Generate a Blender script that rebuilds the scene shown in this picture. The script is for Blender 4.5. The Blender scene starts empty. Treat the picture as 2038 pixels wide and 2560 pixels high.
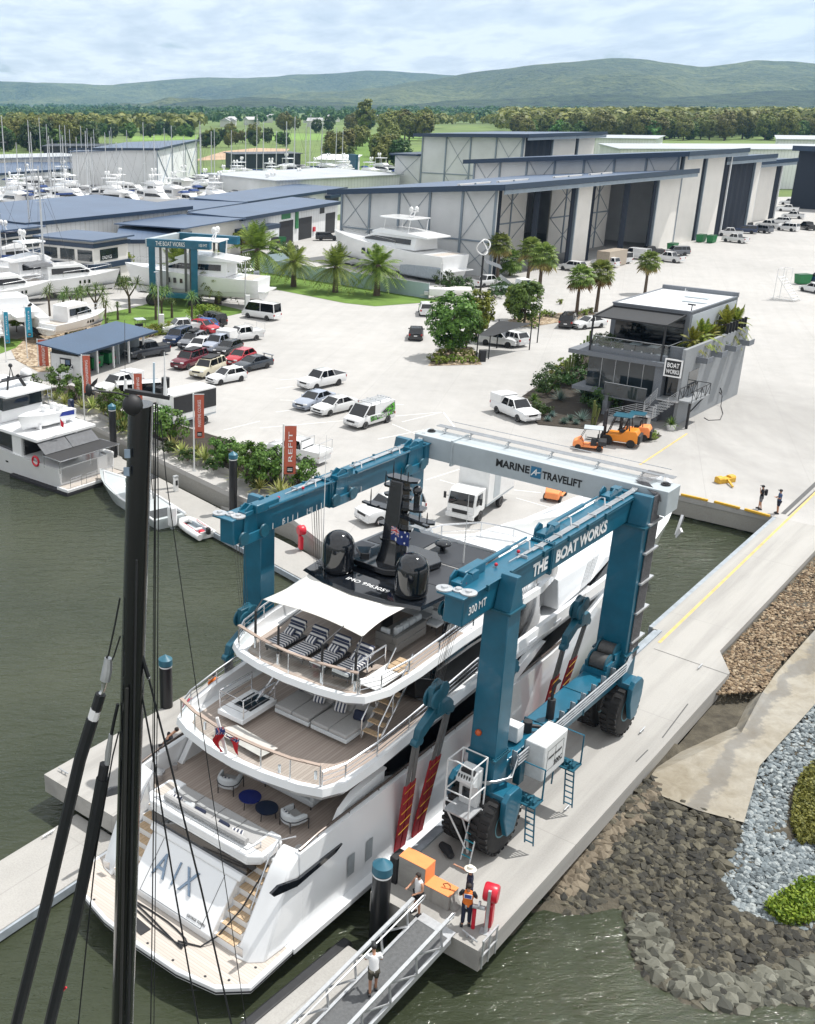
import bpy, bmesh, math, random
from mathutils import Vector, Matrix, noise
R = math.radians
rnd = random.Random(7)
SC = bpy.context.scene
COL = SC.collection
# ---------------------------------------------------------------- camera constants (photo 2038 x 2560)
F, TH, PX, PY, CH = 2658., R(21.0), 580., 1280., 26.5
ct, st = math.cos(TH), math.sin(TH)
def at(px, py, z=0.):
    u = (px-PX)/F; v = -(py-PY)/F
    d = (u, ct+v*st, -st+v*ct); t = (z-CH)/d[2]
    return Vector((d[0]*t, d[1]*t, z))
def atd(px, py, Y):
    u = (px-PX)/F; v = -(py-PY)/F
    d = (u, ct+v*st, -st+v*ct); t = Y/d[1]
    return Vector((d[0]*t, Y, CH+d[2]*t))
AZ = R(41.5); OX, OY = 8.29, 27.94
def W(a, b, z=0.):
    return Vector((OX+a*math.sin(AZ)+b*math.cos(AZ), OY+a*math.cos(AZ)-b*math.sin(AZ), z))
# ---------------------------------------------------------------- mesh builder
class MB:
    def __init__(s): s.v = []; s.f = []; s.M = None
    def add(s, vs, fs):
        o = len(s.v)
        s.v += [tuple(s.M @ Vector(v)) for v in vs] if s.M else [tuple(v) for v in vs]
        s.f += [tuple(i+o for i in f) for f in fs]; return s
    def bx(s, x0, x1, y0, y1, z0, z1):
        return s.add([(x0,y0,z0),(x1,y0,z0),(x1,y1,z0),(x0,y1,z0),(x0,y0,z1),(x1,y0,z1),(x1,y1,z1),(x0,y1,z1)],
                     [(3,2,1,0),(4,5,6,7),(0,1,5,4),(1,2,6,5),(2,3,7,6),(3,0,4,7)])
    def bar(s, p, q, w, h=None, up=(0,0,1)):
        p = Vector(p); q = Vector(q); h = w if h is None else h
        d = (q-p).normalized(); x = d.cross(Vector(up))
        if x.length < 1e-3: x = d.cross(Vector((1,0,0)))
        x.normalize(); u = x.cross(d).normalized(); x *= w/2; u *= h/2
        return s.add([p-x-u,p+x-u,p+x+u,p-x+u,q-x-u,q+x-u,q+x+u,q-x+u],
                     [(3,2,1,0),(4,5,6,7),(0,1,5,4),(1,2,6,5),(2,3,7,6),(3,0,4,7)])
    def tube(s, pts, r, n=6, cap=True):
        pts = [Vector(p) for p in pts]; N = len(pts); rings = []
        ref = None
        for i, p in enumerate(pts):
            d = (pts[min(i+1,N-1)]-pts[max(i-1,0)]).normalized()
            if ref is None:
                ref = d.cross(Vector((0,0,1)))
                if ref.length < 1e-3: ref = d.cross(Vector((1,0,0)))
            x = (ref - d*ref.dot(d)).normalized(); ref = x; y = d.cross(x)
            rr = r[i] if isinstance(r, (list, tuple)) else r
            rings.append([p+(x*math.cos(t)+y*math.sin(t))*rr for t in [2*math.pi*k/n for k in range(n)]])
        return s.loft(rings, cap)
    def loft(s, rings, cap=True, closed=True):
        n = len(rings[0]); vs = [v for r in rings for v in r]; fs = []
        for i in range(len(rings)-1):
            for k in range(n if closed else n-1):
                a = i*n+k; b = i*n+(k+1) % n
                fs.append((a, b, b+n, a+n))
        if cap:
            fs.append(tuple(range(n-1,-1,-1))); o = (len(rings)-1)*n; fs.append(tuple(range(o, o+n)))
        return s.add(vs, fs)
    def cyl(s, x, y, z0, z1, r, n=12, r2=None):
        r2 = r if r2 is None else r2
        return s.loft([[(x+rr*math.cos(2*math.pi*k/n), y+rr*math.sin(2*math.pi*k/n), z) for k in range(n)] for z, rr in ((z0,r),(z1,r2))])
    def lathe(s, prof, n=16, c=(0,0,0), axis='z'):
        rings = []
        for r, z in prof:
            ring = []
            for k in range(n):
                t = 2*math.pi*k/n; a, b = r*math.cos(t), r*math.sin(t)
                p = (a,b,z) if axis == 'z' else ((z,a,b) if axis == 'x' else (b,z,a))
                ring.append((p[0]+c[0], p[1]+c[1], p[2]+c[2]))
            rings.append(ring)
        return s.loft(rings)
    def prism(s, poly, z0, z1):
        n = len(poly)
        A = sum(poly[i][0]*poly[(i+1)%n][1]-poly[(i+1)%n][0]*poly[i][1] for i in range(n))
        if A < 0: poly = poly[::-1]
        vs = [(p[0],p[1],z0) for p in poly]+[(p[0],p[1],z1) for p in poly]
        fs = [tuple(range(n-1,-1,-1)), tuple(range(n,2*n))]+[(k,(k+1)%n,n+(k+1)%n,n+k) for k in range(n)]
        return s.add(vs, fs)
    def prof(s, poly, x0, x1):      # outline in (y,z) extruded along x
        return s.add([(x0,p[0],p[1]) for p in poly]+[(x1,p[0],p[1]) for p in poly],
                     [tuple(range(len(poly)-1,-1,-1)), tuple(range(len(poly),2*len(poly)))]+[(k,(k+1)%len(poly),len(poly)+(k+1)%len(poly),len(poly)+k) for k in range(len(poly))])
    def profy(s, poly, y0, y1):     # outline in (x,z) extruded along y
        n = len(poly)
        return s.add([(p[0],y0,p[1]) for p in poly]+[(p[0],y1,p[1]) for p in poly],
                     [tuple(range(n)), tuple(range(2*n-1,n-1,-1))]+[((k+1)%n,k,n+k,n+(k+1)%n) for k in range(n)])
    def sheet(s, poly, z=0):
        return s.add([(p[0],p[1],p[2] if len(p) > 2 else z) for p in poly], [tuple(range(len(poly)))])
    def ball(s, c, r, n=10, m=6, sc=(1,1,1)):
        rings = []
        for i in range(m+1):
            t = math.pi*i/m; rr = max(math.sin(t), 0.01)
            rings.append([(c[0]+r*sc[0]*rr*math.cos(2*math.pi*k/n), c[1]+r*sc[1]*rr*math.sin(2*math.pi*k/n), c[2]-r*sc[2]*math.cos(t)) for k in range(n)])
        return s.loft(rings)
    def mesh(s, name, ang=35, fixn=True):
        me = bpy.data.meshes.new(name); me.from_pydata(s.v, [], s.f)
        if fixn and len(s.f) < 40000:
            bm = bmesh.new(); bm.from_mesh(me); bmesh.ops.recalc_face_normals(bm, faces=bm.faces); bm.to_mesh(me); bm.free()
        if ang:
            me.polygons.foreach_set('use_smooth', [True]*len(me.polygons)); me.set_sharp_from_angle(angle=R(ang))
        me.update(); return me
def link(o, parent=None):
    COL.objects.link(o)
    if parent is not None: o.parent = parent
    return o
def obj(name, mb, m, parent=None, ang=35, bevel=0, fixn=True):
    me = mb if isinstance(mb, bpy.types.Mesh) else mb.mesh(name, ang, fixn)
    if m is not None and len(me.materials) == 0: me.materials.append(m)
    o = bpy.data.objects.new(name, me)
    if bevel:
        b = o.modifiers.new('bevel', 'BEVEL'); b.width = bevel; b.segments = 2; b.limit_method = 'ANGLE'; b.angle_limit = R(40)
    return link(o, parent)
m_clear = None
def clear_glass():
    t = NT('clear_glass'); tr = t.n('ShaderNodeBsdfTransparent'); tr.inputs['Color'].default_value = (.86,.9,.91,1); gl = t.n('ShaderNodeBsdfGlossy'); gl.inputs['Roughness'].default_value = .03
    mx = t.n('ShaderNodeMixShader'); mx.inputs[0].default_value = .07
    t.l(tr.outputs[0], mx.inputs[1]); t.l(gl.outputs[0], mx.inputs[2]); t.l(mx.outputs[0], t.t.nodes['Material Output'].inputs['Surface']); return t.m
def tag(o, label, cat, group=None):
    o['label'] = label; o['category'] = cat
    if group: o['group'] = group
    return o
def thing(name, label, cat, loc=(0,0,0), rz=0, group=None):
    o = bpy.data.objects.new(name, None); o.empty_display_size = .2
    link(o); o.location = loc; o.rotation_euler = (0,0,rz)
    return tag(o, label, cat, group)
def thingP(name, label, cat, b=0, a=0, z=0, drz=0, group=None):
    return thing(name, label, cat, W(a,b,z), -AZ+drz, group)
def struct(name, mb, m, ang=0, kind='structure', **k):
    o = obj(name, mb, m, None, ang, **k); o['kind'] = kind; return o
def dup(root, loc, rz=None, label=None, group=None, scale=None):
    r = root.copy(); COL.objects.link(r); r.location = loc
    if rz is not None: r.rotation_euler = (0,0,rz)
    if label: r['label'] = label
    if group: r['group'] = group
    if scale: r.scale = (scale,)*3
    for ch in list(root.children):
        c = ch.copy(); COL.objects.link(c); c.parent = r
        for g in ch.children:
            d = g.copy(); COL.objects.link(d); d.parent = c
    return r
def text(name, body, w, h, m, parent, M, extr=.004, bold=0., shear=0.):
    """lettering as a flat mesh, fitted to w x h (h = cap height), centred on M"""
    cu = bpy.data.curves.new(name, 'FONT'); cu.body = body; cu.size = 1; cu.extrude = .01; cu.offset = bold
    cu.align_x = 'CENTER'; cu.align_y = 'CENTER'; cu.shear = shear; cu.resolution_u = 3; cu.materials.append(m)
    t_ = bpy.data.objects.new(name, cu); me = bpy.data.meshes.new_from_object(t_)
    bpy.data.objects.remove(t_); bpy.data.curves.remove(cu); me.name = name
    xs = [v.co.x for v in me.vertices]; ys = [v.co.y for v in me.vertices]
    x0, x1, y0, y1 = min(xs), max(xs), min(ys), max(ys)
    for v in me.vertices:
        v.co = ((v.co.x-(x0+x1)/2)*w/(x1-x0), (v.co.y-(y0+y1)/2)*h/(y1-y0), v.co.z*extr/.01)
    if not me.materials: me.materials.append(m)
    o = bpy.data.objects.new(name, me); link(o, parent); o.matrix_local = M; return o
def frame(o, x, y):                  # matrix: text x along x, text y along y, at o
    x = Vector(x).normalized(); y = Vector(y).normalized(); z = x.cross(y).normalized(); y = z.cross(x)
    M = Matrix((x, y, z)).transposed().to_4x4(); M.translation = Vector(o); return M
# ---------------------------------------------------------------- materials
MATS = {}
class NT:
    def __init__(s, name):
        s.m = bpy.data.materials.new(name); s.m.use_nodes = True; s.t = s.m.node_tree; s.b = s.t.nodes['Principled BSDF']; s.tc = None
    def n(s, typ, **k):
        x = s.t.nodes.new(typ)
        for a, b in k.items():
            if a.startswith('i_'):
                kk = a[2:]; kk = int(kk) if kk.isdigit() else kk.replace('_', ' ')
                x.inputs[kk].default_value = b
            else: setattr(x, a, b)
        return x
    def l(s, a, b): s.t.links.new(a, b)
    def co(s, kind='Object', scale=None):
        if s.tc is None: s.tc = s.n('ShaderNodeTexCoord')
        o = s.tc.outputs[kind]
        if scale is not None:
            mp = s.n('ShaderNodeMapping'); mp.inputs['Scale'].default_value = scale if isinstance(scale, tuple) else (scale,)*3
            s.l(o, mp.inputs['Vector']); o = mp.outputs['Vector']
        return o
    def noise(s, scale, detail=4, rough=.55, vec=None, dist=0.):
        x = s.n('ShaderNodeTexNoise'); x.inputs['Scale'].default_value = scale; x.inputs['Detail'].default_value = detail
        x.inputs['Roughness'].default_value = rough; x.inputs['Distortion'].default_value = dist
        s.l(vec if vec is not None else s.co(), x.inputs['Vector']); return x.outputs['Fac']
    def ramp(s, fac, stops, interp='LINEAR'):
        x = s.n('ShaderNodeValToRGB'); cr = x.color_ramp; cr.interpolation = interp
        while len(cr.elements) < len(stops): cr.elements.new(.5)
        for e, (p, c) in zip(cr.elements, stops):
            e.position = p; e.color = (c if isinstance(c, tuple) else (c,c,c))+(1,)
        s.l(fac, x.inputs['Fac']); return x.outputs['Color']
    def mix(s, fac, a, b, mode='MIX'):
        x = s.n('ShaderNodeMix', data_type='RGBA', blend_type=mode)
        for sock, v in ((x.inputs['Factor'], fac), (x.inputs['A'], a), (x.inputs['B'], b)):
            if hasattr(v, 'links'): s.l(v, sock)
            elif isinstance(v, tuple): sock.default_value = v+(1,) if len(v) == 3 else v
            else: sock.default_value = v
        return x.outputs['Result']
    def math(s, op, a, b=None, c=None):
        x = s.n('ShaderNodeMath', operation=op)
        for i, v in enumerate((a,b,c)):
            if v is None: continue
            if hasattr(v, 'links'): s.l(v, x.inputs[i])
            else: x.inputs[i].default_value = v
        return x.outputs[0]
    def bump(s, h, strength=.3, dist=.05):
        x = s.n('ShaderNodeBump'); x.inputs['Strength'].default_value = strength; x.inputs['Distance'].default_value = dist
        s.l(h, x.inputs['Height']); s.l(x.outputs['Normal'], s.b.inputs['Normal']); return x
    def col(s, c):
        if hasattr(c, 'links'): s.l(c, s.b.inputs['Base Color'])
        else: s.b.inputs['Base Color'].default_value = c+(1,)
    def sep(s, v):
        x = s.n('ShaderNodeSeparateXYZ'); s.l(v, x.inputs[0]); return x.outputs
def pm(name, c, rough=.5, metal=0., var=.12, scale=3., bump=0., coat=0., spec=.5, var2=0., bscale=None):
    """paint or plain surface with mild procedural variation"""
    if name in MATS: return MATS[name]
    t = NT(name); f = t.noise(scale, 5, .6)
    lo = tuple(x*(1-var) for x in c); hi = tuple(min(1, x*(1+var)) for x in c)
    cc = t.ramp(f, [(.3, lo), (.7, hi)])
    t.col(cc); t.b.inputs['Roughness'].default_value = rough; t.b.inputs['Metallic'].default_value = metal
    t.b.inputs['Coat Weight'].default_value = coat; t.b.inputs['Specular IOR Level'].default_value = spec
    if bump: t.bump(t.noise(bscale or scale*6, 6, .65), bump, .02)
    MATS[name] = t.m; return t.m
def concrete(name, c, joints=None, dirt=.25, rot=0., worn=None):
    t = NT(name); v = t.co()
    big = t.noise(.045, 5, .6, v); mid = t.noise(.5, 6, .65, v); fine = t.noise(14, 4, .7, v)
    k = t.ramp(big, [(.34, tuple(x*(1-dirt) for x in c)), (.6, c)])
    k = t.mix(.35, k, t.ramp(mid, [(.3, tuple(x*.72 for x in c)), (.65, tuple(min(1,x*1.08) for x in c))]))
    k = t.mix(.12, k, t.ramp(fine, [(.35, .15), (.65, .75)]))
    if joints:
        mp = t.n('ShaderNodeMapping'); mp.inputs['Rotation'].default_value = (0,0,rot); t.l(v, mp.inputs['Vector'])
        ms_ = t.n('ShaderNodeMapping'); ms_.inputs['Scale'].default_value = (.9,.05,1); t.l(mp.outputs['Vector'], ms_.inputs['Vector'])
        k = t.mix(.55 if rot == AZ else .12, k, t.ramp(t.noise(1., 5, .6, ms_.outputs['Vector'], .3), [(.36, tuple(x*.68 for x in c)), (.58, tuple(min(1,x*1.06) for x in c))]))
        xx, yy, _ = t.sep(mp.outputs['Vector'])
        def line(q, pitch):
            fr = t.math('FRACT', t.math('DIVIDE', q, pitch)); return t.math('LESS_THAN', fr, .05/pitch)
        j = t.math('MAXIMUM', line(xx, joints), line(yy, joints*1.25))
        k = t.mix(t.math('MULTIPLY', j, .35), k, tuple(x*.55 for x in c))
    if worn:
        vd = t.n('ShaderNodeVectorMath', operation='DISTANCE'); t.l(v, vd.inputs[0]); vd.inputs[1].default_value = worn[0]
        sm = t.noise(.09, 7, .7, t.co('Object', (1.,.45,1.)), 1.2)
        f = t.math('MULTIPLY', t.ramp(t.math('DIVIDE', vd.outputs['Value'], worn[1]), [(.35, 1.), (1., 0.)]), t.ramp(sm, [(.38, .25), (.6, 1.)])); k = t.mix(t.math('MULTIPLY', f, .6), k, tuple(x*.58 for x in c))
    t.col(k); t.b.inputs['Roughness'].default_value = .88; t.bump(fine, .15, .01); MATS[name] = t.m; return t.m
def planks(name, c1, c2, axis=0, pitch=.1, rough=.6):
    t = NT(name); v = t.co(); q = t.sep(v)[axis]
    fr = t.math('FRACT', t.math('DIVIDE', q, pitch)); seam = t.math('LESS_THAN', fr, .12)
    wn = t.n('ShaderNodeTexWhiteNoise', noise_dimensions='1D'); t.l(t.math('FLOOR', t.math('DIVIDE', q, pitch)), wn.inputs['W'])
    sc = [1.2,1.2,1.2]; sc[axis] = 25
    gr = t.noise(1.5, 5, .6, t.co('Object', tuple(sc)))
    k = t.mix(t.math('MULTIPLY_ADD', wn.outputs['Value'], .5, t.math('MULTIPLY', gr, .5)), c1, c2)
    k = t.mix(t.math('MULTIPLY', seam, .5), k, tuple(x*.35 for x in c1))
    t.col(k); t.b.inputs['Roughness'].default_value = rough; MATS[name] = t.m; return t.m
def stripes(name, c1, c2, axis, pitch, duty=.5, rough=.8):
    t = NT(name); q = t.sep(t.co())[axis]
    fr = t.math('LESS_THAN', t.math('FRACT', t.math('DIVIDE', q, pitch)), duty)
    t.col(t.mix(fr, c1, c2)); t.b.inputs['Roughness'].default_value = rough; MATS[name] = t.m; return t.m
def corrug(name, c, axis=0, pitch=.25, rough=.45, metal=0., strength=.6):
    t = NT(name); q = t.sep(t.co())[axis]
    w = t.math('PINGPONG', t.math('DIVIDE', q, pitch), .5)
    n1 = t.noise(.15, 5, .6)
    k = t.ramp(n1, [(.3, tuple(x*.85 for x in c)), (.7, tuple(min(1,x*1.1) for x in c))])
    k = t.mix(t.math('MULTIPLY', t.math('LESS_THAN', w, .07), .35), k, tuple(x*.5 for x in c))
    t.col(k); t.b.inputs['Roughness'].default_value = rough; t.b.inputs['Metallic'].default_value = metal
    t.bump(w, strength, .05); MATS[name] = t.m; return t.m
def foliage(name, dark, light, trans=.25, rough=.55):
    if name in MATS: return MATS[name]
    t = NT(name); g = t.n('ShaderNodeNewGeometry')
    oi = t.n('ShaderNodeObjectInfo')
    n1 = t.noise(.9, 3, .6)
    f = t.math('ADD', t.math('MULTIPLY', g.outputs['Random Per Island'], .55), t.math('MULTIPLY', n1, .55))
    k = t.ramp(f, [(.2, dark), (.85, light)])
    hs = t.n('ShaderNodeHueSaturation'); t.l(k, hs.inputs['Color'])
    t.l(t.math('MULTIPLY_ADD', oi.outputs['Random'], .05, .475), hs.inputs['Hue'])
    t.l(t.math('MULTIPLY_ADD', oi.outputs['Random'], .5, .75), hs.inputs['Value'])
    t.col(hs.outputs['Color']); t.b.inputs['Roughness'].default_value = rough; t.b.inputs['Specular IOR Level'].default_value = .3
    tr = t.n('ShaderNodeBsdfTranslucent'); t.l(hs.outputs['Color'], tr.inputs['Color'])
    mx = t.n('ShaderNodeMixShader'); mx.inputs['Fac'].default_value = trans
    t.l(t.b.outputs[0], mx.inputs[1]); t.l(tr.outputs[0], mx.inputs[2])
    t.l(mx.outputs[0], t.t.nodes['Material Output'].inputs['Surface']); MATS[name] = t.m; return t.m
# common materials
m_white = pm('white_gelcoat', (.78,.79,.80), .18, 0, .03, .7, coat=.3)
m_whitep = pm('white_paint', (.74,.75,.75), .45, 0, .06, 2)
m_teal = pm('teal_paint', (.007,.105,.175), .33, 0, .14, 1.3, coat=.25)
m_tealdk = pm('teal_dark', (.010,.085,.13), .4, 0, .2, 2)
m_grey = pm('light_grey_paint', (.42,.47,.50), .45, 0, .08, 1.2)
m_steel = pm('stainless_steel', (.62,.63,.65), .22, .9, .05, 4)
m_galv = pm('galvanised_steel', (.52,.54,.56), .42, .6, .12, 6)
m_black = pm('black_gloss', (.008,.010,.014), .08, 0, .2, 2, coat=.6)
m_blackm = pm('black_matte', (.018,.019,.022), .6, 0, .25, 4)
m_rubber = pm('tyre_rubber', (.018,.018,.019), .75, 0, .3, 5, .2)
m_dglass = pm('dark_glass', (.004,.005,.007), .04, 0, .1, 1, coat=.5)
m_glass = pm('tinted_glass', (.02,.028,.034), .06, 0, .25, 1, coat=.5)
m_red = pm('red_plastic', (.55,.015,.035), .35, 0, .1, 4)
m_orange = pm('safety_orange', (.9,.30,.10), .55, 0, .06, 3)
m_cable = pm('cable_black', (.010,.012,.015), .5, 0, .2, 5)
m_wire = pm('wire_rope', (.09,.09,.09), .5, .5, .2, 9)
m_teak = planks('teak_deck', (.33,.27,.235), (.47,.40,.35), 0, .12, .65)
m_teakx = planks('teak_deck_cross', (.42,.38,.34), (.56,.51,.46), 1, .12, .65)
m_step = planks('teak_steps', (.46,.33,.20), (.56,.42,.28), 0, .15)
m_fabg = pm('grey_fabric', (.36,.36,.36), .9, 0, .08, 25, .25)
m_fabl = pm('pale_fabric', (.52,.55,.57), .9, 0, .06, 25, .25)
m_navy = pm('navy_fabric', (.012,.018,.045), .85, 0, .2, 12, .2)
m_cream = pm('cream_canvas', (.74,.73,.69), .85, 0, .04, 1.2, .1)
m_lamp = pm('clear_lens', (.75,.76,.78), .15, .3, .05, 4)
m_tail = pm('red_lens', (.35,.01,.01), .2, 0, .1, 4)
m_ink = pm('black_lettering', (.015,.016,.018), .5, 0, .1, 4)
m_wink = pm('white_lettering', (.82,.83,.84), .5, 0, .02, 4)
m_skin = pm('skin', (.42,.22,.14), .55, 0, .08, 9)
m_yellow = pm('yellow_paint', (.62,.36,.03), .5, 0, .15, 3)
m_green = pm('green_bin_paint', (.012,.17,.05), .45, 0, .12, 3)
m_clear = clear_glass()
# ---------------------------------------------------------------- camera, sun, sky
cam = bpy.data.cameras.new('camera'); co = bpy.data.objects.new('camera', cam); COL.objects.link(co)
co.location = (0,0,CH); co.rotation_euler = (R(90)-TH, 0, 0)
cam.sensor_fit = 'VERTICAL'; cam.sensor_height = 36; cam.lens = 36*F/2560; cam.shift_x = (1019-PX)/2560
cam.clip_start = .5; cam.clip_end = 60000; SC.camera = co
SUN_EL, SUN_AZ = R(63), R(68)
sl = bpy.data.lights.new('sun', 'SUN'); sl.energy = 4.6; sl.angle = R(.55); sl.color = (1,.965,.91)
so = bpy.data.objects.new('sun', sl); COL.objects.link(so)
sd = Vector((math.cos(SUN_EL)*math.sin(SUN_AZ), math.cos(SUN_EL)*math.cos(SUN_AZ), math.sin(SUN_EL)))
so.rotation_euler = sd.to_track_quat('Z', 'Y').to_euler(); so.location = sd*200
w = bpy.data.worlds.new('World'); SC.world = w; w.use_nodes = True; nt = w.node_tree
bg = nt.nodes['Background']; bg.inputs['Strength'].default_value = .085
class WT(NT):
    def __init__(s): s.t = nt; s.tc = None
t = WT()
sky = t.n('ShaderNodeTexSky'); sky.sky_type = 'NISHITA'; sky.sun_disc = False
sky.sun_elevation = SUN_EL; sky.sun_rotation = SUN_AZ; sky.air_density = 1.1; sky.dust_density = .6; sky.altitude = 20
dx, dy, dz = t.sep(t.co('Generated'))
zz = t.math('ADD', t.math('MAXIMUM', dz, 0.), .13)
cv = t.n('ShaderNodeCombineXYZ'); t.l(t.math('DIVIDE', dx, zz), cv.inputs[0]); t.l(t.math('DIVIDE', dy, zz), cv.inputs[1])
mp = t.n('ShaderNodeMapping'); mp.inputs['Scale'].default_value = (1.25,.75,1); mp.inputs['Location'].default_value = (3.1,.6,0); t.l(cv.outputs[0], mp.inputs['Vector'])
c1 = t.noise(1.15, 9, .58, mp.outputs['Vector'], .35); c2 = t.noise(3.4, 7, .6, mp.outputs['Vector'], .2)
cover = t.ramp(c1, [(.24, 0.), (.38, 1.)])
shade = t.ramp(t.math('ADD', t.math('MULTIPLY', c1, .45), t.math('MULTIPLY', c2, .55)), [(.34, (8.6,8.8,9.1)), (.47, (10.6,10.7,10.8)), (.57, (13.,13.,12.9))])
skyc = t.mix(1., sky.outputs['Color'], (.85,.95,1.05), 'MULTIPLY')
t.l(t.mix(t.math('MULTIPLY', cover, .97), skyc, shade), bg.inputs['Color'])
SC.view_settings.view_transform = 'Standard'; SC.view_settings.look = 'None'; SC.view_settings.exposure = .12; SC.view_settings.gamma = 1
SC.view_settings.use_curve_mapping = False
cy = SC.cycles; cy.max_bounces = 6; cy.diffuse_bounces = 3; cy.glossy_bounces = 3; cy.transmission_bounces = 4; cy.transparent_max_bounces = 12
cy.volume_bounces = 1; cy.use_denoising = True; cy.caustics_reflective = False; cy.caustics_refractive = False; cy.sample_clamp_indirect = 6
# ---------------------------------------------------------------- ground, yard, water
WZ = -1.6
t = NT('harbour_water'); v = t.co('Object')
mp = t.n('ShaderNodeMapping'); mp.inputs['Rotation'].default_value = (0,0,R(-20)); mp.inputs['Scale'].default_value = (.55,1.5,1); t.l(v, mp.inputs['Vector'])
w1 = t.noise(1.15, 3, .55, mp.outputs['Vector'], .6); w2 = t.noise(4.2, 3, .6, mp.outputs['Vector'], .4); w3 = t.noise(.08, 3, .5, v)
t.col(t.ramp(w3, [(.35, (.030,.038,.022)), (.65, (.048,.056,.034))]))
t.b.inputs['Roughness'].default_value = .05; t.b.inputs['IOR'].default_value = 1.33
t.bump(t.math('ADD', t.math('MULTIPLY', w1, .8), t.math('MULTIPLY', w2, .3)), .95, .22); m_water = t.m
struct('water', MB().sheet([(-300,-60),(300,-60),(300,500),(-300,500)], WZ), m_water)
struct('sea_bed', MB().sheet([(-400,-90),(400,-90),(400,520),(-400,520)], -5.2), pm('mud', (.05,.045,.03), .9))
m_conc = concrete('yard_concrete', (.43,.42,.405), 7.5, .22, R(20), (at(1800,1060), 34.))
m_pier = concrete('pier_concrete', (.38,.37,.35), 9., .2, AZ)
m_wallc = concrete('quay_wall_concrete', (.33,.32,.29), None, .35)
m_float = concrete('pontoon_concrete', (.36,.35,.33), 6., .15)
# grass and soil reaching the horizon
t = NT('countryside_ground'); v = t.co()
f1 = t.noise(.004, 6, .6, v); f2 = t.noise(.05, 5, .6, v); f3 = t.noise(.9, 4, .7, v)
k = t.ramp(f1, [(.36, (.055,.085,.022)), (.5, (.12,.20,.045)), (.6, (.16,.25,.06)), (.68, (.20,.19,.085))], 'LINEAR')
k = t.mix(.4, k, t.ramp(f2, [(.35, (.06,.085,.025)), (.65, (.18,.24,.06))]))
k = t.mix(.25, k, t.ramp(f3, [(.3, (.04,.06,.02)), (.7, (.20,.26,.08))]))
t.col(k); t.b.inputs['Roughness'].default_value = .95; m_land = t.m
QL = [at(0,1045), at(205,1050), at(395,1145), at(560,1224), at(650,1262), at(733,1299), at(805,1355)]
qx = [(p.x,p.y) for p in QL[1:]]
far_q = (qx[0][0]-.57*420, qx[0][1]+.82*420)
W2 = lambda a,b: tuple(W(a,b)[:2])
land = [far_q]+qx+[W2(23.9,-18.8), W2(23.9,-14.6), W2(49.3,-14.6), W2(49.3,-4.4), W2(49.3,-1.2), W2(170,-1.2)]
inl = [(far_q[0],far_q[1]+60),(qx[0][0]+3,qx[0][1]+12),(qx[3][0]+9,qx[3][1]+8),W2(55,-14),W2(55,-1.5),W2(171,-1.5)]
struct('ground', MB().sheet(inl+[(9000,900),(12000,16000),(-9000,16000),(-7000,2500)], -.02), m_land)
yard = land+[(330,240),(215,345),(120,330),(60,262),(8,270),(-20,330),(-150,370),(-246,446)]
struct('yard', MB().prism(yard, -.38, 0.), m_conc)
qo = [(x+.05,y+.035) for x,y in [far_q]+qx]
struct('quay_wall', MB().prism(qo+[W2(23.9,-18.6), W2(26,-18.6), (qx[-1][0]+2,qx[-1][1]+4),(qx[3][0]+3,qx[3][1]+4),(qx[0][0]+4,qx[0][1]+8),(far_q[0]+8,far_q[1]+12)], -5.2, -.05), m_wallc)
struct('dock_wall', MB().prism([W2(23.95,-19),W2(23.95,-14.55),W2(49.35,-14.55),W2(49.35,-1.2),W2(52,-1.2),W2(52,-17),W2(27,-19)], -1.5, -.14), m_wallc)
b = MB()
for bb in (-13.5,-10,-7,-5): b.cyl(*W2(49.9,bb), -5.2, -1.45, .4, 12)
struct('dock_columns', b, m_wallc)
# lift piers: thick slabs on piles
def pier(name, poly):
    struct(name, MB().prism([W2(a,b) for a,b in poly], -.85, .004), m_pier)
pier('right_pier', [(0,-4.4),(27.2,-4.4),(27.2,-4.75),(49.28,-4.75),(49.28,-1.15),(27,-1.15),(25,0),(0,0)])
pier('left_pier', [(-3.2,-18.85),(23.88,-18.85),(23.88,-14.55),(-3.2,-14.55)])
b = MB()
for a in (1.5,9,17,24,32,40):
    for bb in (-3.6,-1.9): b.cyl(*W2(a,bb), -5.2, -.85, .38, 14)
for a in (-2,6,14,22):
    for bb in (-18,-15.5): b.cyl(*W2(a,bb), -5.2, -.85, .38, 14)
struct('pier_columns', b, m_wallc)
m_strip = pm('fender_strip', (.30,.34,.38), .6, 0, .2, 2)
b = MB(); b.M = Matrix.Translation((OX,OY,0)) @ Matrix.Rotation(-AZ, 4, 'Z')
b.bx(-4.62,-4.4,.4,27.1,-.5,.012); b.bx(-4.4,-4.2,.6,27.1,.004,.10); b.bx(-4.98,-4.75,27.3,49.2,-.5,.012)
struct('pier_edge_strip', b, m_strip)
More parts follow.
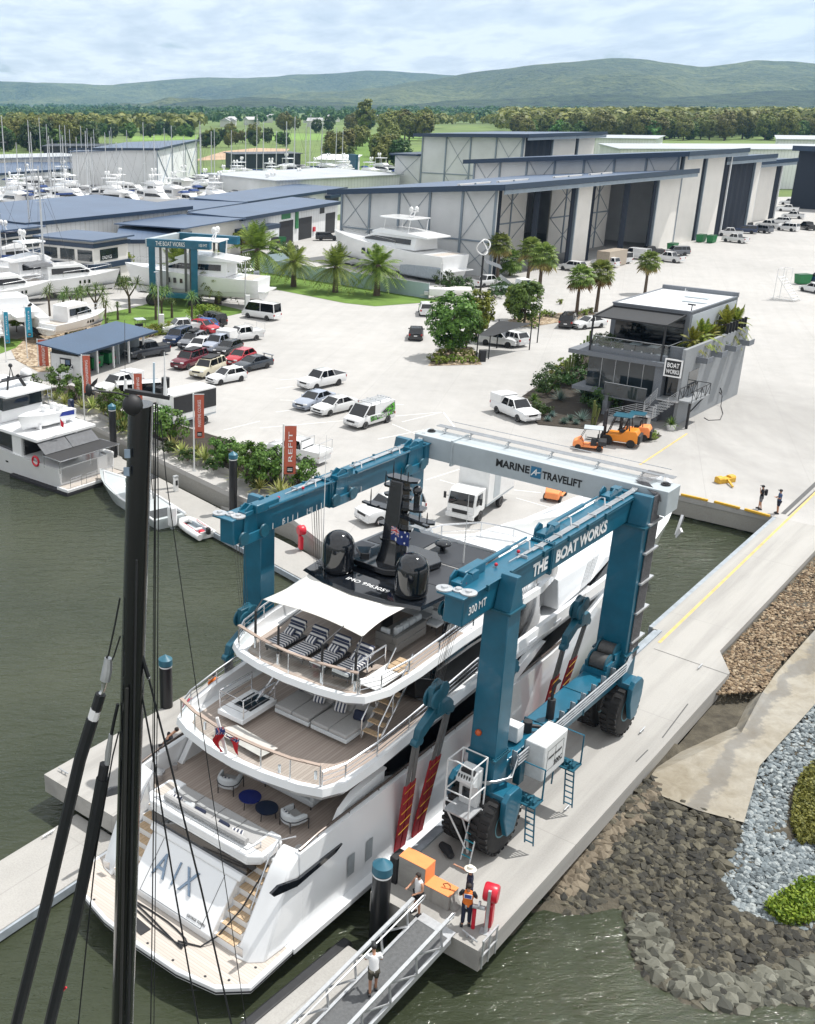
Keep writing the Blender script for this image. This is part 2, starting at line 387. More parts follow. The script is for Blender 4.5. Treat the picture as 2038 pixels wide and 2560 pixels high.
# painted lines and yard markings
m_mark = pm('white_road_paint', (.70,.70,.68), .7, 0, .15, 1.5); m_ymark = pm('yellow_road_paint', (.60,.42,.16), .7, 0, .2, 1.5)
def stripe(b, p, q, w, z=.010):
    p = Vector(p); q = Vector(q); d = (q-p).normalized(); n = Vector((-d.y,d.x,0))*w/2
    b.add([(p-n)[:2]+(z,),(q-n)[:2]+(z,),(q+n)[:2]+(z,),(p+n)[:2]+(z,)], [(0,1,2,3)])
b = MB()
for p,q in (((700,1000),(1010,1012)),((650,1070),(1108,1030)),((1108,1030),(1137,1068)),((1005,1055),(1108,1030)),((945,1098),(1060,1075)),((1065,1200),(1175,1165)),((1100,1200),(1170,1220)),((1285,1225),(1352,1232)),((1290,1245),(1385,1272)),
            ((690,972),(735,966)),((560,1075),(650,1053)),((690,1030),(800,1018)),((980,1060),(1040,1085)),((700,950),(760,946)),((860,1030),(980,1010))):
    stripe(b, at(*p), at(*q), .11)
struct('parking_lines', b, m_mark)
b = MB(); stripe(b, at(1648,1607), at(2045,1226), .16, .014); stripe(b, at(1600,1162), at(1718,1084), .16); stripe(b, at(1440,1265), at(1500,1225), .12)
struct('yellow_lines', b, m_ymark)
m_joint = pm('dark_joint', (.10,.10,.10), .9)
b = MB(); stripe(b, at(1635,1622), at(1830,1690), .035, .014); stripe(b, at(1656,1845), at(1720,1760), .05, .014); stripe(b, at(1590,1905), at(1620,1875), .05, .014); stripe(b, at(1958,1285), at(2060,1190), .3); stripe(b, at(1970,1290), at(2060,1208), .1)
struct('pier_joints', b, m_joint)
m_tyre = pm('tyre_marks', (.40,.39,.38), .9, 0, .1, 2)
b = MB()
def arc(c, r, a0, a1, w=.16):
    N = 22
    for i in range(N):
        t0 = R(a0+(a1-a0)*i/N); t1 = R(a0+(a1-a0)*(i+1)/N)
        stripe(b, (c[0]+r*math.cos(t0), c[1]+r*math.sin(t0), 0), (c[0]+r*math.cos(t1), c[1]+r*math.sin(t1), 0), w, .007)
c = at(725,825)
arc(c,4.2,150,330); arc(c,5.6,140,320); c = at(830,1070); arc(c,3.2,90,280); arc(c,4.8,100,260)
struct('tyre_marks', b, m_tyre)
# ================================================================ boat lift (large gantry)
TL = thingP('gantry_boat_lift', 'large teal gantry boat lift straddling the motor yacht', 'boat lift', -8.48, 10.71, 0, R(-1.2))
def P_(name, b, m, ang=35, bevel=0, par=TL, label=None):
    o = obj(name, b, m, par, ang, bevel)
    if label: o['label'] = label
    return o
m_rim = pm('wheel_rim_teal', (.06,.20,.25), .5, 0, .3, 6)
def tyre_mesh():
    prof = [(.60,-.33),(.98,-.40),(1.20,-.36),(1.28,-.27),(1.30,0),(1.28,.27),(1.20,.36),(.98,.40),(.60,.33)]
    b = MB(); b.lathe(prof, 40, axis='x')
    for k in range(28):            # chevron lugs
        t = 2*math.pi*k/28
        for sgn in (-1,1):
            t2 = t+(.11 if sgn > 0 else 0)
            M = Matrix.Rotation(t2, 4, 'X')
            q = MB(); q.M = M; q.bx(.05*sgn if sgn > 0 else -.37, .37 if sgn > 0 else -.05, -.07,.07,1.24,1.335); b.add(q.v, q.f)
    return b.mesh('tyre', 40)
me_tyre = tyre_mesh(); me_tyre.materials.append(m_rubber)
me_rim = MB().lathe([(.05,.27),(.30,.27),(.34,.20),(.5,.18),(.56,.34),(.62,.34),(.62,-.34),(.5,-.18),(.05,-.2)], 28, axis='x').mesh('rim'); me_rim.materials.append(m_rim)
me_bolt = MB(); 
for s in (1,-1):
    for (yc, wd, nm) in ((-5.45,.95,'near'),(5.55,1.15,'far')):
        hw = .52 if nm == 'near' else .68
        b = MB()
        b.loft([[(s*5.7+sx*hw*k, yc+sy*wd/2*k, z) for sx,sy in ((-1,-1),(1,-1),(1,1),(-1,1))] for z,k in ((4.1,1.),(10.05,.93))])
        P_('leg', b, m_teal, bevel=.03)
        b = MB(); b.bx(s*5.7-hw-.1, s*5.7+hw+.1, yc-wd/2-.1, yc+wd/2+.1, 4.02,4.12); b.bx(s*5.7-hw-.08, s*5.7+hw+.08, yc-wd/2-.08, yc+wd/2+.08, 9.98,10.07)
        for sx in range(-5,6):
            for yy in (-wd/2-.06, wd/2+.06): b.cyl(s*5.7+sx*hw/5.2, yc+yy, 4.12,4.17,.03,6); 
        for sy in range(-4,5):
            for xx in (-hw-.05, hw+.05): b.cyl(s*5.7+xx, yc+sy*wd/9, 4.12,4.17,.03,6)
        P_('flange', b, m_tealdk)
        b = MB(); b.bx(s*5.7-hw-.03, s*5.7+hw+.03, yc-wd/2-.03, yc+wd/2+.03, 2.72,4.02); P_('leg_base', b, m_teal, bevel=.03)
        # gusset above the leg, outboard of the beam
        b = MB(); x0, x1 = (s*5.59, s*(5.7+hw)); b.prof([(yc-.48,10.07),(yc+.48,10.07),(yc+.14,11.3),(yc-.14,11.3)], min(x0,x1), max(x0,x1)); P_('gusset', b, m_teal, bevel=.02)
        # yoke over the dual tyres
        b = MB()
        pl = [(yc-1.0,2.30),(yc-.62,2.74),(yc+.62,2.74),(yc+1.0,2.30),(yc+1.0,2.18),(yc-1.0,2.18)]
        b.prof([(yc-.5,2.45),(yc-.5,2.74),(yc+.5,2.74),(yc+.5,2.45)], s*5.7-1.1, s*5.7+1.1)
        for sx in (-1,1):
            xx = s*5.7+sx*1.12
            b.prof([(yc-.62,2.6),(yc-.35,2.86),(yc+.35,2.86),(yc+.62,2.6),(yc+.62,1.9),(yc+.25,.95),(yc-.25,.95),(yc-.62,1.9)], xx-.11, xx+.11)
        P_('wheel_yoke', b, m_teal, bevel=.03)
        for sx in (-1,1):
            w_ = obj('wheel', me_tyre, None, TL); w_.location = (s*5.7+sx*.58, yc, 1.31); w_.rotation_euler = (rnd.random()*6,0,0)
            if sx == -1: w_.rotation_euler.z = math.pi
            r_ = obj('rim', me_rim, None, w_)
    # sill between the legs
    b = MB(); b.bx(s*5.7-.5, s*5.7+.5, -4.95, 4.95, 2.55, 3.52); P_('sill_beam', b, m_teal, bevel=.06)
    for y in (-1.6,1.7): P_('splice_flange', MB().bx(s*5.7-.53, s*5.7+.53, y-.03, y+.03, 2.52, 3.55), m_tealdk)
    # top beam
    b = MB(); b.bx(s*5.2-.37, s*5.2+.37, -8.0, 6.1, 10.08, 11.12); P_('top_beam', b, m_teal, bevel=.04)
    b = MB(); b.bx(s*5.2-.5, s*5.2+.44, -8.0, 6.1, 11.12, 11.17)
    for y in (-1.85,-1.75): b.bx(s*5.2-.47, s*5.2+.45, y-.025, y+.025, 10.0, 11.26)
    for y in (5.55,5.65): b.bx(s*5.2-.43, s*5.2+.42, y-.02, y+.02, 10.02, 11.24)
    for k in range(9):
        for y in (-1.9,-1.7): b.cyl(s*5.2-.42+k*.105, y, 11.2,11.3,.03,6)
    P_('beam_flange', b, m_teal, bevel=.01)
    # hoist trolleys, sheaves and pistons on the beam
    for ti, y in enumerate((-7.0, -1.0, 4.6)):
        b = MB(); xi = s*5.2-s*.5
        b.prof([(y-.75,10.0),(y-.75,10.42),(y+.75,10.42),(y+.75,10.0)], xi-.05, xi+.05)
        b.prof([(y-.5,10.35),(y-.35,11.45),(y-.05,11.62),(y+.25,11.45),(y+.4,10.35)], xi-.12, xi-.06)
        b.prof([(y-.5,11.1),(y-.35,11.45),(y-.05,11.62),(y+.25,11.45),(y+.4,11.1)], xi+.35*s, xi+.41*s)
        b.bx(min(xi,xi+s*.4), max(xi,xi+s*.4), y-.45, y+.35, 11.18, 11.36)
        b.bx(min(xi+s*.05,xi+s*.4), max(xi+s*.05,xi+s*.4), y+.3, y+.75, 11.17, 11.5)
        P_('hoist_trolley', b, m_teal, bevel=.015)
        for dy in (-.62,.62): P_('sheave', MB().lathe([(.05,-.05),(.27,-.05),(.23,0),(.27,.05),(.05,.05)], 18, (xi-s*.1, y+dy, 10.35), 'x'), m_tealdk)
    b = MB(); b.bx(s*5.2-.55,s*5.2+.5,-8.25,-7.55,11.17,11.25); P_('end_plate', b, m_teal, bevel=.02)
    for dx_, dy_ in ((-.42,-7.95),(.0,-7.75),(.36,-7.7)):
        b = MB(); b.lathe([(.04,0),(.29 if dx_ else .2,0),(.29 if dx_ else .2,.05),(.12,.06),(.10,.12),(.03,.12)], 20, (s*5.2+dx_, dy_, 11.25)); P_('end_sheave', b, m_galv)
    for y0 in (-6.2,-.2): P_('hydraulic_cylinder', MB().tube([(s*4.62,y0,11.28),(s*4.62,y0+2.9,11.28),(s*4.62,y0+2.95,11.28),(s*4.62,y0+4.2,11.28)], [.085,.085,.045,.045], 8), m_teal)
    b = MB()
    for k in range(5): b.tube([(s*(5.22+.05*k),-4.4+.5*k,11.24),(s*(5.24+.05*k),5.9,11.24),(s*(5.3+.05*k),6.4,11.5)], .018, 5)
    for y in (-3.6,-2.4,-.9,.5,2.0,3.4,4.6): b.bx(s*5.34-.18,s*5.34+.18,y-.02,y+.02,11.17,11.28)
    for y in (-3.0,.3,3.3): b.tube([(s*5.3,y,11.2),(s*5.15,y+.2,11.5),(s*4.95,y+.3,11.45),(s*4.75,y+.1,11.25)], .03, 6)
    P_('hydraulic_pipes', b, m_galv)
    b = MB()
    for y in (-6.6,-5.0,-2.6,-.6,1.0,2.6): b.bx(s*5.62,s*5.72,y-.05,y+.05,11.0,11.22)
    b.tube([(s*5.66,-5.2,11.1),(s*5.66,5.6,11.1)], .012, 4)
    P_('cable_guides', b, m_tealdk)
    b = MB(); b.bx(s*4.75-.18,s*4.75+.18,-6.9,-5.5,11.17,11.55); P_('motor_box', b, m_teal, bevel=.04)
    for y in (-7.1,-5.0,-3.4): P_('warning_light', MB().ball((s*5.05,y,11.27),.07,8,5), m_red)
    # hoist wires, hook blocks, spreaders, slings
    for si, (y, zblk) in enumerate(((-7.0,6.1),(-2.0,5.7),(4.6,5.4))):
        xw = 4.2 if s > 0 else -5.1
        xt = s*5.02
        b = MB()
        for k in range(8): b.tube([(xt+(-.12 if k%2 else .1), y-.75+.08*k, 10.1),(xw+(-.1 if k%2 else .08), y-.2+.055*k, zblk+.55)], .009, 4)
        P_('hoist_wires', b, m_wire)
        b = MB()
        for xx in (-.17,.17): b.lathe([(.05,-.05),(.36,-.05),(.40,0),(.36,.05),(.05,.05)], 18, (xw+xx,y-.13,zblk+.35), 'x'); b.lathe([(.05,-.05),(.33,-.05),(.36,0),(.33,.05),(.05,.05)], 18, (xw+xx,y+.28,zblk+.55), 'x')
        b.bx(xw-.12,xw+.12,y-.35,y+.4,zblk+.05,zblk+.85); b.bx(xw-.25,xw+.25,y-.1,y+.15,zblk-.3,zblk+.2)
        P_('hook_block', b, m_tealdk, bevel=.03)
        b = MB(); b.prof([(y-1.15,zblk-1.0),(y-1.05,zblk-.55),(y-.15,zblk-.05),(y+.9,zblk-.05),(y+1.15,zblk-.3),(y+1.1,zblk-.75),(y+.7,zblk-.6),(y-.1,zblk-.55),(y-.8,zblk-.95)], xw-.14, xw+.14)
        P_('spreader', b, m_tealdk, bevel=.03)
        for e,(dy,z0) in enumerate(((-1.05,zblk-.95),(1.0,zblk-.5))):
            b = MB()
            for dd in (-.2,.2): b.lathe([(.03,-.12),(.15,-.12),(.15,.12),(.03,.12)], 12, (xw, y+dy+dd*.6, z0-.12), 'x')
            P_('shackle', b, m_tealdk)
            hx = 3.42 if s > 0 else -5.2
            top = Vector((xw,y+dy,z0-.1)); bot = Vector((hx, y+dy*.6+.25, .1)); mid = top.lerp(bot, .42)
            for dd in (-.18,.18):
                o_ = Vector((0,dd,0)); q = MB(); q.bar(top+o_*.7, mid+o_, .05, .22, (0,1,0)); P_('strap', q, pm('grey_strap', (.13,.13,.13), .8))
                q = MB(); q.bar(mid+o_*1.1, bot+o_*1.2, .07, .33, (0,1,0)); q.bar(bot+o_*1.2, Vector((hx-s*.1, y+dy*.6+.25, -.9))+o_, .07, .33, (0,1,0))
                P_('sling', q, pm('red_sling_canvas', (.28,.012,.02), .9, 0, .35, 5, .3))
            q = MB()
            for k in range(5):
                c = mid.lerp(bot,.1+.19*k); q.bar(c+Vector((s*.05,-.36,-.05)), c+Vector((s*.05,.36,.07)), .012,.02)
            P_('sling_lashing', q, m_yellow)
# cross beam at the far end
b = MB(); b.bx(-5.75,6.75,6.1,7.4,10.35,11.45); P_('cross_beam', b, m_grey, bevel=.03)
b = MB(); 
for x in (-3.6,): b.bx(x-.05,x+.05,6.02,7.48,10.25,11.53)
P_('cross_beam_flange', b, m_grey)
b = MB()
for k in range(6): b.tube([(-5.2,7.15+.07*k,11.72),(6.5,7.15+.07*k,11.72)], .02, 5)
for x in (-4.6,-3.2,-1.2,1.0,3.2,5.2): b.bar((x,7.05,11.45),(x,7.05,11.8),.05); b.bar((x,7.6,11.68),(x,6.9,11.68),.05); b.bar((x,7.05,11.45),(x,6.75,11.68),.03)
b.tube([(-4.6,6.7,11.62),(5.6,6.7,11.62)], .015, 5); b.tube([(-4.6,7.6,11.95),(6.2,7.6,11.95)], .02, 5)
P_('cable_tray', b, m_galv)
b = MB()
for k in range(12): b.tube([(5.3+.06*k,7.5,11.75),(5.2+.05*k,6.4,11.55),(6.1+.03*k,6.0,11.3),(6.30+.02*k,6.02,11.0)], .018, 4)
for k in range(7): b.bar((6.38,5.62+.13*k,11.3),(6.42,5.3+.13*k,3.7),.05,.09)
P_('hose_bundle', b, pm('grey_hoses', (.14,.14,.15), .5, 0, .4, 12))
for z in (4.6,6.0,7.4,8.8,10.1): P_('hose_clamp', MB().bx(6.3,6.5,5.3,6.6,z-.04,z+.04), m_galv)
for xx in (-5.3,6.3): P_('lifting_lug', MB().lathe([(.05,0),(.2,0),(.2,.05),(.12,.05),(.12,.1),(.05,.1)],14,(xx,6.9,11.47)), m_blackm)
# lettering on the lift
text('lettering', 'MARINE', 1.7, .36, m_ink, TL, frame((-.38,6.09,10.98),(1,0,0),(0,0,1)), bold=.03)
text('lettering', 'TRAVELIFT', 1.9, .36, m_ink, TL, frame((2.05,6.09,10.9),(1,0,0),(0,0,1)), bold=.03)
b = MB(); b.bx(.54,1.04,6.082,6.098,10.68,11.2); o = P_('emblem', b, pm('emblem_blue', (.03,.16,.29), .5)); 
b = MB(); b.bar((.58,6.07,10.78),(.82,6.07,11.1),.02,.05); b.bar((.81,6.07,11.1),(.81,6.07,10.82),.02,.05); b.bar((.7,6.07,10.9),(1.02,6.07,10.98),.02,.04); obj('emblem_stroke', b, m_wink, o)
text('lettering', 'THE', 1.15, .52, m_wink, TL, frame((5.585,-2.6,10.56),(0,1,0),(0,0,1)), bold=.035)
text('lettering', 'BOAT WORKS', 4.4, .52, m_wink, TL, frame((5.585,.85,10.56),(0,1,0),(0,0,1)), bold=.035)
text('lettering', '300 MT', 1.15, .3, m_wink, TL, frame((5.585,-7.05,10.55),(0,1,0),(0,0,1)))
b = MB()
for k in range(24):
    y = -6.9+.28*k*1.15
    if k%5: b.bx(-4.825,-4.812,y-.02,y+.02,10.12,10.38)
P_('scale_marks', b, m_wink)
for n_, y in (('5',-4.9),('4',-3.2),('3',-1.6)): text('scale_number', n_, .14, .24, m_wink, TL, frame((-4.815,y,10.28),(0,1,0),(0,0,1)))
# operator station in front of the near right wheels
m_cab = pm('cab_white_paint', (.66,.68,.69), .4, 0, .08, 5)
b = MB(); b.bx(5.1,6.15,-7.35,-6.25,2.16,2.22); P_('operator_platform', b, m_galv)
b = MB(); b.prof([(-6.55,2.22),(-6.25,2.22),(-6.25,3.85),(-6.6,3.75),(-6.9,3.45),(-6.9,3.3),(-6.55,3.1)], 5.25, 6.0); con = P_('operator_console', b, m_cab, bevel=.02)
b = MB()
for k in range(6): b.bx(5.33+.11*k,5.36+.11*k,-6.87,-6.8,3.44,3.62)
obj('lever', b, m_ink, con)
b = MB(); b.bx(5.35,5.9,-6.73,-6.58,3.66,3.8); obj('gauge_panel', b, m_blackm, con)
b = MB(); b.bx(5.4,5.75,-6.6,-6.57,2.5,2.95); obj('hatch', b, m_dglass, con)
b = MB()
for x,y in ((5.12,-7.33),(6.13,-7.33),(6.13,-6.27),(5.12,-6.27)): b.tube([(x,y,2.2),(x,y,4.35)], .03, 6)
b.tube([(5.12,-7.33,3.1),(6.13,-7.33,3.1),(6.13,-6.27,3.1)], .03, 6); b.tube([(5.12,-6.27,3.1),(5.12,-7.33,3.1)], .03, 6); b.tube([(5.12,-7.33,2.65),(5.6,-7.33,2.65)], .03, 6)
b.tube([(5.12,-6.27,4.35),(5.12,-7.33,4.35),(5.6,-7.5,4.55),(6.13,-7.33,4.35),(6.13,-6.27,4.35),(5.12,-6.27,4.35)], .03, 6)
P_('guard_rail', b, m_cab)
b = MB(); b.tube([(5.25,-6.6,2.16),(5.75,-6.55,.95)], .04, 6); b.tube([(5.75,-6.55,.95),(5.8,-6.5,.1)], .05, 6); b.tube([(5.15,-7.2,2.16),(5.9,-6.9,.6)], .035, 6); P_('platform_brace', b, m_cab)
b = MB()
for x in (5.78,6.16): b.tube([(x,-6.95,.05),(x+.02,-6.4,2.2)], .03, 6)
lad = P_('ladder', b, m_cab)
b = MB()
for k in range(7): b.bar((5.78,-6.9+.075*k,.28+.29*k),(6.17,-6.9+.075*k,.28+.29*k),.05,.03)
obj('rung', b, pm('rung_blue', (.04,.32,.42), .4), lad)
# engine cabinet, service platforms, exhaust on the right sill
b = MB(); b.bx(6.3,7.15,-3.75,-1.9,2.45,4.0); cab = P_('engine_cabinet', b, m_cab, bevel=.06)
b = MB(); 
for z0,z1,y0,y1 in ((2.8,2.815,-3.5,-2.2),(3.7,3.715,-3.5,-2.2),(2.8,3.7,-3.5,-3.485),(2.8,3.7,-2.2,-2.185),(2.8,3.7,-2.85,-2.835)): b.bx(7.15,7.156,y0,y1,z0,z1)
obj('door_seam', b, m_blackm, cab)
text('lettering', '300C', .7, .22, m_ink, cab, frame((7.16,-2.55,2.95),(0,1,0),(0,0,1)))
text('lettering', 'MARINE TRAVELIFT', 1.1, .1, m_ink, cab, frame((7.16,-2.85,3.35),(0,1,0),(0,0,1)))
for y in (-4.45,-1.25):
    b = MB(); b.bx(6.3,7.45,y-.38,y+.38,1.95,2.0); pf = P_('service_platform', b, m_tealdk)
    b = MB(); b.tube([(6.35,y+.36,2.0),(6.35,y+.36,3.3),(7.4,y+.36,3.3),(7.4,y+.36,2.0)], .035, 6)
    for x in (7.1,7.45):
        b.tube([(x,y-.3,1.97),(x+.12,y-.32,.35)], .03, 6)
    for k in range(6): b.bar((7.12+.02*k,y-.3,1.75-.26*k),(7.47+.02*k,y-.3,1.75-.26*k),.04)
    b.bar((6.5,y,2.4),(6.6,y-.3,1.0),.06)
    obj('ladder', b, m_teal, pf)
    b = MB(); 
    for k in range(10): b.bx(6.4+.1*k,6.47+.1*k,y-.3+.1*(k%4),y-.1+.1*(k%4),2.0,2.12+.05*(k%3))
    obj('valves', b, m_tealdk, pf)
b = MB(); b.bx(6.22,6.5,-4.3,-3.9,2.3,3.3); P_('hydraulic_tank', b, m_tealdk, bevel=.03)
b = MB(); b.cyl(5.95,-1.0,3.52,4.4,.16,14); b.tube([(5.95,-1,4.4),(5.95,-1,4.9),(6.02,-.92,5.1),(6.12,-.8,5.25)], .06, 8); P_('exhaust_stack', b, m_blackm)
P_('filter_box', MB().bx(5.35,5.95,-3.7,-3.2,3.62,4.3), m_cab, bevel=.03)
b = MB(); b.cyl(5.75,-2.5,3.52,4.0,.18,12); b.tube([(5.75,-2.5,3.8),(6.1,-2.2,3.75),(6.1,-1.9,3.4)],.08,8); P_('air_filter', b, m_blackm)
P_('beacon', MB().ball((5.5,-5.97,5.0),.13,10,6), pm('amber_lens', (.5,.09,.02), .25))
b = MB()
for k in range(8): b.tube([(6.46+.05*(k%2),-4.6,3.3+.07*k),(6.46+.05*(k%2),5.0,3.3+.07*k),(6.4,5.8,3.6+.1*k)], .033, 6)
for k in range(7): b.tube([(6.46,-4.5,3.3+.07*k),(6.4+.03*k,-5.1,2.95+.03*k),(6.1+.04*k,-5.9,2.95+.05*k),(5.95,-6.25,3.2)], .028, 5)
P_('hydraulic_hoses', b, m_galv)
b = MB()
for k in range(11): y = -4.5+.95*k; b.bx(6.22,6.4,y-.02,y+.02,3.2,3.85); b.bx(6.2,6.26,y-.02,y+.02,3.0,3.85)
b.bx(6.2,6.42,-4.6,5.2,3.22,3.25)
P_('hose_rack', b, m_galv)
for y,z in ((4.0,3.9),(4.75,4.15)):
    b = MB(); b.lathe([(.1,-.42),(.46,-.42),(.46,-.36),(.30,-.36),(.30,.36),(.46,.36),(.46,.42),(.1,.42)], 24, (5.7,y,z+.05), 'x'); wn = P_('winch_drum', b, m_tealdk)
    obj('wire_coil', MB().lathe([(.3,-.33),(.39,-.33),(.39,.33),(.3,.33)], 20, (5.7,y,z+.05), 'x'), m_wire, wn)
    b = MB(); b.bx(5.2,5.28,y-.4,y+.35,3.5,z+.15); b.bx(6.12,6.2,y-.4,y+.35,3.5,z+.15); b.bx(5.2,6.2,y-.5,y-.4,3.5,z-.1); obj('cradle', b, m_teal, wn)
# ================================================================ the big motor yacht
YT = thingP('motor_yacht', 'large white motor yacht with black hardtop hanging in the boat lift', 'yacht', -9.4, -6.4, 0)
def Y_(name, b, m, ang=30, bevel=0, par=None, label=None):
    o = obj(name, b, m, par or YT, ang, bevel)
    if label: o['label'] = label
    return o
m_hull = pm('yacht_white', (.80,.82,.84), .12, 0, .02, .4, coat=.5)
def interp(tab, y):
    if y <= tab[0][0]: return tab[0][1:]
    for p, q in zip(tab, tab[1:]):
        if y <= q[0]:
            t = (y-p[0])/(q[0]-p[0]); return tuple(a+(c-a)*t for a, c in zip(p[1:], q[1:]))
    return tab[-1][1:]
# hull: y, half beam at sheer, sheer z, deck z, half beam at z=-.5
HT = [(3.5,3.98,2.85,2.0,4.02),(9,4.1,2.9,2.0,4.1),(14,4.12,2.95,2.0,4.1),(17,4.12,2.95,2.0,4.05),(24,4.1,3.0,2.2,3.85),(28,4.0,4.0,3.3,3.5),(34,3.6,4.1,3.5,2.8),(39,2.9,4.2,3.6,1.8),(42.5,2.1,4.3,3.7,1.0),(45,1.1,4.35,3.75,.35),(46.3,.12,4.4,3.8,.05)]
b = MB(); rings = []
for y in [3.5,5,7,9,11,13,15,17,19,20,22,25,28,31,34,36.5,39,41,42.5,44,45,45.8,46.3]:
    hb,zs,zd,hw = interp(HT, y); rk = max(0,(y-34)/14.)*1.6
    yy = lambda z: y - rk*(1-(z+2.6)/7.7)*1.6
    iw = min(.24, hb*.5)
    pts = [(-(hb-iw),zd),(-(hb-iw),zs),(-hb,zs),(-(hb*.5+hw*.5),(zs-.5)/2),(-hw,-.5),(-hw*.86,-1.4),(0,-2.7),(hw*.86,-1.4),(hw,-.5),((hb*.5+hw*.5),(zs-.5)/2),(hb,zs),((hb-iw),zs),((hb-iw),zd)]
    rings.append([(x,yy(z),z) for x,z in pts])
b.loft(rings)
b.loft([[(-3.6,y,-.82),(-3.3,y,-1.3),(0,y,-2.5),(3.3,y,-1.3),(3.6,y,-.82)] for y in (.9,3.45)])
Y_('hull', b, m_hull, 25)
b = MB()
for s in (-1,1): b.loft([[(s*(interp(HT,y)[3]*k+o_),y,z) for o_,z,k in ((.02,-.86,1),(.02,-1.1,.995),(-.1,-1.1,1),(-.1,-.86,1))] for y in (3.5,9,14,20,28,34)])
Y_('boot_stripe', b, m_black)
# side ledge running forward from the platform
for s in (-1,1):
    b = MB(); b.loft([[(s*x_,y,z) for x_,z in ((3.7,-.50),(w_,-.50),(w_,-.74),(3.7,-.80))] for y,w_ in ((2.8,4.36),(9,4.46),(17,4.42),(25,3.98))]); Y_('side_ledge', b, m_hull, bevel=.02)
    b = MB(); b.loft([[(s*x_,y,z) for x_,z in ((3.7,-.80),(w_,-.76),(w_,-.84),(3.7,-.90))] for y,w_ in ((2.8,4.30),(9,4.4),(17,4.36),(25,3.92))]); Y_('rubbing_strake', b, m_black)
# swim platform
po = [(-4.3,2.8),(-4.33,1.1),(-3.3,-.15),(-1.6,-.52),(0,-.60),(2.0,-.56),(3.5,-.25),(4.33,.55),(4.3,2.8)]
b = MB(); b.prism(po, -.80, -.50); pl = Y_('swim_platform', b, m_hull, bevel=.04)
b = MB(); b.sheet([(x*.965,(y-.2)*.93+.27) for x,y in po], -.493); obj('platform_teak', b, m_teakx, pl)
b = MB(); b.prism([(x*1.004,(y-.2)*1.01+.19) for x,y in po], -.72, -.66); obj('platform_fender', b, m_blackm, pl)
for x,y in ((-3.7,.4),(-2.6,-.1),(-1.2,-.28),(.4,-.32),(1.6,-.3),(2.9,-.1),(3.6,.3),(3.9,1.3),(3.9,2.1)): obj('deck_fitting', MB().cyl(x,y,-.495,-.486,.05,10), m_blackm, pl)
# transom
b = MB()
R4 = lambda y,z,w,wt=None: [(-w,y,z),(w,y,z)]
b.loft([[(-1.95,1.12,-.5),(2.02,1.12,-.5),(2.02,3.6,-.5),(-1.95,3.6,-.5)],[(-1.97,1.08,-.2),(2.04,1.08,-.2),(2.04,3.6,-.2),(-1.97,3.6,-.2)],[(-2.05,2.42,1.35),(2.1,2.42,1.35),(2.1,3.6,1.35),(-2.05,3.6,1.35)],
        [(-2.2,2.38,1.42),(2.25,2.38,1.42),(2.25,3.6,1.42),(-2.2,3.6,1.42)],[(-2.2,2.5,1.60),(2.25,2.5,1.60),(2.25,3.6,1.60),(-2.2,3.6,1.60)]])
trn = Y_('transom', b, m_hull, bevel=.03)
nf = Vector((0,-1.55,1.34)).normalized(); up_ = Vector((0,1.34,1.55)).normalized()
for ch,x0,w_ in (('A',-1.0,.62),('I',-.30,.07),('X',.32,.64)):
    text('lettering', ch, w_, .86, pm('chrome_lettering',(.22,.29,.38),.2,.7), trn, frame((x0,1.86-.02,.72+.0),(1,0,0),up_), .02)
text('lettering', 'GEORGE TOWN', .85, .1, pm('grey_lettering',(.12,.12,.12),.4), trn, frame((1.25,1.205,-.03),(1,0,0),up_), .006)
b = MB()
for x in (-1.45,1.55): b.bar((x,1.10,-.16),(x,2.40,1.34),.012,.012)
b.bar((-1.45,1.112,-.155),(1.55,1.112,-.155),.012)
obj('hatch_seam', b, m_blackm, trn)
b = MB(); b.bx(-2.3,2.35,2.62,3.6,1.60,2.04); Y_('transom_glass', b, m_black)
b = MB(); co_ = [(-2.75,2.95),(-2.35,2.60),(2.4,2.60),(2.8,2.95),(2.8,4.0),(2.55,4.25),(2.1,4.25),(2.1,3.2),(-2.05,3.2),(-2.05,4.25),(-2.5,4.25),(-2.75,4.0)]
b.prism([(x*.97,y+.02 if y<3 else y) for x,y in co_], 2.04, 2.16); b.prism(co_, 2.16, 2.46); Y_('coaming', b, m_hull, bevel=.04)
for s in (-1,1): Y_('armrest_teak', MB().bx(s*2.42-.2,s*2.42+.2,3.1,3.95,2.462,2.475), m_teakx)
b = MB(); b.tube([(-2.2,2.95,2.5),(-2.2,2.7,2.62),(-1,2.68,2.64),(.3,2.68,2.64),(1.4,2.68,2.64),(2.3,2.7,2.62),(2.42,2.9,2.72),(2.45,3.25,2.7),(2.45,3.25,2.47)], .028, 8)
for x in (-1.6,-.4,.8,2.0): b.tube([(x,2.68,2.63),(x,2.72,2.46)], .02, 6)
Y_('grab_rail', b, m_steel)
